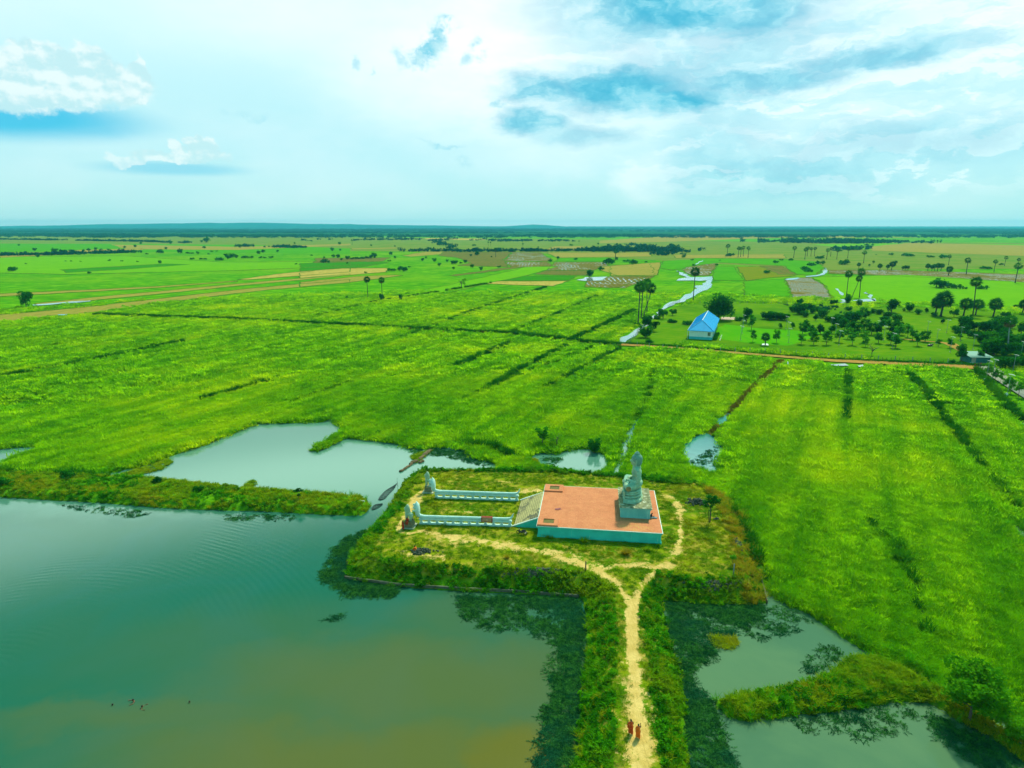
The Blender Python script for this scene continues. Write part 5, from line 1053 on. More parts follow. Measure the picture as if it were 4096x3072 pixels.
# hedgerows and groves that read as masses
def hedge(pts, n, lab, smin=4, smax=8, jit=10, tall=1.0):
    L = PS(pts, .3); seg = np.hypot(*(L[1:] - L[:-1]).T); pr = seg / seg.sum(); i = RS.choice(len(seg), n, p=pr); t = RS.rand(n)[:, None]
    P = L[i] * (1 - t) + L[i + 1] * t + RS.randn(n, 2) * jit; P = P[(fbm(P, .012, 91) > .44) & (RS.rand(len(P)) < .8)]; s = (smin + (smax - smin) * RS.rand(len(P)) ** 1.5) / 11 * .85
    scatter('hedgerow', P, np.full(len(P), .3), s, fc, 4, label=lab, cat='hedgerow', hscale=s * tall * (.8 + .7 * RS.rand(len(P))))
hedge(C1([(0, 124), (400, 130), (800, 136), (1200, 146)]), 340, 'long dark hedgerow across the far left fields', 5, 9)
hedge(C1([(0, 226), (300, 222), (560, 214), (820, 206), (1060, 204)]), 230, 'ragged hedgerow in the left fields below the long dark one', 4, 8)
hedge(C1([(1530, 168), (1700, 172), (1950, 178)]), 110, 'dark tree row in the fields left of the middle', 5, 9)
hedge(C2([(700, 198), (900, 200), (1280, 200), (1600, 198), (1850, 196)]), 170, 'thin tree row behind the middle stubble fields', 4, 9)
hedge(C2([(830, 130), (880, 150), (930, 168), (960, 182)]), 90, 'slanting line of trees running to the far wood', 5, 9)
hedge(C2([(2040, 196), (2120, 196), (2240, 196)]), 160, 'dark grove in the stubble right of the middle', 8, 16, 30, .8)
hedge(C2([(1820, 196), (1960, 196), (2040, 196)]), 100, 'low tree row leading to the dark grove right of the middle', 5, 10, 14)
hedge(C8([(340, 190), (360, 170), (330, 152), (250, 142), (180, 130)]), 110, 'straggling trees along the winding stream beyond the grove', 5, 9, 14)
hedge(C8([(940, 118), (1100, 120), (1300, 118), (1450, 118), (1600, 124)]), 380, 'dark tree belt before the far wood on the right', 8, 15, 60)
hedge(C8([(1250, 158), (1350, 156), (1360, 154)]), 50, 'clump of trees in the pale fields on the right', 7, 12, 20)
hedge(C1([(0, 108), (800, 106), (1500, 104), (2212, 106)]), 300, 'scattered trees before the far wood on the left', 6, 12, 60)
hedge(C2([(0, 130), (400, 128), (760, 124), (1300, 134), (1700, 134)]), 220, 'scattered trees before the far wood in the middle', 6, 11, 50)
hedge([(3200, 1232), (3300, 1238), (3420, 1250), (3560, 1262), (3700, 1275), (3760, 1285)], 70, 'low scrub along the back of the park', 1.5, 3.5, 7)

# trees round the mound and the ponds
p = D(2094, 1556, .3); plant('limeglobe', p, 0, 6.6, 'big bright green bushy tree by the bottom right pond', wide=1.12, z=hz(p))
p = D(2200, 1592, .3); plant('limebush', p, 0, 3.6, 'small bright green tree at the bottom right edge', wide=.9, z=hz(p))
p = D(1172, 962, .3); plant('young', p, 0, 4.6, 'thin-branched tree on the bank behind the terrace pond', wide=1.5, z=hz(p))
p = D(1203, 965, .3); plant('pale', p, 0, 4.0, 'pale bare-branched tree on the bank behind the terrace pond', wide=1.2, z=hz(p))
p = D(1283, 975, .3); plant('round', p, 0, 4.2, 'dark shrubby tree at the right end of the pond behind the terrace', wide=.95, z=hz(p))
p = D(150, 1035, .8); plant('bush', p, 0, 1.9, 'dark bush at the left end of the causeway', wide=1.3, z=hz(p))
p = D(5, 1050, .8); plant('bush', p, 0, 2.2, 'dark bush at the left edge of the causeway', wide=1.2, z=hz(p))
for q in ((430, 1062), (340, 1045), (820, 935)): p = D(*q, .8); plant('bush', p, 0, 1.3, 'small green shrub at the edge of the upper pond', 'small shrubs by the upper pond', wide=1.3, z=hz(p))
# ------------------------------------------------------------------ terrace, stairs, plinth
TO = Vector((*G(2145, 2104, 3.9)[:2], 0)); TU = (G(2653, 2134, 3.9) - G(2145, 2104, 3.9)); TW = 19.65; TA = math.atan2(TU.y, TU.x); TD = 16.9
def TL(u, v, z=0): return TO + Vector((math.cos(TA) * u - math.sin(TA) * v, math.sin(TA) * u + math.cos(TA) * v, z))
def tile_mat():
    m, t, out = base_mat('terracotta_tiles'); p = t.node('ShaderNodeBsdfPrincipled'); t.l.new(p.outputs[0], out.inputs[0]); v = obj_co(t)
    br = t.node('ShaderNodeTexBrick'); t.put(br.inputs['Vector'], v); br.offset = 0; br.inputs['Scale'].default_value = 1.0
    br.inputs['Brick Width'].default_value = .4; br.inputs['Row Height'].default_value = .4; br.inputs['Mortar Size'].default_value = .02
    c = t.mix(t.ramp(t.noise(v, .5, 5), .35, .7), (.60, .22, .105), (.50, .17, .08)); c = t.mix(t.ramp(t.noise(v, 5, 4), .4, .7, 0, .5), c, (.66, .30, .15))
    wn = t.node('ShaderNodeTexWhiteNoise'); t.put(wn.inputs['Vector'], t.vmath('FLOOR', t.vmath('SCALE', v, 2.5))); c = t.mix(t.math('MULTIPLY', wn.outputs['Value'], .25), c, (.5, .16, .08))
    gn = t.noise(v, .9, 5, .7); g = t.mix(t.ramp(gn, .42, .58), (.28, .10, .05), (.66, .36, .13))
    br.inputs['Color1'].default_value = (0, 0, 0, 1); br.inputs['Color2'].default_value = (0, 0, 0, 1); br.inputs['Mortar'].default_value = (1, 1, 1, 1)
    vis = t.ramp(t.noise(t.vmath('ADD', v, (7, 3, 0)), 1.1, 5, .75), .46, .66, .10, .8)
    c = t.mix(t.math('MULTIPLY', br.outputs['Color'], vis), c, g)
    # lifted, dirty tiles near the plinth corner
    q = t.vmath('MULTIPLY', t.vmath('SUBTRACT', v, (15.6, 1.6, 0)), (1 / 3.2, 1 / 1.6, 0)); k = t.math('MULTIPLY', t.ramp(t.vmath('LENGTH', q, out=1), 1.1, .4), t.ramp(t.noise(v, 1.5, 4), .4, .6))
    c = t.mix(t.math('MULTIPLY', k, t.math('ADD', .15, t.math('MULTIPLY', br.outputs['Color'], .8))), c, (.55, .42, .10))
    t.put(p.inputs['Base Color'], c); p.inputs['Roughness'].default_value = .85; p.inputs['Specular IOR Level'].default_value = .1; return m
def streak_mat(name, c1, c2, cs, bottom):
    m, t, out = base_mat(name); p = t.node('ShaderNodeBsdfPrincipled'); t.l.new(p.outputs[0], out.inputs[0]); v = obj_co(t)
    c = t.mix(t.ramp(t.noise(v, .7, 5), .35, .7), c1, c2); st = t.noise(t.vmath('MULTIPLY', v, (3.2, 3.2, .22)), 1.0, 6, .7)
    c = t.mix(t.ramp(st, .60, .70, 0, .8), c, cs); st2 = t.noise(t.vmath('MULTIPLY', t.vmath('ADD', v, (5, 9, 0)), (2.2, 2.2, .3)), 1.0, 6, .7); c = t.mix(t.ramp(st2, .62, .76, 0, .6), c, (.03, .12, .10))
    t.put(p.inputs['Base Color'], c); p.inputs['Roughness'].default_value = .8; p.inputs['Specular IOR Level'].default_value = .1; return m
M['tile'] = tile_mat(); M['teal'] = streak_mat('teal_wall_paint', (.05, .60, .50), (.04, .50, .42), (.34, .60, .52), 2)
M['plinth_blue'] = streak_mat('pale_blue_wall_paint', (.16, .54, .50), (.11, .44, .42), (.48, .74, .66), 2)
M['mossy'] = paint('mossy_cement', (.26, .28, .15), (.10, .13, .07), 1.6, .9, .5, c3=(.46, .52, .40), s3=1.1, l3=.52, h3=.62)
M['step'] = paint('mossy_steps', (.40, .38, .17), (.28, .27, .12), 1.2, .85, .3, c3=(.10, .11, .07), s3=.28, l3=.52, h3=.60)
M['stair_riser'] = paint('shaded_riser', (.12, .12, .06), (.06, .07, .04), 1.5, .9, .3)  # shade painted as dark strips along each riser and nosing
M['mud_fill'] = paint('olive_mud', (.17, .15, .045), (.10, .10, .03), 3, .95, .5)
def place(o, u=0, v=0, z=0, rz=0): o.location = TL(u, v, z); o.rotation_euler = (0, 0, TA + rz); return o
ter = place(empty('terrace', label='raised terrace with orange tile floor and streaked teal walls', cat='terrace'), z=2.0 - .0)
E_ = .12
MB().box((TW / 2, TD / 2, .62), (TW - .5, TD - .5, 1.9)).build('wall', M['teal'], ter)
MB().box((TW / 2, TD / 2, -.02), (TW - .3, TD - .3, .5)).build('footing', M['teal'], ter)
m = MB(); m.box((TW / 2, TD / 2, 1.50), (TW - .34, TD - .34, .10)); m.box((TW / 2, TD / 2, 1.615), (TW - .2, TD - .2, .13)); m.box((TW / 2, TD / 2, 1.745), (TW - .06, TD - .06, .13)); m.build('cornice', M['teal'], ter, bevel=.015)
MB().box((TW / 2, TD / 2, 1.85), (TW + .02, TD + .02, .08)).build('rim', M['white_trim'], ter, bevel=.01)
MB().box((TW / 2, TD / 2, 1.893), (TW - .22, TD - .22, .03)).build('floor', M['tile'], ter)
for v0 in (.10, TD - 3.05):
    L_ = 3.3; W_ = 2.95; m = MB()
    for c_, s_ in (((L_ / 2 + .1, v0 + .35, 2.03), (L_, .7, .25)), ((L_ / 2 + .1, v0 + W_ - .35, 2.03), (L_, .7, .25)), ((.1 + .45, v0 + W_ / 2, 2.03), (.9, W_ - 1.4, .25)), ((L_ + .1 - .35, v0 + W_ / 2, 2.03), (.7, W_ - 1.4, .25))): m.box(c_, s_)
    b_ = m.build('tiled_bed', M['tile'], ter, bevel=.01); MB().box((L_ / 2 + .2, v0 + W_ / 2, 1.98), (1.68, W_ - 1.4, .12)).build('soil', M['mud_fill'], b_)
# stairs
st = place(empty('staircase', label='mossy concrete staircase between teal side walls climbing to the tiled terrace', cat='stairs'), z=2.0)
RUN, NS, V0, V1 = 3.95, 12, 3.35, TD - 3.3
m = MB()
for i in range(NS):
    h = 1.86 * (i + 1) / NS; x0 = -RUN + RUN * i / NS; m.box(((x0 + 0) / 2, (V0 + V1) / 2, h / 2 - .1), (-x0, V1 - V0, h + .2)) if False else m.box((x0 + RUN / NS / 2, (V0 + V1) / 2, h / 2 - .1), (RUN / NS, V1 - V0, h + .2))
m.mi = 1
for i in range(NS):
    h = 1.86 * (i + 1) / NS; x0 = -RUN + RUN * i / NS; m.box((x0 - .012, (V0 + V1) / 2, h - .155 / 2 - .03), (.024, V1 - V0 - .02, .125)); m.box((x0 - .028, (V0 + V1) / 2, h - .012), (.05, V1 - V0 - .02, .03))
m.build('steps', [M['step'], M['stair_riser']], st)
for v in (V0 - .11, V1 + .11):
    m = MB(); P_ = [(-RUN - .25, -.2), (-.02, -.2), (-.02, 1.72), (-RUN - .25, .0)]
    m.add([(x, v + s * .1, z) for s in (-1, 1) for x, z in P_], [(0, 1, 2, 3), (7, 6, 5, 4), (0, 4, 5, 1), (1, 5, 6, 2), (2, 6, 7, 3), (3, 7, 4, 0)]); sw = m.build('side_wall', M['teal'], st)
    m = MB(); P_ = [(-RUN - .3, .0), (-.03, 1.72), (-.03, 1.86), (-RUN - .3, .13)]
    m.add([(x, v + s * .15, z) for s in (-1, 1) for x, z in P_], [(0, 1, 2, 3), (7, 6, 5, 4), (0, 4, 5, 1), (1, 5, 6, 2), (2, 6, 7, 3), (3, 7, 4, 0)]); m.build('coping', M['white_trim'], sw)
# plinth of the statue
PC = (G(2479, 2031, 5.8) + G(2607, 2035, 5.8) + G(2595, 1953, 5.8) + G(2471, 1947, 5.8)) / 4
pl = empty('plinth', (PC.x, PC.y, 3.908), TA, 'pale blue square plinth with mossy grey top under the Buddha statue', 'plinth')
MB().box((0, 0, .80), (4.75, 8.0, 1.6)).build('body', M['plinth_blue'], pl)
m = MB(); m.box((0, 0, 1.52), (4.9, 8.15, .10)); m.box((0, 0, 1.63), (5.05, 8.3, .12)); m.box((0, 0, 1.75), (5.2, 8.45, .12)); m.build('cornice', M['plinth_blue'], pl, bevel=.02)
MB().box((0, 0, 1.85), (5.3, 8.55, .08)).build('slab', M['mossy'], pl, bevel=.02)

# ------------------------------------------------------------------ seated Buddha, facing -x, with lotus throne
zb = 3.908 + 1.89
bu = empty('buddha_statue', (PC.x - .12, PC.y + .1, zb), TA, 'grey-green stone Buddha seated cross-legged on a tiered lotus throne, facing left', 'statue')
S_ = M['stone']
prof = [(0.0, 0), (2.0, .0), (2.05, .12), (1.98, .22), (2.02, .34), (1.92, .5), (1.86, .62), (1.62, .70), (1.60, .80), (1.80, .84), (1.86, .95), (1.74, 1.10), (1.56, 1.16), (1.55, 1.24), (1.74, 1.28), (1.80, 1.40), (1.70, 1.54), (1.62, 1.60), (1.72, 1.64), (1.74, 1.76), (1.62, 1.86), (0.0, 1.90)]
m = MB(); m.lathe((-.75, 0, 0), prof, 56, 1.12, 1.45, clampx=-.85); m.build('lotus_throne', S_, bu, smooth=False, bevel=.03)
m = MB()
for k in range(26):                                                     # petals carved round the tiers
    a = -PI * .62 + PI * 1.24 * k / 25
    for zz, rr_, hh in ((.36, 1.90, .22), (.98, 1.74, .13), (1.44, 1.66, .13)):
        x = -.75 + rr_ * 1.12 * math.cos(a); y = rr_ * 1.45 * math.sin(a)
        if x > -1.3: m.ell((x - .05, y, zz), (.12, .21, hh), Matrix.Rotation(a, 3, 'Z'), 8, 6)
m.build('petals', S_, bu, smooth=True)
m = MB(); m.box((-1.62, 0, .95), (.18, 4.9, 1.9)); m.box((-1.70, 0, .1), (.2, 5.2, .22)); m.box((-1.70, 0, 1.86), (.22, 5.2, .2)); m.build('front_panel', S_, bu, bevel=.03)
Z0 = 1.88
m = MB()
R3 = lambda ax, a: Matrix.Rotation(math.radians(a), 3, ax)
bu.scale = (1, 1, 1.04)
# crossed legs
for s in (-1, 1):
    m.chain([(.35, .55 * s, Z0 + .62), (-.45, 1.65 * s, Z0 + .60), (-1.05, 2.25 * s, Z0 + .55)], [.80, .66, .56], 16)       # thigh and knee
    m.chain([(-1.05, 2.2 * s, Z0 + .52), (-1.35, 1.1 * s, Z0 + .48), (-1.30, -.1 * s, Z0 + .50 + .22 * (s > 0))], [.54, .44, .34], 16)      # shin
    m.cap((-1.30, -.1 * s, Z0 + .56 + .22 * (s > 0)), (-1.02, -.95 * s, Z0 + .86), .30, .24)
m.ell((.45, 0, Z0 + .75), (.95, 1.35, .75)); m.ell((-.4, 0, Z0 + .45), (1.0, 1.9, .42))
# torso, shoulders, neck
m.chain([(.45, 0, Z0 + .8), (.35, 0, Z0 + 1.7), (.32, 0, Z0 + 2.5)], [.82, .74, .80], 20)
m.ell((.38, 0, Z0 + 1.5), (.66, 1.02, 1.0)); m.ell((.30, 0, Z0 + 2.5), (.82, 1.25, .90)); m.ell((.30, 0, Z0 + 3.22), (.70, 1.42, .52))
m.chain([(.30, 0, Z0 + 3.3), (.26, 0, Z0 + 4.0)], [.60, .50], 16)
for s in (-1, 1):
    m.ell((.38, 1.33 * s, Z0 + 3.12), (.50, .42, .52))
    m.chain([(.40, 1.42 * s, Z0 + 3.05), (.52, 1.62 * s, Z0 + 2.1), (.42, 1.60 * s, Z0 + 1.35)], [.47, .42, .36], 16)
    m.chain([(.42, 1.60 * s, Z0 + 1.35), (-.35, 1.05 * s, Z0 + 1.22), (-.90, .5 * s, Z0 + 1.22)], [.33, .28, .19], 16)
    m.chain([(-.90, .5 * s, Z0 + 1.22), (-1.10, .20 * s, Z0 + 1.20 + .07 * s)], [.22, .20], 14)
    for k in range(4):                                                  # fingers laid across the lap, thumbs touching
        y0 = .12 * s; m.chain([(-1.02 - .11 * k, .10 * s, Z0 + 1.20 + .08 * s), (-1.02 - .11 * k, -.22 * s, Z0 + 1.19 + .08 * s), (-1.0 - .10 * k, (-.46 + .05 * abs(k - 1.5)) * s, Z0 + 1.22 + .08 * s)], [.062, .058, .045], 8)
    m.chain([(-.92, .34 * s, Z0 + 1.32), (-.98, .16 * s, Z0 + 1.44), (-1.0, .03 * s, Z0 + 1.50)], [.08, .07, .055], 8)
# head and face
HZ = Z0 + 4.42
hb0 = len(m.V)
m.ell((.22, 0, HZ), (.72, .66, .80), nu=20, nv=14); m.ell((.0, 0, HZ - .32), (.56, .52, .50)); m.ell((-.30, 0, HZ - .62), (.20, .24, .17))
m.chain([(-.46, 0, HZ + .12), (-.62, 0, HZ - .14)], [.07, .12], 8); m.ell((-.60, 0, HZ - .16), (.13, .15, .08))
m.ell((-.49, 0, HZ - .33), (.10, .24, .05)); m.ell((-.47, 0, HZ - .42), (.10, .19, .055))
for s in (-1, 1):
    m.ell((-.40, .26 * s, HZ + .04), (.12, .17, .055)); m.chain([(-.46, .08 * s, HZ + .20), (-.44, .28 * s, HZ + .25), (-.30, .46 * s, HZ + .18)], [.04, .045, .03], 8)
    m.ell((.16, .74 * s, HZ - .02), (.15, .07, .24)); m.chain([(.18, .74 * s, HZ - .2), (.14, .68 * s, HZ - .72)], [.09, .10], 8)
for k in range(hb0, len(m.V)): v = Vector(m.V[k]); m.V[k] = tuple(Vector((.24, 0, HZ - .7)) + (v - Vector((.24, 0, HZ - .7))) * 1.13)
m.build('body', S_, bu, smooth=True, remesh=.045, sm=2)
m = MB(); m.ell((.28, 0, HZ + .16), (.80, .75, .78), nu=20, nv=14); m.ell((.42, 0, HZ - .28), (.62, .66, .62)); m.ell((.26, 0, HZ + .92), (.40, .38, .26)); m.ell((.26, 0, HZ + 1.06), (.24, .23, .22))
for k in range(len(m.V)): v = Vector(m.V[k]); m.V[k] = tuple(Vector((.24, 0, HZ - .7)) + (v - Vector((.24, 0, HZ - .7))) * 1.13)
# the cap of curls starts behind the brow line
V_ = [];
ho = m.build('hair', M['stone_hair'], bu, smooth=True, remesh=.05, sm=1)
bm = bmesh.new(); cut = MB(); cut.box((-.83, 0, HZ - .36), (1.4, 1.5, 1.46)); co_ = cut.build('hair_cutter', S_)
bo = ho.modifiers.new('Cut', 'BOOLEAN'); bo.operation = 'DIFFERENCE'; bo.object = co_; bo.solver = 'EXACT'
bm.free()
dg = bpy.context.evaluated_depsgraph_get(); me_ = bpy.data.meshes.new_from_object(ho.evaluated_get(dg)); ho.modifiers.clear(); ho.data = me_
for pg in me_.polygons: pg.use_smooth = True
bpy.data.objects.remove(co_)
m = MB()                                                                # robe: border across the chest, hem and fold over the arm
m.tube([(-.05, -1.22, Z0 + 3.35), (-.30, -1.05, Z0 + 2.9), (-.33, -.95, Z0 + 2.3), (-.28, -.9, Z0 + 1.7)], .05, 8)
for k in range(9):
    zz = Z0 + 1.5 + .2 * k; m.tube([(.85, -1.55 - .12 * (k > 5), zz), (.60, -1.90 + .02 * k, zz + .10), (.22, -1.80 + .03 * k, zz + .16), (.04, -1.52, zz + .1)], .028, 6)
m.build('robe_folds', S_, bu, smooth=True)
m = MB(); m.ell((-1.05, -2.72, Z0 + .56), (.42, .10, .42)); m.build('worn_knee', M['worn'], bu, smooth=True)

# ------------------------------------------------------------------ naga balustrades
def naga(name, xL, yL, xR, yR, label, hood_h):
    A = G(xL, yL, 2.0); B = G(xR, yR, 2.0); L = (B - A).length; a = math.atan2(B.y - A.y, B.x - A.x)
    r = empty('naga_balustrade', (A.x, A.y, 2.0), a, label, 'balustrade', 'naga balustrades leading to the stairs'); W = M['blue_white']
    m = MB(); m.box((L / 2, 0, .03), (L, .62, .30)); m.box((L / 2, 0, .215), (L - .08, .52, .07)); m.build('base', W, r, bevel=.01)
    n = 12
    for i in range(n):
        x = .32 + (L - .64) * i / (n - 1); m = MB(); m.box((x, 0, .49), (.36, .40, .34)); m.box((x, 0, .29), (.52, .46, .08)); m.box((x, 0, .70), (.52, .46, .08)); m.build('pillar', W, r, bevel=.01)
    m = MB(); m.box((L / 2, 0, .79), (L, .56, .10)); m.box((L / 2, 0, .90), (L + .06, .66, .12)); m.box((L / 2, 0, 1.0), (L - .02, .52, .08)); m.build('beam', W, r, bevel=.012)
    m = MB(); zt = 1.26
    pts = [(-.30, 0, 2.6), (-.36, 0, 2.1), (-.22, 0, 1.70), (.12, 0, 1.40), (.6, 0, zt + .02), (1.2, 0, zt), (L * .5, 0, zt), (L - 1.2, 0, zt), (L - .6, 0, zt + .06), (L - .15, 0, 1.42), (L + .08, 0, 1.72), (L + .16, 0, 2.05), (L + .34, 0, 2.36)]
    rd = [.30, .34, .34, .32, .30, .28, .27, .26, .25, .20, .15, .10, .03]; m.chain([Vector(p_) for p_ in pts], rd, 14)
    body = m.build('naga_body', W, r, smooth=True, remesh=.05, sm=2)
    # hood: a pointed leaf of fused heads, thick at the middle, toothed along the front
    m = MB(); prof_ = [(1.30, .30), (1.55, .46), (1.9, .68), (2.3, .84), (2.7, .86), (3.1, .74), (3.45, .52), (3.7, .28), (hood_h, .04)]
    vs = []; k_ = 12
    for z, w_ in prof_:
        for j in range(k_):
            t_ = 2 * PI * j / k_; vs.append((-.30 + .24 * math.cos(t_) * min(1, w_ * 2.2) - .05 * (z - 2.5) + (.22 if math.cos(t_) > .4 else 0) * w_, w_ * math.sin(t_), z))
    n_ = len(prof_); fs = [(i * k_ + j, i * k_ + (j + 1) % k_, (i + 1) * k_ + (j + 1) % k_, (i + 1) * k_ + j) for i in range(n_ - 1) for j in range(k_)] + [tuple(range(k_))[::-1], tuple((n_ - 1) * k_ + j for j in range(k_))]
    m.add(vs, fs); m.build('hood', W, body, smooth=True)
    for j, (yy, zz, s) in enumerate(((0, 3.42, 1), (-.34, 3.0, .85), (.34, 3.0, .85), (-.50, 2.5, .75), (.50, 2.5, .75))):
        m = MB(); m.chain([(-.42, yy * .9, zz - .35), (-.62, yy, zz), (-.84, yy, zz + .02), (-1.0, yy, zz - .10)], [.13 * s, .16 * s, .12 * s, .05 * s], 10); m.cap((-.82, yy, zz - .12), (-.98, yy, zz - .26), .05 * s, .03 * s); m.cap((-.62, yy, zz + .1), (-.58, yy, zz + .30 * s), .05, .015)
        for s2 in (-1, 1): m.ell((-.72, yy + .10 * s * s2, zz + .07), .035 * s)
        m.build('naga_head', W, body, smooth=True)
    m = MB()
    for k in range(7): m.ell((-.56, 0, 1.65 + .24 * k), (.08, .26, .045), None, 8, 6)
    m.build('throat_scales', W, body, smooth=True)
    return r, A, a, L
n1_ = naga('n', 1678, 2094, 2047, 2105, 'near pale blue naga balustrade with a patterned rug hung over it', 4.0)
n2_ = naga('n', 1740, 1991, 2074, 2002, 'far pale blue naga balustrade on the lake side of the lawn', 4.0)
def rug():
    m, t, out = base_mat('patterned_rug'); p = t.node('ShaderNodeBsdfPrincipled'); t.l.new(p.outputs[0], out.inputs[0]); v = obj_co(t); sep = t.node('ShaderNodeSeparateXYZ'); t.l.new(v, sep.inputs[0]); x, y, z = sep.outputs
    mg = t.node('ShaderNodeTexMagic'); mg.turbulence_depth = 3; t.put(mg.inputs['Vector'], v); mg.inputs['Scale'].default_value = 6
    c = t.mix(t.ramp(mg.outputs['Fac'], .45, .55), (.30, .07, .03), (.50, .34, .17))
    ax = t.math('ABSOLUTE', x); bx = t.math('GREATER_THAN', ax, .78); bz = t.math('GREATER_THAN', t.math('ABSOLUTE', t.math('ADD', z, .42)), .40)
    e = t.math('ADD', t.math('POWER', t.math('DIVIDE', x, .42), 2), t.math('POWER', t.math('DIVIDE', t.math('ADD', z, .4), .22), 2)); c = t.mix(t.math('MULTIPLY', t.math('LESS_THAN', e, 1), .8), c, (.38, .20, .12)); c = t.mix(t.math('LESS_THAN', e, .35), c, (.55, .38, .22))
    c = t.mix(t.math('MAXIMUM', bx, bz), c, (.26, .035, .02)); t.put(p.inputs['Base Color'], c); p.inputs['Roughness'].default_value = .95
    r, A, a, L = n1_; x0 = L * .735; M4 = Matrix.Rotation(a, 3, 'Z'); o0 = A + M4 @ Vector((x0, 0, 1.56)); q = []
    path = [(.34, -.25), (.33, -.05), (.28, -.0), (.12, .03), (-.12, .03), (-.29, -.04), (-.35, -.2), (-.36, -.5), (-.37, -.82)]
    V = []; nx = 14
    for j, (yy, zz) in enumerate(path):
        for i in range(nx): xx = -.93 + 1.86 * i / (nx - 1); wv = .018 * math.sin(xx * 9 + j) * (j > 5); V.append((xx, yy - wv - .02, zz))
    F = [(j * nx + i, j * nx + i + 1, (j + 1) * nx + i + 1, (j + 1) * nx + i) for j in range(len(path) - 1) for i in range(nx - 1)]
    o = mesh_np('rug', V, F, [m], smooth=True); s = o.modifiers.new('Thickness', 'SOLIDIFY'); s.thickness = .015; s.offset = 1; o.location = o0; o.rotation_euler = (0, 0, a)
    tag(o, 'red-brown patterned rug hanging over the near balustrade', 'rug')
rug()
m = MB(); rr = np.random.RandomState(4)
V = [];  nx = 9
for j in range(nx):
    for i in range(nx): V.append(((i / 8 - .5) * .95 + .1 * math.sin(j), (j / 8 - .5) * .55 + .12 * math.sin(i * 1.3), .03 + .07 * abs(math.sin(i * 1.7 + j * .8) * math.cos(j * 1.1))))
o = mesh_np('dropped_cloth', V, [(j * nx + i, j * nx + i + 1, (j + 1) * nx + i + 1, (j + 1) * nx + i) for j in range(nx - 1) for i in range(nx - 1)], [paint('mauve_cloth', (.42, .14, .16), (.25, .08, .10), 5, .9, .1)], smooth=True)
p = G(2232, 2037, 3.92); o.location = (p.x, p.y, 3.915); o.rotation_euler = (0, 0, .3); tag(o, 'crumpled mauve cloth lying on the orange terrace tiles', 'cloth')

# ------------------------------------------------------------------ guardian lions
def lion(x, y, label, seed):
    c = G(x, y, 2.0); r = empty('lion_statue', (c.x, c.y, 2.0), TA, label, 'statue', 'guardian lion statues by the balustrades')
    m = MB(); m.box((0, 0, .04), (2.1, 2.3, .18)); m.build('base_slab', M['cream_slab'], r, bevel=.02)
    m = MB(); m.box((0, 0, .38), (1.45, 1.6, .5)); m.box((0, 0, .68), (1.2, 1.35, .12)); m.box((0, 0, .82), (1.3, 1.45, .14)); m.box((0, 0, .96), (1.15, 1.3, .12)); m.box((0, 0, 1.07), (1.28, 1.4, .10)); m.build('plinth', M['lion_base'], r, bevel=.02)
    m = MB(); z = 1.12
    m.chain([(-.22, 0, z + 1.15), (.30, 0, z + .95)], [.42, .40], 14); m.ell((-.28, 0, z + 1.30), (.36, .42, .50)); m.ell((.32, 0, z + .86), (.38, .44, .38))
    for s in (-1, 1):
        m.chain([(-.36, .27 * s, z + 1.15), (-.42, .28 * s, z + .6), (-.40, .28 * s, z + .12)], [.22, .15, .13], 12); m.ell((-.48, .28 * s, z + .07), (.20, .14, .09)) 
        m.ell((.34, .30 * s, z + .74), (.27, .18, .30)); m.chain([(.24, .32 * s, z + .58), (.42, .31 * s, z + .32), (.32, .30 * s, z + .10)], [.18, .12, .11], 12); m.ell((.22, .30 * s, z + .07), (.20, .13, .08))
        for k in range(3):
            m.cap((-.62, (.28 + .07 * (k - 1)) * s, z + .06), (-.68, (.28 + .07 * (k - 1)) * s, z + .04), .045, .03, 8); m.cap((.06, (.30 + .07 * (k - 1)) * s, z + .06), (.0, (.30 + .07 * (k - 1)) * s, z + .04), .04, .03, 8)
    m.chain([(-.30, 0, z + 1.55), (-.28, 0, z + 2.05)], [.36, .33], 14); m.ell((-.26, 0, z + 2.15), (.36, .34, .42))
    m.cap((-.24, 0, z + 2.4), (-.20, 0, z + 2.72), .24, .06); m.chain([(-.48, 0, z + 2.02), (-.66, 0, z + 1.98)], [.22, .15], 12); m.cap((-.56, 0, z + 1.78), (-.68, 0, z + 1.76), .11, .08)
    m.ell((-.72, 0, z + 2.10), (.08, .10, .06))
    for s in (-1, 1): m.ell((-.55, .16 * s, z + 2.22), (.09, .08, .08)); m.ell((-.20, .33 * s, z + 2.12), (.10, .05, .16))
    m.build('body', M['lion'], r, smooth=True, remesh=.03, sm=1)
    m = MB(); m.lathe((-.22, 0, z + 1.42), [(.40, 0), (.43, .2), (.40, .5), (.38, .8), (.30, 1.08), (.16, 1.26), (.03, 1.36)], 18, clampx=-.16); m.build('mane', M['lion'], r, smooth=True)
    m = MB(); m.chain([(.62, 0, z + .95), (.60, 0, z + 1.15), (.35, 0, z + 1.35), (.20, 0, z + 1.55), (.18, 0, z + 2.0), (.20, 0, z + 2.1)], [.07, .06, .055, .05, .05, .02], 8); m.build('tail', M['lion'], r, smooth=True)
    return r
lion(1638, 2105, 'near pale green guardian lion statue on a stepped plinth, monks leaning on it', 1)
lion(1716, 1965, 'far pale green guardian lion statue by the lake-side balustrade', 2)
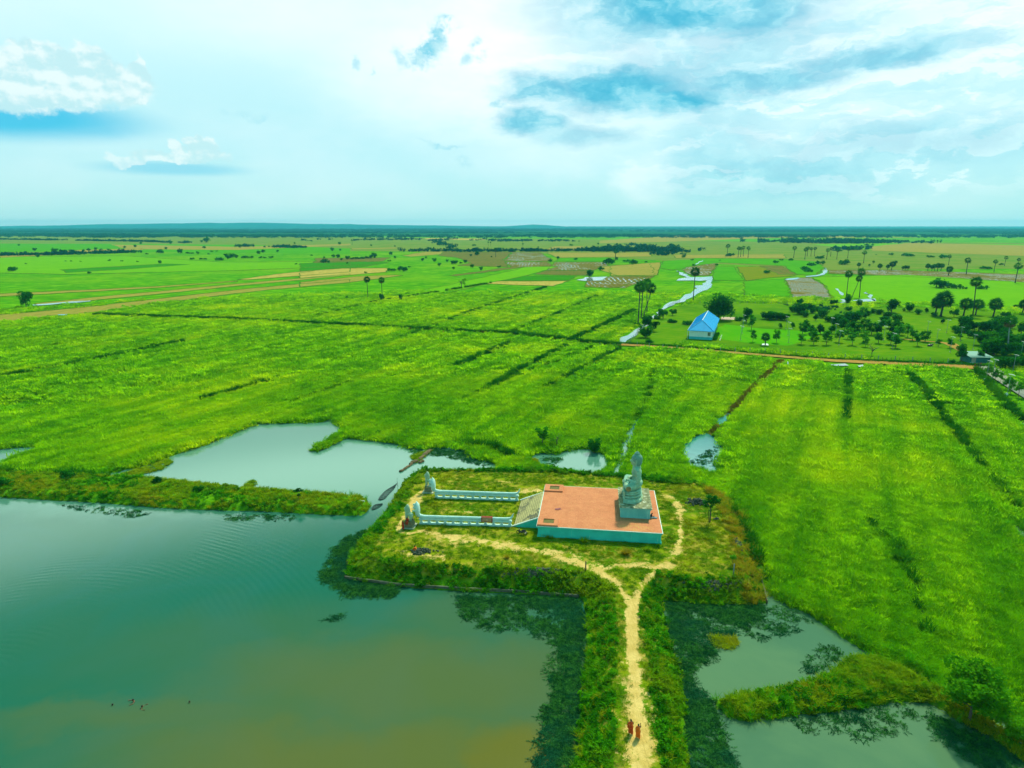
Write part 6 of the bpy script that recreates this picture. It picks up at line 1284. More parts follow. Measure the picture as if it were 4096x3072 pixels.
# ------------------------------------------------------------------ people
def hand(m, w_, d, side, curl=.5, s=1.0, up=Vector((0, 0, 1))):
    # palm at wrist w_ pointing along d, four fingers of unequal length bending towards -n, thumb from the side of the palm
    d = Vector(d).normalized(); n = d.cross(Vector((side, 0, .2))).normalized(); b = d.cross(n).normalized()
    pe = Vector(w_) + d * .085 * s; m.chain([w_, Vector(w_) + d * .04 * s, pe], [.024 * s, .033 * s, .032 * s], 8)
    for k, L in enumerate((.068, .078, .072, .055)):
        o = pe + b * (.022 * (k - 1.5)) * s; e1 = o + d * L * .5 * s - n * curl * .012; e2 = e1 + (d * (1 - curl * .7) - n * curl).normalized() * L * .5 * s; m.chain([o, e1, e2], [.0095, .009, .0075], 6)
    t0 = Vector(w_) + d * .03 * s + b * .03 * s; m.chain([t0, t0 + (d * .5 + b * .8).normalized() * .035, t0 + (d * .9 + b * .45).normalized() * .065], [.012, .011, .009], 6)
def person(loc, rz, label, J, H=1.6, mats=None, skirt=None, sash=None, hair=True, vox=.012, held=None, group=None, shirt=None, trousers=None, shoes=None):
    """J: joints in metres for a 1.6 m figure facing +y: pelvis, chest, neck, head, and for l / r: sh, el, wr, hip, kn, an, hdir, tdir"""
    s = H / 1.6; r = empty('person', loc, rz, label, 'person', group); r.scale = (s, s, s); V3 = Vector
    J = {k: V3(v) for k, v in J.items()}
    m = MB(); pv, ch, nk, hd = J['pelvis'], J['chest'], J['neck'], J['head']
    m.chain([pv, pv.lerp(ch, .5), ch], [.135, .115, .135], 14); ax = (J['shr'] - J['shl']).normalized()
    m.cap(pv - ax * .07, pv + ax * .07, .125, .125); m.cap(ch - ax * .08, ch + ax * .08, .12, .12); m.cap(J['shl'], J['shr'], .065, .065)
    m.chain([ch + (nk - ch) * .6, nk, nk.lerp(hd, .45)], [.07, .052, .05], 12)
    f = J.get('look', V3((0, 1, 0))).normalized(); up = (hd - nk).normalized(); side = f.cross(up).normalized(); R = Matrix((side, f, up)).transposed()
    m.ell(hd, (.076, .094, .112), R, 16, 12); m.ell(hd + R @ V3((0, .035, -.055)), (.055, .055, .05), R)
    m.cap(hd + R @ V3((0, .09, .01)), hd + R @ V3((0, .108, -.022)), .009, .014, 8)
    m.ell(hd + R @ V3((0, .088, -.055)), (.026, .012, .010), R)
    for q in (-1, 1): m.ell(hd + R @ V3((.078 * q, -.005, -.01)), (.012, .022, .032), R); m.ell(hd + R @ V3((.03 * q, .082, .012)), (.014, .008, .008), R)
    for q, k in ((-1, 'l'), (1, 'r')):
        m.chain([J['sh' + k], J['el' + k], J['wr' + k]], [.052, .040, .026], 12)
        hand(m, J['wr' + k], J.get('hd' + k, J['wr' + k] - J['el' + k]), q, .55)
        m.chain([J['hip' + k], J['kn' + k], J['an' + k]], [.092, .060, .036], 12)
        td = J.get('td' + k, V3((0, 1, 0))).normalized(); m.chain([J['an' + k] - td * .03 + V3((0, 0, -.02)), J['an' + k] + td * .09 - V3((0, 0, .035)), J['an' + k] + td * .16 - V3((0, 0, .045))], [.038, .034, .022], 10)
    m.build('body', mats['skin'], r, smooth=True, remesh=vox)
    if hair:
        m = MB(); m.ell(hd + R @ V3((0, -.012, .016)), (.083, .098, .108), R, 16, 12)
        o = m.build('hair', mats['hair'], r, smooth=True)
        bm = bmesh.new(); bm.from_mesh(o.data); g = [v for v in bm.verts if (R.transposed() @ (v.co - hd)).y > .055 and (R.transposed() @ (v.co - hd)).z < .055 or (R.transposed() @ (v.co - hd)).z < -.06]
        bmesh.ops.delete(bm, geom=g, context='VERTS'); bm.to_mesh(o.data); bm.free()
    def cloth(name, chains, mt, vx=.016, cut=None):
        m = MB()
        for pts, rd in chains: m.chain([V3(p_) for p_ in pts], rd, 14)
        return m.build(name, mt, r, smooth=True, remesh=vx, sm=1)
    if skirt: cloth('robe', skirt(J), mats['robe'])
    if shirt: cloth('shirt', [([pv, pv.lerp(ch, .5), ch], [.155, .135, .155]), ([ch - ax * .08, ch + ax * .08], [.14, .14]), ([J['shl'], J['shr']], [.082, .082]), ([J['shl'], J['shl'].lerp(J['ell'], .85)], [.075, .062]), ([J['shr'], J['shr'].lerp(J['elr'], .85)], [.075, .062])], mats['shirt'])
    if trousers: cloth('trousers', [([pv - ax * .07, pv + ax * .07], [.145, .145])] + [([J['hip' + k], J['kn' + k], J['kn' + k].lerp(J['an' + k], .93)], [.112, .082, .062]) for k in 'lr'], mats['jeans'])
    if held: held(r, J)
    return r
def standing(lean=0, arms=None, step=.0):
    J = dict(pelvis=(0, 0, .86), chest=(0, .02 + lean, 1.20), neck=(0, .02 + lean * 1.3, 1.36), head=(0, .03 + lean * 1.5, 1.49), shl=(-.165, .02 + lean, 1.30), shr=(.165, .02 + lean, 1.30),
             ell=(-.22, .0, 1.04), elr=(.22, .0, 1.04), wrl=(-.22, .08, .82), wrr=(.22, .08, .82), hipl=(-.085, 0, .84), hipr=(.085, 0, .84), knl=(-.09, .05 + step * .6, .46), knr=(.09, .04 - step * .3, .46), anl=(-.09, step, .08), anr=(.09, -step, .08))
    J.update(arms or {}); return J
def monk_skirt(J):
    L = [([J['pelvis'], J['pelvis'].lerp(J['chest'], .6), J['chest']], [.165, .155, .160]), ([J['chest'] + Vector((-.07, 0, 0)), J['shl']], [.14, .085]), ([J['chest'] + Vector((.03, 0, 0)), J['chest'] + Vector((-.10, 0, .02))], [.145, .14]), ([J['shl'], J['shl'].lerp(J['ell'], .9)], [.085, .10])]
    for k in 'lr': L.append(([J['hip' + k], J['kn' + k], J['kn' + k].lerp(J['an' + k], .75)], [.15, .125, .125]))
    L.append(([(J['knl'] + J['knr']) / 2, (J['anl'] + J['anr']) / 2 + Vector((0, 0, .16))], [.15, .15])); L.append(([J['ell'], J['ell'] + Vector((0, .0, -.35))], [.09, .07]))
    return L
MM = dict(skin=M['skin'], hair=M['hair'], robe=M['robe'], shirt=M['shirt_dark'], jeans=M['jeans'])
MR = dict(MM, robe=M['robe_red']); MO = dict(MM, robe=M['robe_bright'])
def held_obj(r, J, name, label, cat, mt, off0, off1, r0, r1, wr='wrl'):
    m = MB(); w_ = J[wr]; m.cap(w_ + Vector(off0), w_ + Vector(off1), r0, r1, 8); o = m.build(name, mt, None, smooth=True); o.location = r.location; o.rotation_euler = r.rotation_euler; o.scale = r.scale; tag(o, label, cat); return o
pA = G(2523, 2936, 2.0); pB = G(2552, 2952, 2.0); zA = hz(pA); zB = hz(pB)
person((pA.x, pA.y, zA), .25, 'taller monk in orange robe on the sandy path, holding a dark stick', standing(.02, dict(ell=(-.27, .10, 1.08), wrl=(-.16, .28, 1.02), hdl=(.3, 1, .3), elr=(.23, .02, 1.04), wrr=(.10, .24, .98), hdr=(-.6, 1, .1)), .13), 1.62, MM, monk_skirt, vox=.009,
       held=lambda r, J: held_obj(r, J, 'stick', 'dark stick carried by the taller monk on the sandy path', 'stick', M['stake'], (.10, -.02, -.32), (-.22, .12, .50), .022, .012))
person((pB.x, pB.y, zB), .1, 'shorter monk in bright orange robe on the sandy path, one hand raised', standing(.02, dict(elr=(.27, .10, 1.16), wrr=(.25, .20, 1.40), hdr=(0, .2, 1), ell=(-.2, .08, 1.03), wrl=(.05, .26, 1.05), hdl=(1, .5, 0)), .12), 1.55, MO, monk_skirt, vox=.009,
       held=lambda r, J: held_obj(r, J, 'phone', 'small dark phone in the raised hand of the shorter monk', 'phone', M['tar_black'], (-.01, .03, .07), (.02, .03, .13), .022, .02, 'wrr'))
pC = G(1612, 2119, 2.0)
person((pC.x, pC.y, hz(pC)), -.6, 'monk in deep orange robe standing at the front of the near lion plinth', standing(.03, dict(ell=(-.2, .10, 1.08), wrl=(-.02, .26, 1.12), hdl=(.6, 1, 0), elr=(.22, .08, 1.08), wrr=(.04, .26, 1.16), hdr=(-.6, 1, .3), look=(0, 1, -.35)), .05), 1.6, MR, monk_skirt, vox=.011)
sit = dict(pelvis=(0, 0, .10), chest=(0, .06, .45), neck=(0, .09, .60), head=(0, .13, .73), shl=(-.165, .06, .55), shr=(.165, .06, .55), ell=(-.26, .12, .30), elr=(.27, .10, .30), wrl=(-.20, .30, .14), wrr=(.22, .30, .14),
           hipl=(-.09, .02, .08), hipr=(.09, .02, .08), knl=(-.13, .44, .10), knr=(.13, .44, .10), anl=(-.11, .50, -.34), anr=(.12, .48, -.34), look=(0, 1, -.5))
lc = bpy.data.objects['lion_statue']; pD = Vector(lc.location) + Matrix.Rotation(TA, 3, 'Z') @ Vector((-.15, -.62, 1.12))
person(pD, PI + TA + .1, 'monk in dark red robe sitting on the near lion plinth, legs hanging', sit, 1.55, MR, lambda J: [([J['pelvis'], J['pelvis'].lerp(J['chest'], .6), J['chest']], [.16, .15, .155]), ([J['shl'], J['shr']], [.085, .075]), ([J['shl'], J['shl'].lerp(J['ell'], .9)], [.085, .09])] + [([J['hip' + k], J['kn' + k], J['kn' + k].lerp(J['an' + k], .8)], [.13, .11, .105]) for k in 'lr'], vox=.011)
crouch = dict(pelvis=(0, -.10, .24), chest=(0, .12, .52), neck=(0, .20, .66), head=(0, .26, .77), shl=(-.165, .14, .62), shr=(.165, .14, .62), ell=(-.26, .24, .40), elr=(.26, .24, .40), wrl=(-.14, .46, .36), wrr=(.12, .46, .32), hdl=(.4, 1, -.2), hdr=(-.4, 1, -.2),
              hipl=(-.10, -.08, .23), hipr=(.10, -.08, .23), knl=(-.19, .30, .46), knr=(.19, .30, .46), anl=(-.15, .08, .07), anr=(.15, .08, .07), look=(-.2, 1, -.6))
pE = G(1664, 2206, 2.0)
person((pE.x, pE.y, hz(pE)), .9, 'monk in bright orange robe crouching beside the grey rock pile', crouch, 1.6, MO, lambda J: [([J['pelvis'], J['pelvis'].lerp(J['chest'], .6), J['chest']], [.17, .16, .16]), ([J['shl'], J['shr']], [.085, .08]), ([J['shl'], J['shl'].lerp(J['ell'], .9)], [.085, .08])] + [([J['hip' + k], J['kn' + k], J['kn' + k].lerp(J['an' + k], .6)], [.13, .11, .10]) for k in 'lr'], vox=.011)
lounge = dict(pelvis=(0, 0, .13), chest=(0, .0, .48), neck=(0, .05, .63), head=(0, .12, .75), shl=(-.17, .02, .58), shr=(.17, .02, .58), ell=(-.24, .12, .32), elr=(.24, .12, .32), wrl=(-.08, .34, .28), wrr=(.08, .34, .28), hdl=(.3, 1, .2), hdr=(-.3, 1, .2),
              hipl=(-.09, .04, .11), hipr=(.09, .04, .11), knl=(-.10, .48, .16), knr=(.10, .47, .12), anl=(-.05, .90, .07), anr=(.07, .90, .07), tdl=(0, .25, 1), tdr=(.1, .25, 1), look=(0, 1, -.7))
pF = pl.location.copy(); pF = pF + Matrix.Rotation(TA, 3, 'Z') @ Vector((2.375 + .20, -3.55, 0)); 
person((pF.x, pF.y, 3.912), -PI / 2 + TA - .05, 'person in dark shirt and pale jeans sitting against the plinth, legs stretched', lounge, 1.68, MM, shirt=True, trousers=True, vox=.01,
       held=lambda r, J: held_obj(r, J, 'phone', 'phone held by the person sitting against the plinth', 'phone', M['tar_black'], (.09, .10, -.0), (.09, .16, .08), .018, .018))
# swimmers in the lake
swim = dict(pelvis=(0, -.3, -.65), chest=(0, 0, -.22), neck=(0, .03, -.05), head=(0, .05, .08), shl=(-.17, .0, -.12), shr=(.17, .0, -.12), ell=(-.38, .15, -.16), elr=(.38, .15, -.16), wrl=(-.45, .38, -.10), wrr=(.45, .38, -.10), hipl=(-.09, -.33, -.7), hipr=(.09, -.33, -.7), knl=(-.12, -.2, -1.1), knr=(.12, -.35, -1.1), anl=(-.1, -.55, -1.4), anr=(.1, -.7, -1.4))
for (x, y), rz, z, lab in (((450, 2822), .4, .02, 'dark-haired swimmer facing away, leftmost of the four in the lake'), ((535, 2806), 2.2, .16, 'swimmer with bare shoulders out of the water, farthest of the middle two'), ((567, 2831), -1.4, .12, 'swimmer with bare shoulders turned right, nearest of the middle two'), ((759, 2809), 3.0, .04, 'dark swimmer alone, rightmost of the four in the lake')):
    q = G(x, y, 0); person((q.x, q.y, z), rz, lab, swim, 1.5, MM, group='swimmers in the lake', vox=.014)
# people on the bund and at the road end
bundp = [((1774, 1335), 'tiny figure in orange bending on the bund path across the paddies', dict(MM, robe=M['robe']), monk_skirt, None, 1.0), ((2250, 1370), 'tiny figure in dark blue clothes on the bund, left of the ditch', dict(MM, shirt=M['cloth_blue'], jeans=M['shirt_dark']), None, True, 0), ((2400, 1383), 'tiny figure in dark blue clothes on the bund nearest the road end', dict(MM, shirt=M['cloth_blue'], jeans=M['cloth_blue']), None, True, 1)]
for (x, y), lab, mt, sk, sh, k in bundp:
    q = G(x, y, .4); person((q.x, q.y, .35), 1 + k, lab, standing(.08), 1.6, mt, sk, shirt=sh, trousers=sh, vox=.022)
for (x, y), lab, mt, rz in (((3899, 1471), 'person in red top and dark trousers at the end of the dirt road', dict(MM, shirt=M['cloth_red'], jeans=M['cloth_blue']), .5), ((3912, 1470), 'person in dark clothes, middle of the three by the gate', dict(MM, shirt=M['shirt_dark'], jeans=M['shirt_dark']), 2.5), ((3921, 1467), 'person in red shirt, right of the three by the gate', dict(MM, shirt=M['cloth_red'], jeans=M['shirt_dark']), 4)):
    q = G(x, y, .6); person((q.x, q.y, .58), rz, lab, standing(.02, None, .08), 1.65, mt, shirt=True, trousers=True, vox=.022)

# ------------------------------------------------------------------ motorbike
def motorbike(p, rz, label):
    r = empty('motorbike', p, rz, label, 'motorbike'); B = M['tar_black']
    for x in (-.62, .62):
        m = MB(); R_ = .27; n = 22
        m.tube([(x + R_ * math.cos(2 * PI * k / n), 0, .31 + R_ * math.sin(2 * PI * k / n)) for k in range(n + 1)], .042, 8, cap=False); w_ = m.build('wheel', M['rubber'], r, smooth=True)
        m = MB(); m.tube([(x, -.05, .31), (x, .05, .31)], .05, 10); m.tube([(x + .23 * math.cos(2 * PI * k / n), 0, .31 + .23 * math.sin(2 * PI * k / n)) for k in range(n + 1)], .015, 6, cap=False)
        for k in range(8): m.tube([(x, 0, .31), (x + .23 * math.cos(PI * k / 4), 0, .31 + .23 * math.sin(PI * k / 4))], .005, 4)
        m.build('rim', M['chrome'], w_, smooth=True)
        m = MB(); m.tube([(x + .33 * math.cos(t_), 0, .31 + .33 * math.sin(t_)) for t_ in np.linspace(.6, 2.5, 8)], .05, 6); m.build('mudguard', B, r, smooth=True)
    m = MB(); m.chain([(-.66, 0, .60), (-.35, 0, .62), (-.05, 0, .52), (.12, 0, .40), (.34, 0, .62)], [.10, .12, .13, .12, .10], 10); m.ell((-.40, 0, .62), (.34, .13, .13)); m.ell((.0, 0, .42), (.26, .12, .14)); m.build('body', B, r, smooth=True, remesh=.02, sm=1)
    m = MB(); m.chain([(.36, .10, .56), (.42, .16, .40), (.36, .17, .26)], [.07, .05, .03], 8); m.chain([(.36, -.10, .56), (.42, -.16, .40), (.36, -.17, .26)], [.07, .05, .03], 8); m.cap((.42, 0, .72), (.36, 0, .55), .11, .09); m.build('leg_shield', M['tar_black'], r, smooth=True)
    m = MB(); m.chain([(-.60, 0, .78), (-.25, 0, .77), (.0, 0, .70)], [.10, .115, .08], 10); m.build('seat', M['rubber'], r, smooth=True)
    m = MB(); m.tube([(.62, .06, .31), (.42, .06, .82)], .02, 6); m.tube([(.62, -.06, .31), (.42, -.06, .82)], .02, 6); m.build('fork', M['chrome'], r, smooth=True)
    m = MB(); m.tube([(.30, -.33, .98), (.38, -.18, 1.0), (.42, 0, .92), (.38, .18, 1.0), (.30, .33, .98)], .016, 6); m.build('handlebar', B, r, smooth=True)
    m = MB(); m.ell((.50, 0, .90), (.09, .10, .08)); m.build('headlight', M['chrome'], r, smooth=True)
    for s in (-1, 1): m = MB(); m.tube([(.36, .24 * s, 1.0), (.36, .30 * s, 1.14)], .006, 5); m.ell((.35, .31 * s, 1.17), (.02, .06, .04)); m.build('mirror', B, r, smooth=True)
    m = MB(); m.tube([(.05, -.14, .26), (-.30, -.16, .28), (-.80, -.17, .36)], [.02, .04, .045], 8); m.build('exhaust', M['chrome'], r, smooth=True)
    m = MB(); m.tube([(.02, .10, .30), (-.04, .26, .03)], .012, 5); m.build('stand', B, r); m = MB(); m.box((-.86, 0, .58), (.02, .16, .12)); m.build('number_plate', M['white_plastic'], r)
q = G(2087, 2138, 2.0); motorbike((q.x, q.y, hz(q)), PI + .35 - .75, 'black motorbike parked on the grass in front of the stairs')
# ------------------------------------------------------------------ rocks, posts, logs, nets, wall on the mound
def rockpile(name, c, rx, ry, n, smin, smax, label, hgt=.5, rz=0):
    r = np.random.RandomState(int(abs(c[0]) * 10) % 997); m = MB()
    for i in range(n):
        x, y = r.randn() * rx * .45, r.randn() * ry * .45; x, y = x * math.cos(rz) - y * math.sin(rz), x * math.sin(rz) + y * math.cos(rz); s = smin + (smax - smin) * r.rand(); f = max(0, 1 - (x * x / rx / rx + y * y / ry / ry))
        z = hz((c[0] + x, c[1] + y)) + hgt * f * r.rand() + s * .3; b = len(m.V); m.ell((c[0] + x, c[1] + y, z), (s, s * (.6 + .4 * r.rand()), s * (.5 + .3 * r.rand())), Matrix.Rotation(r.rand() * 6, 3, (r.randn(), r.randn(), r.randn())), 6, 4)
        for k in range(b, len(m.V)): v = Vector(m.V[k]); m.V[k] = tuple(v + Vector(r.randn(3)) * s * .09)
    return tag(m.build(name, M['rock']), label, 'rocks', kind='stuff')
rockpile('rock_pile', G(1690, 2206, 2), 2.0, .6, 110, .10, .24, 'heap of grey rocks beside the crouching monk', .4); rockpile('rock_pile', G(1672, 2214, 2), .7, .6, 45, .12, .26, 'near end of the grey rock heap by the monk', .4)
rockpile('rock_pile', D(1506, 1086, 2), 1.8, 1.3, 190, .12, .26, 'heap of dark grey rocks beside the staked tree', .6); rockpile('rock_pile', D(1548, 1122, 2), .5, .35, 22, .10, .2, 'few grey rocks below the staked tree', .2)
rockpile('rock_slope', D(1165, 1248, 1), 4.2, .9, 240, .12, .3, 'grey rocks strewn on the near slope of the mound left of the path', .15); rockpile('rock_slope', D(1550, 1272, 1), 3.4, .9, 130, .12, .28, 'grey rocks on the near slope of the mound right of the path', .15)
rockpile('rock_slope', D(1592, 1180, 1.4), .6, 2.4, 70, .12, .28, 'grey rocks at the foot of the golden grass', .15)
def wall(pts, label, h=.45, th=.22):
    P = PL(pts); r = MB()
    for i in range(len(P) - 1):
        a, b = P[i], P[i + 1]; c = (a + b) / 2; L = np.hypot(*(b - a)); r.box((c[0], c[1], h / 2 - .5), (L + .05, th, h + 1.0), math.atan2(b[1] - a[1], b[0] - a[0]))
    o = r.build('retaining_wall', M['concrete'], bevel=.02); return tag(o, label, 'wall')
wall([(745, 1250), (860, 1266), (1000, 1275), (1130, 1281), (1250, 1291)], 'low concrete retaining wall along the near edge of the mound at the lake'); wall([(1657, 1304), (1650, 1275), (1640, 1235)], 'thin concrete edge at the right corner of the mound', .5, .15)
def post(p, h, rad, mt, label, cat='post', tilt=0, name='post'):
    m = MB(); z = hz(p); m.tube([(0, 0, -.3), (tilt * .5, 0, h * .5), (tilt, 0, h)], [rad * 1.1, rad, rad * .9], 7); o = m.build(name, mt, smooth=True); o.location = (p[0], p[1], z); return tag(o, label, cat)
post(D(1265, 1233, 2), 1.5, .09, M['stake'], 'dark wooden post beside the sandy path'); post(D(1584, 1243, 1.9), 1.7, .08, M['post'], 'grey-green concrete post beside the sapling on the right of the mound')
post(D(1084, 1221, 2), .6, .08, M['stake'], 'short dark stump on the near edge of the mound', 'stump', name='stump'); post(G(1587, 1916, 0), 1.0, .03, M['stake'], 'thin stick standing in the pond water near the far lion', 'stick', .1, 'stick'); post(G(1592, 1945, 0), 1.3, .035, M['stake'], 'bent stick standing in the pond water nearest the bank', 'stick', -.15, 'stick')
post(D(1655, 1335, 0), 1.0, .09, M['stake'], 'mossy stub standing in the right pond', 'stump', name='stump')
# staked tree on the right of the mound, sapling, cassava shrub
def leafy(name, p, h, crown, n, size, leaf, trunk, label, stakes=(), cat='tree', seed=1, z=None):
    r = np.random.RandomState(seed); e = empty(name, (p[0], p[1], hz(p) if z is None else z), 0, label, cat)
    m = MB()
    for t_ in trunk: m.tube(t_[0], t_[1], 6)
    m.build('trunk', M['bark'], e, smooth=True); V, F = leaves_np(crown_pts(n, crown, r, .25), size, r, .6, 1.3); mesh_np('crown', V, F, [M[leaf]], e)
    for s in stakes: m = MB(); m.tube(s, .045, 6); m.build('stake', M['stake'], e)
    return e
leafy('staked_tree', D(1533, 1128, 2), 4.6, [(0, 0, 3.9, .7, .7, .7), (-.9, .1, 3.6, .55, .5, .45), (.95, 0, 3.7, .6, .5, .5), (-.4, .2, 4.5, .5, .5, .45), (.5, -.2, 4.5, .45, .45, .5), (.1, 0, 2.9, .35, .35, .3), (-.8, 0, 2.9, .5, .4, .3), (0, 0, 2.1, .25, .2, .25), (1.3, 0, 3.9, .35, .3, .25)], 900, .22, 'tree_leaf',
      [([(0, 0, -.2), (.0, 0, 1.5), (-.05, 0, 2.6)], [.11, .09, .07]), ([(-.05, 0, 2.5), (-.5, 0, 3.2), (-.9, .1, 3.7)], [.06, .04, .02]), ([(-.05, 0, 2.5), (.1, 0, 3.4), (.1, 0, 4.5)], [.06, .04, .02]), ([(0, 0, 2.6), (.6, 0, 3.2), (1.1, 0, 3.9)], [.05, .035, .02])], 'broad-leaved young tree tied to wooden stakes on the right of the mound', stakes=([(-.25, 0, -.2), (-.3, 0, 2.3)], [(.14, .1, -.2), (.08, .05, 2.2)]), seed=5)
leafy('sapling', D(1582, 1222, 2), 1.5, [(0, 0, 1.3, .5, .5, .35), (.3, 0, 1.5, .3, .3, .2), (-.3, 0, 1.4, .35, .3, .25)], 260, .14, 'young_leaf', [([(0, 0, -.1), (.02, 0, 1.3)], [.03, .02])], 'small leafy sapling beside the concrete post on the mound', seed=6)
leafy('cassava_shrub', D(645, 1080, .9), 2.2, [(0, 0, 1.8, .6, .6, .28), (-.6, 0, 1.7, .45, .4, .2), (.65, .1, 1.75, .45, .4, .2), (.1, 0, 2.1, .45, .4, .18), (.1, 0, .9, .35, .3, .3)], 420, .2, 'tree_leaf', [([(0, 0, -.1), (.02, 0, .9), (-.2, 0, 1.8)], [.06, .04, .03]), ([(.02, 0, .7), (.3, 0, 1.7)], [.04, .02])], 'small umbrella-shaped shrub standing on the left causeway', cat='shrub', seed=7)
for q, s, k in (((1352, 1200), 1.15, 'goldc'), ((1300, 1186), .9, 'g2'), ((1096, 1205), .7, 'g3'), ((1230, 1178), .9, 'g4')):
    pass
lab_t = ['round dry grass tussock in front of the terrace wall', 'yellow-green tussock against the terrace wall', 'small pale tussock on the mound left of the post', 'grass tussock close below the terrace wall']
for (q, s, mt, n), lab in zip((((1352, 1198), .95, 'gold', 260), ((1262, 1172), .8, 'yellow', 200), ((1095, 1206), .6, 'gold', 140), ((1400, 1190), .7, 'yellow', 140)), lab_t):
    o = blades('grass_tussock', n, .45 * s, 1.0 * s, .05, M[mt], .5, .6, int(q[0]), 3); COL.objects.link(o); p = D(*q, 2); o.location = (p.x, p.y, hz(p)); tag(o, lab, 'grass tussock')
# logs at the channel, nets, pipe
def log(a, b, rad, label, z=.05):
    A = G(*a, z); B = G(*b, z); m = MB(); r = np.random.RandomState(int(a[0])); n = 9
    pts = [A.lerp(B, i / (n - 1)) + Vector((r.randn() * .06, r.randn() * .06, .04 * r.randn())) for i in range(n)]; m.chain(pts, [rad * (.75 + .5 * r.rand()) for _ in range(n)], 10); o = m.build('mud_bar', M['log'], smooth=True, remesh=.06)
    return tag(o, label, 'log')
log((1603, 1886), (1646, 1858), .28, 'narrow muddy log lying lowest in the pond near the mound'); log((1642, 1856), (1664, 1846), .40, 'short thick muddy log between the other two logs'); log((1678, 1838), (1720, 1802), .48, 'long thick muddy log reaching the grassy far bank'); log((1680, 1850), (1690, 1846), .35, 'small muddy clod beside the long log')
def net(pts, w_, label):
    P = [G(x, y, .02) for x, y in pts]; V = []; n = len(P); k = 7
    for i, p in enumerate(P):
        d = (P[min(i + 1, n - 1)] - P[max(i - 1, 0)]).normalized(); s = Vector((-d.y, d.x, 0))
        for j in range(k): t_ = j / (k - 1) * 2 - 1; V.append(p + s * w_[i] * t_ + Vector((0, 0, .10 * (1 - t_ * t_) + .02)))
    F = [(i * k + j, i * k + j + 1, (i + 1) * k + j + 1, (i + 1) * k + j) for i in range(n - 1) for j in range(k - 1)]
    o = mesh_np('fishing_net', V, F, [M['net']]); md = o.modifiers.new('sub', 'SUBSURF'); md.levels = 1; md.render_levels = 1; md = o.modifiers.new('mesh', 'WIREFRAME'); md.thickness = .05; return tag(o, label, 'fishing net')
net([(1587, 1935), (1572, 1950), (1556, 1963), (1540, 1978), (1528, 1995), (1518, 2001)], [.05, .4, .75, .65, .75, .3], 'long dark fishing net trap in the channel water beside the mound'); net([(1530, 2017), (1512, 2020), (1500, 2032), (1490, 2040)], [.3, .8, .7, .2], 'smaller dark fishing net trap near the causeway tip')
m = MB(); m.tube([(-.5, 0, 0), (.5, 0, 0)], .13, 12); o = m.build('pipe', M['white_plastic'], smooth=True); p = D(782, 1084, .9); o.location = (p.x, p.y, hz(p) + .22); o.rotation_euler = (0, .05, -.1); tag(o, 'short white pipe on the tip of the left causeway', 'pipe')
# ------------------------------------------------------------------ blue-roofed building
M['blue_roof'] = paint('blue_metal_roof', (.003, .42, .88), (.003, .36, .80), .6, .6, .02, spec=.15); M['ridge'] = paint('ridge_cap', (.10, .42, .80), (.15, .5, .8), 1, .4, 0)
M['wall_white'] = paint('white_wall', (.62, .80, .80), (.52, .72, .72), .8, .8, .05); M['wall_aqua'] = paint('aqua_dado', (.05, .52, .58), (.04, .44, .50), .8, .7, .05); M['glass'] = paint('dark_window_glass', (.05, .09, .09), (.08, .13, .12), 1, .15, 0, spec=.8)
NL = G(2755, 1358, .3); NR = G(2847, 1361, .3); BA = math.atan2(NR.y - NL.y, NR.x - NL.x); E1 = G(2860, 1324, 4.5); E2 = G(2881, 1274, 4.5); BW = (NR - NL).length; BA2 = math.atan2(E2.y - E1.y, E2.x - E1.x) - PI / 2; BL = (E2 - E1).length - 1
bd = empty('building', NL, BA2, 'long white and aqua building under a blue metal hip roof', 'building')
MB().box((BW / 2, BL / 2, 2.85), (BW, BL, 2.7)).build('wall', M['wall_white'], bd); MB().box((BW / 2, BL / 2, .65), (BW + .06, BL + .06, 1.7)).build('dado', M['wall_aqua'], bd)
o_e = .75; rz_ = 8.3; ez = 4.25; hx = 5.0
V = [(-o_e, -o_e, ez), (BW + o_e, -o_e, ez), (BW + o_e, BL + o_e, ez), (-o_e, BL + o_e, ez), (BW / 2, hx, rz_), (BW / 2, BL - 1.0, rz_)]
V += [(x, y, z - .14) for x, y, z in V]
F = [(0, 1, 4), (1, 2, 5, 4), (2, 3, 5), (3, 0, 4, 5), (7, 6, 10), (8, 7, 10, 11), (9, 8, 11), (6, 9, 11, 10), (0, 6, 7, 1), (1, 7, 8, 2), (2, 8, 9, 3), (3, 9, 6, 0)]
rf = mesh_np('roof', V, F, [M['blue_roof']], bd)
m = MB()
for k in range(int(BL / .8)): 
    y = .2 + .8 * k; f = min(1, (y + o_e) / (hx + o_e)) * min(1, (BL + o_e - y) / (o_e + 1.0))
    for s in (-1, 1):
        xe = BW / 2 + s * (BW / 2 + o_e); xr = BW / 2 + s * (BW / 2 + o_e) * (1 - f); m.tube([(xe, y, ez + .02), (xr, y, ez + (rz_ - ez) * f + .02)], .035, 4)
for k in range(int((BW + 1.5) / .8)):
    x = -o_e + .3 + .8 * k; f = 1 - abs(x - BW / 2) / (BW / 2 + o_e); m.tube([(x, -o_e, ez + .02), (x, -o_e + (hx + o_e) * f, ez + (rz_ - ez) * f + .02)], .035, 4)
m.build('ribs', M['blue_roof'], rf)
for a, b, w_ in ((V[4], V[5], .18), (V[0], V[4], .14), (V[1], V[4], .14), (V[2], V[5], .14), (V[3], V[5], .14)): m = MB(); m.tube([Vector(a) + Vector((0, 0, .04)), Vector(b) + Vector((0, 0, .04))], w_, 6); m.build('ridge', M['ridge'] if w_ < .18 else M['white_trim'], rf)
m = MB(); m.tube([(-o_e, -o_e, ez - .02), (-o_e, BL + o_e, ez - .02)], .10, 6); m.build('gutter', M['white_trim'], rf)
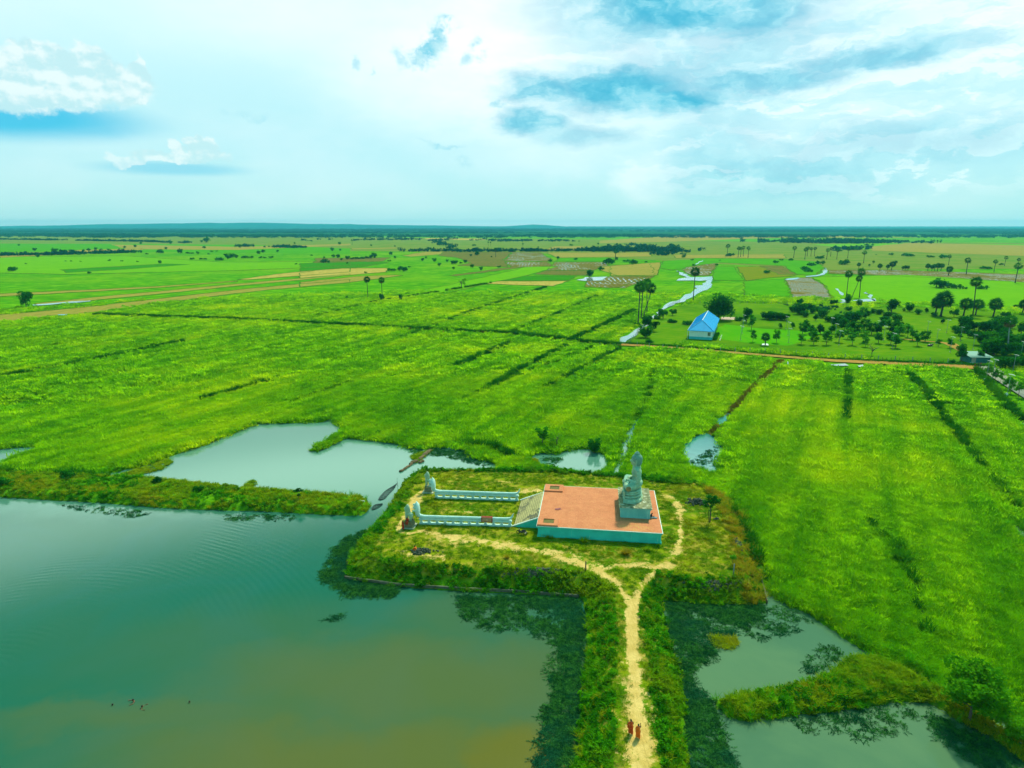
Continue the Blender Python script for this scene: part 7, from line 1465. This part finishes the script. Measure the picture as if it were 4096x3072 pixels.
m = MB(); m.tube([(-o_e + .1, -o_e + .2, -.2), (-o_e + .1, -o_e + .2, ez)], .07, 6); m.build('downpipe', M['white_trim'], bd)
def window(x, y, z, w_, h_, rz):
    m = MB(); R_ = Matrix.Rotation(rz, 3, 'Z'); m.box((x, y, z), (w_ + .2, .10, h_ + .2), rz); f = m.build('window', M['white_trim'], bd); m = MB(); q = Vector((x, y, z)) + R_ @ Vector((0, -.06, 0))
    for k in (-1, 1): m.box(q + R_ @ Vector((k * w_ * .26, 0, 0)), (w_ * .44, .04, h_ * .92), rz)
    m.build('pane', M['glass'], f)
window(BW - 1.35, -.03, 2.9, 1.2, 1.7, 0)
for k in range(6): window(BW + .03, 3.0 + 5.2 * k, 2.9, 1.3, 1.5, PI / 2)
for k in range(3): m = MB(); m.box((BW + .04, 5.6 + 10 * k, 1.45), (.09, 1.2, 2.5)); m.build('door', M['cloth_red'] if k else M['teal_metal'], bd)
Rb = Matrix.Rotation(BA2, 3, 'Z')
pb = [('round clipped shrub in the row along the right side of the blue-roofed building', 'clipped shrubs beside the building')]
for k in range(5): q = NL + Rb @ Vector((BW + 1.3, .5 + 4.2 * k, 0)); plant('bush', q, 0, 2.2, pb[0][0], pb[0][1], wide=.75, z=.3)
for k in range(4):
    q = NL + Rb @ Vector((BW + 3.4, 1.2 + 4.4 * k, 0)); r = empty('bench', (q.x, q.y, .34), BA2, 'white stone bench in the row beside the clipped shrubs', 'bench', 'benches beside the building'); MB().box((0, 0, .42), (.45, 1.3, .08)).build('seat', M['white_trim'], r)
    for s in (-1, 1): MB().box((0, .45 * s, .17), (.35, .12, .42)).build('leg', M['white_trim'], r)
def slab(px, label, mt, z=.38, th=.16, name='slab'):
    P = [G(x, y, .3) for x, y in px]; m = MB(); m.prism([(p.x, p.y) for p in P], z - th, z + .22); return tag(m.build(name, mt), label, 'slab')
slab([(2883, 1281), (2942, 1281), (2942, 1271), (2886, 1270)], 'pinkish concrete slab behind the building beneath the huge tree', paint('pink_cement', (.52, .40, .30), (.42, .30, .24), 1, .9, .1)); slab([(3047, 1383), (3075, 1384), (3071, 1377), (3049, 1377)], 'white slab on the lawn under the fan-leaved young tree', M['white_trim'])
# gatehouse
g = G(3878, 1456, .3); gh = empty('gatehouse', g, -.05, 'low teal metal gatehouse among the trees at the end of the dirt road', 'gatehouse')
MB().box((3.9, 3.5, 1.4), (7.2, 6, 3.0)).build('wall', M['teal_metal'], gh); m = MB(); m.box((3.9, 3.3, 3.05), (8.2, 7.6, .12), rot=Matrix.Rotation(.12, 3, 'X')); m.build('roof', paint('green_roof', (.05, .30, .24), (.03, .22, .18), 1, .5, .05), gh); MB().box((1.6, .46, 1.1), (1.5, .08, 2.2)).build('door', M['cream_slab'], gh)
slab([(3878, 1456), (3892, 1458), (3896, 1449), (3880, 1449)], 'white slab at the foot of the gatehouse', M['white_trim'], .60)
# fences
def fence(px, n, label, group=None, h=2.0, thin=True):
    L = PS(px, .3); seg = np.hypot(*(L[1:] - L[:-1]).T); tot = seg.sum(); cum = np.concatenate([[0], np.cumsum(seg)])
    def at(s): i = min(np.searchsorted(cum, s, side='right') - 1, len(seg) - 1); t_ = (s - cum[i]) / seg[i]; return L[i] + (L[i + 1] - L[i]) * t_
    r = empty('fence', (L[0][0], L[0][1], .3), 0, label, 'fence', group); o0 = np.array(L[0]); pr = None; pt = None
    for k in range(n + 1):
        q = at(tot * k / n * .9999) - o0
        if pr is None: m = MB(); m.box((0, 0, h / 2 - .1), (.20, .20, h + .2)); pr = m.build('post', M['post'], r); pr.location = (q[0], q[1], 0)
        else: c = pr.copy(); COL.objects.link(c); setpar(c, r); c.location = (q[0], q[1], 0)
    if thin:
        for k in range(n * 4):
            if k % 4 == 0: continue
            q = at(tot * k / (n * 4)) - o0
            if pt is None: m = MB(); m.box((0, 0, .65), (.08, .08, 1.5)); pt = m.build('stake', M['stake'], r); pt.location = (q[0], q[1], 0)
            else: c = pt.copy(); COL.objects.link(c); setpar(c, r); c.location = (q[0], q[1], 0)
    m = MB()
    for z in (.5, .9, 1.3, 1.7): m.tube([(*(at(tot * t_ * .9999) - o0), z) for t_ in np.linspace(0, 1, 24)], .012, 3)
    m.build('wire', M['stake'], r); return r
fence([(2512, 1377), (2560, 1388), (2750, 1404), (3060, 1412), (3340, 1434), (3600, 1446), (3790, 1456)], 21, 'long post and wire fence between the dirt road and the park'); fence([(2512, 1377), (2540, 1352), (2558, 1334)], 7, 'short post fence climbing the ditch bank from the road corner', thin=False); fence([(2672, 1232), (2700, 1216), (2718, 1208)], 8, 'post fence along the flooded ditch below the lone palm', thin=False)
fence([(2800, 1213), (3180, 1217)], 12, 'thin fence behind the park along the green paddies', h=1.3, thin=False)
# park lamps
def lamp_proto():
    r = empty('park_lamp'); m = MB(); m.tube([(0, 0, -.1), (0, 0, 6.3)], [.09, .05], 8); m.build('pole', M['post'], r, smooth=True); m = MB(); m.box((0, 0, .15), (.5, .5, .4)); m.build('foot', M['cream_slab'], r)
    m = MB(); m.box((.15, 0, 6.42), (1.5, .55, .07), rot=Matrix.Rotation(.15, 3, 'Y')); m.build('solar_panel', M['white_plastic'], r); m = MB(); m.tube([(0, 0, 5.9), (.8, 0, 6.1)], .03, 6); m.box((.95, 0, 6.1), (.5, .2, .08)); m.build('lamp_head', M['white_plastic'], r); return r
lp = lamp_proto(); first = True
heads = [c3(*q) for q in ((395, 462), (430, 555), (443, 655), (1125, 485), (1195, 580), (1257, 690), (1873, 530), (1978, 620), (2120, 733))] + [(2700 + x * .1808, 1180 + y * .1808) for x, y in ((1530, 440), (1512, 553), (1476, 683))]
heads2 = [c4(*q) for q in ((795, 495), (935, 612), (1085, 472), (1290, 578), (1145, 725), (1480, 690), (2190, 795), (1780, 1058), (2080, 990))]
heads3 = [c4(1690, 1078), c4(2005, 1280)]
for L_, lab, grp in ((heads, 'white-headed solar lamp post standing in rows on the open park lawn', 'solar lamps on the open lawn'), (heads2, 'white-headed solar lamp post among the trees at the right end of the park', 'solar lamps among the right trees'), (heads3, 'white-headed solar lamp post beside the concrete road', 'solar lamps by the concrete road')):
    for q in L_:
        p = G(q[0], q[1], 6.9); o = lp if first else copy_tree(lp); first = False; o.location = (p.x, p.y, .42); o.rotation_euler = (0, 0, RS.rand() * .6 - .3); tag(o, lab, 'lamp post', grp)
for q, lab in ((c4(1615, 1390), 'nearer-to-gate white marker stone in the roadside grass'), (c4(1930, 1610), 'white marker stone in the grass at the right edge')):
    p = G(*q, .3); m = MB(); m.box((0, 0, .45), (.9, .3, 1.1)); m.ell((0, 0, 1.0), (.45, .15, .25)); o = m.build('marker_stone', M['white_trim'], bevel=.03); o.location = (p.x, p.y, .25); tag(o, lab, 'marker')
# resting buffalo
q = c4(808, 872); p = G(*q, .4); m = MB(); m.ell((0, 0, .55), (1.15, .55, .55)); m.chain([(.8, 0, .75), (1.3, 0, .85)], [.38, .26]); m.chain([(1.35, 0, .9), (1.75, 0, .75)], [.22, .13])
for s in (-1, 1): m.chain([(.7, .3 * s, .4), (1.15, .42 * s, .16), (.75, .5 * s, .08)], [.2, .12, .08]); m.chain([(-.7, .35 * s, .4), (-.2, .65 * s, .25), (-.6, .7 * s, .08)], [.3, .16, .09]); m.chain([(1.38, .15 * s, 1.02), (1.2, .5 * s, 1.1), (.95, .6 * s, 1.15)], [.06, .045, .015]); m.ell((1.3, .28 * s, .92), (.06, .14, .07))
m.chain([(-1.1, 0, .6), (-1.3, .1, .3), (-1.25, .15, .1)], [.06, .035, .03]); o = m.build('buffalo', M['tar_black'], smooth=True, remesh=.05); o.location = (p.x, p.y, .40); o.rotation_euler = (0, 0, .3); tag(o, 'black buffalo lying on the park lawn', 'buffalo')
# ------------------------------------------------------------------ haze: the air between the camera and the horizon
hb = MB().box((0, 7400, 77), (26400, 15600, 160)).build('haze', []); hb.data.materials.clear()
hm = bpy.data.materials.new('haze_air'); hm.use_nodes = True; T2 = NT(hm.node_tree); T2.n.clear()
o_ = T2.node('ShaderNodeOutputMaterial'); v_ = T2.node('ShaderNodeVolumePrincipled'); T2.l.new(v_.outputs[0], o_.inputs['Volume'])
v_.inputs['Color'].default_value = (.12, .68, 1.0, 1); v_.inputs['Density'].default_value = 0.65e-4; v_.inputs['Anisotropy'].default_value = .2
hb.data.materials.append(hm); tag(hb, kind='stuff')
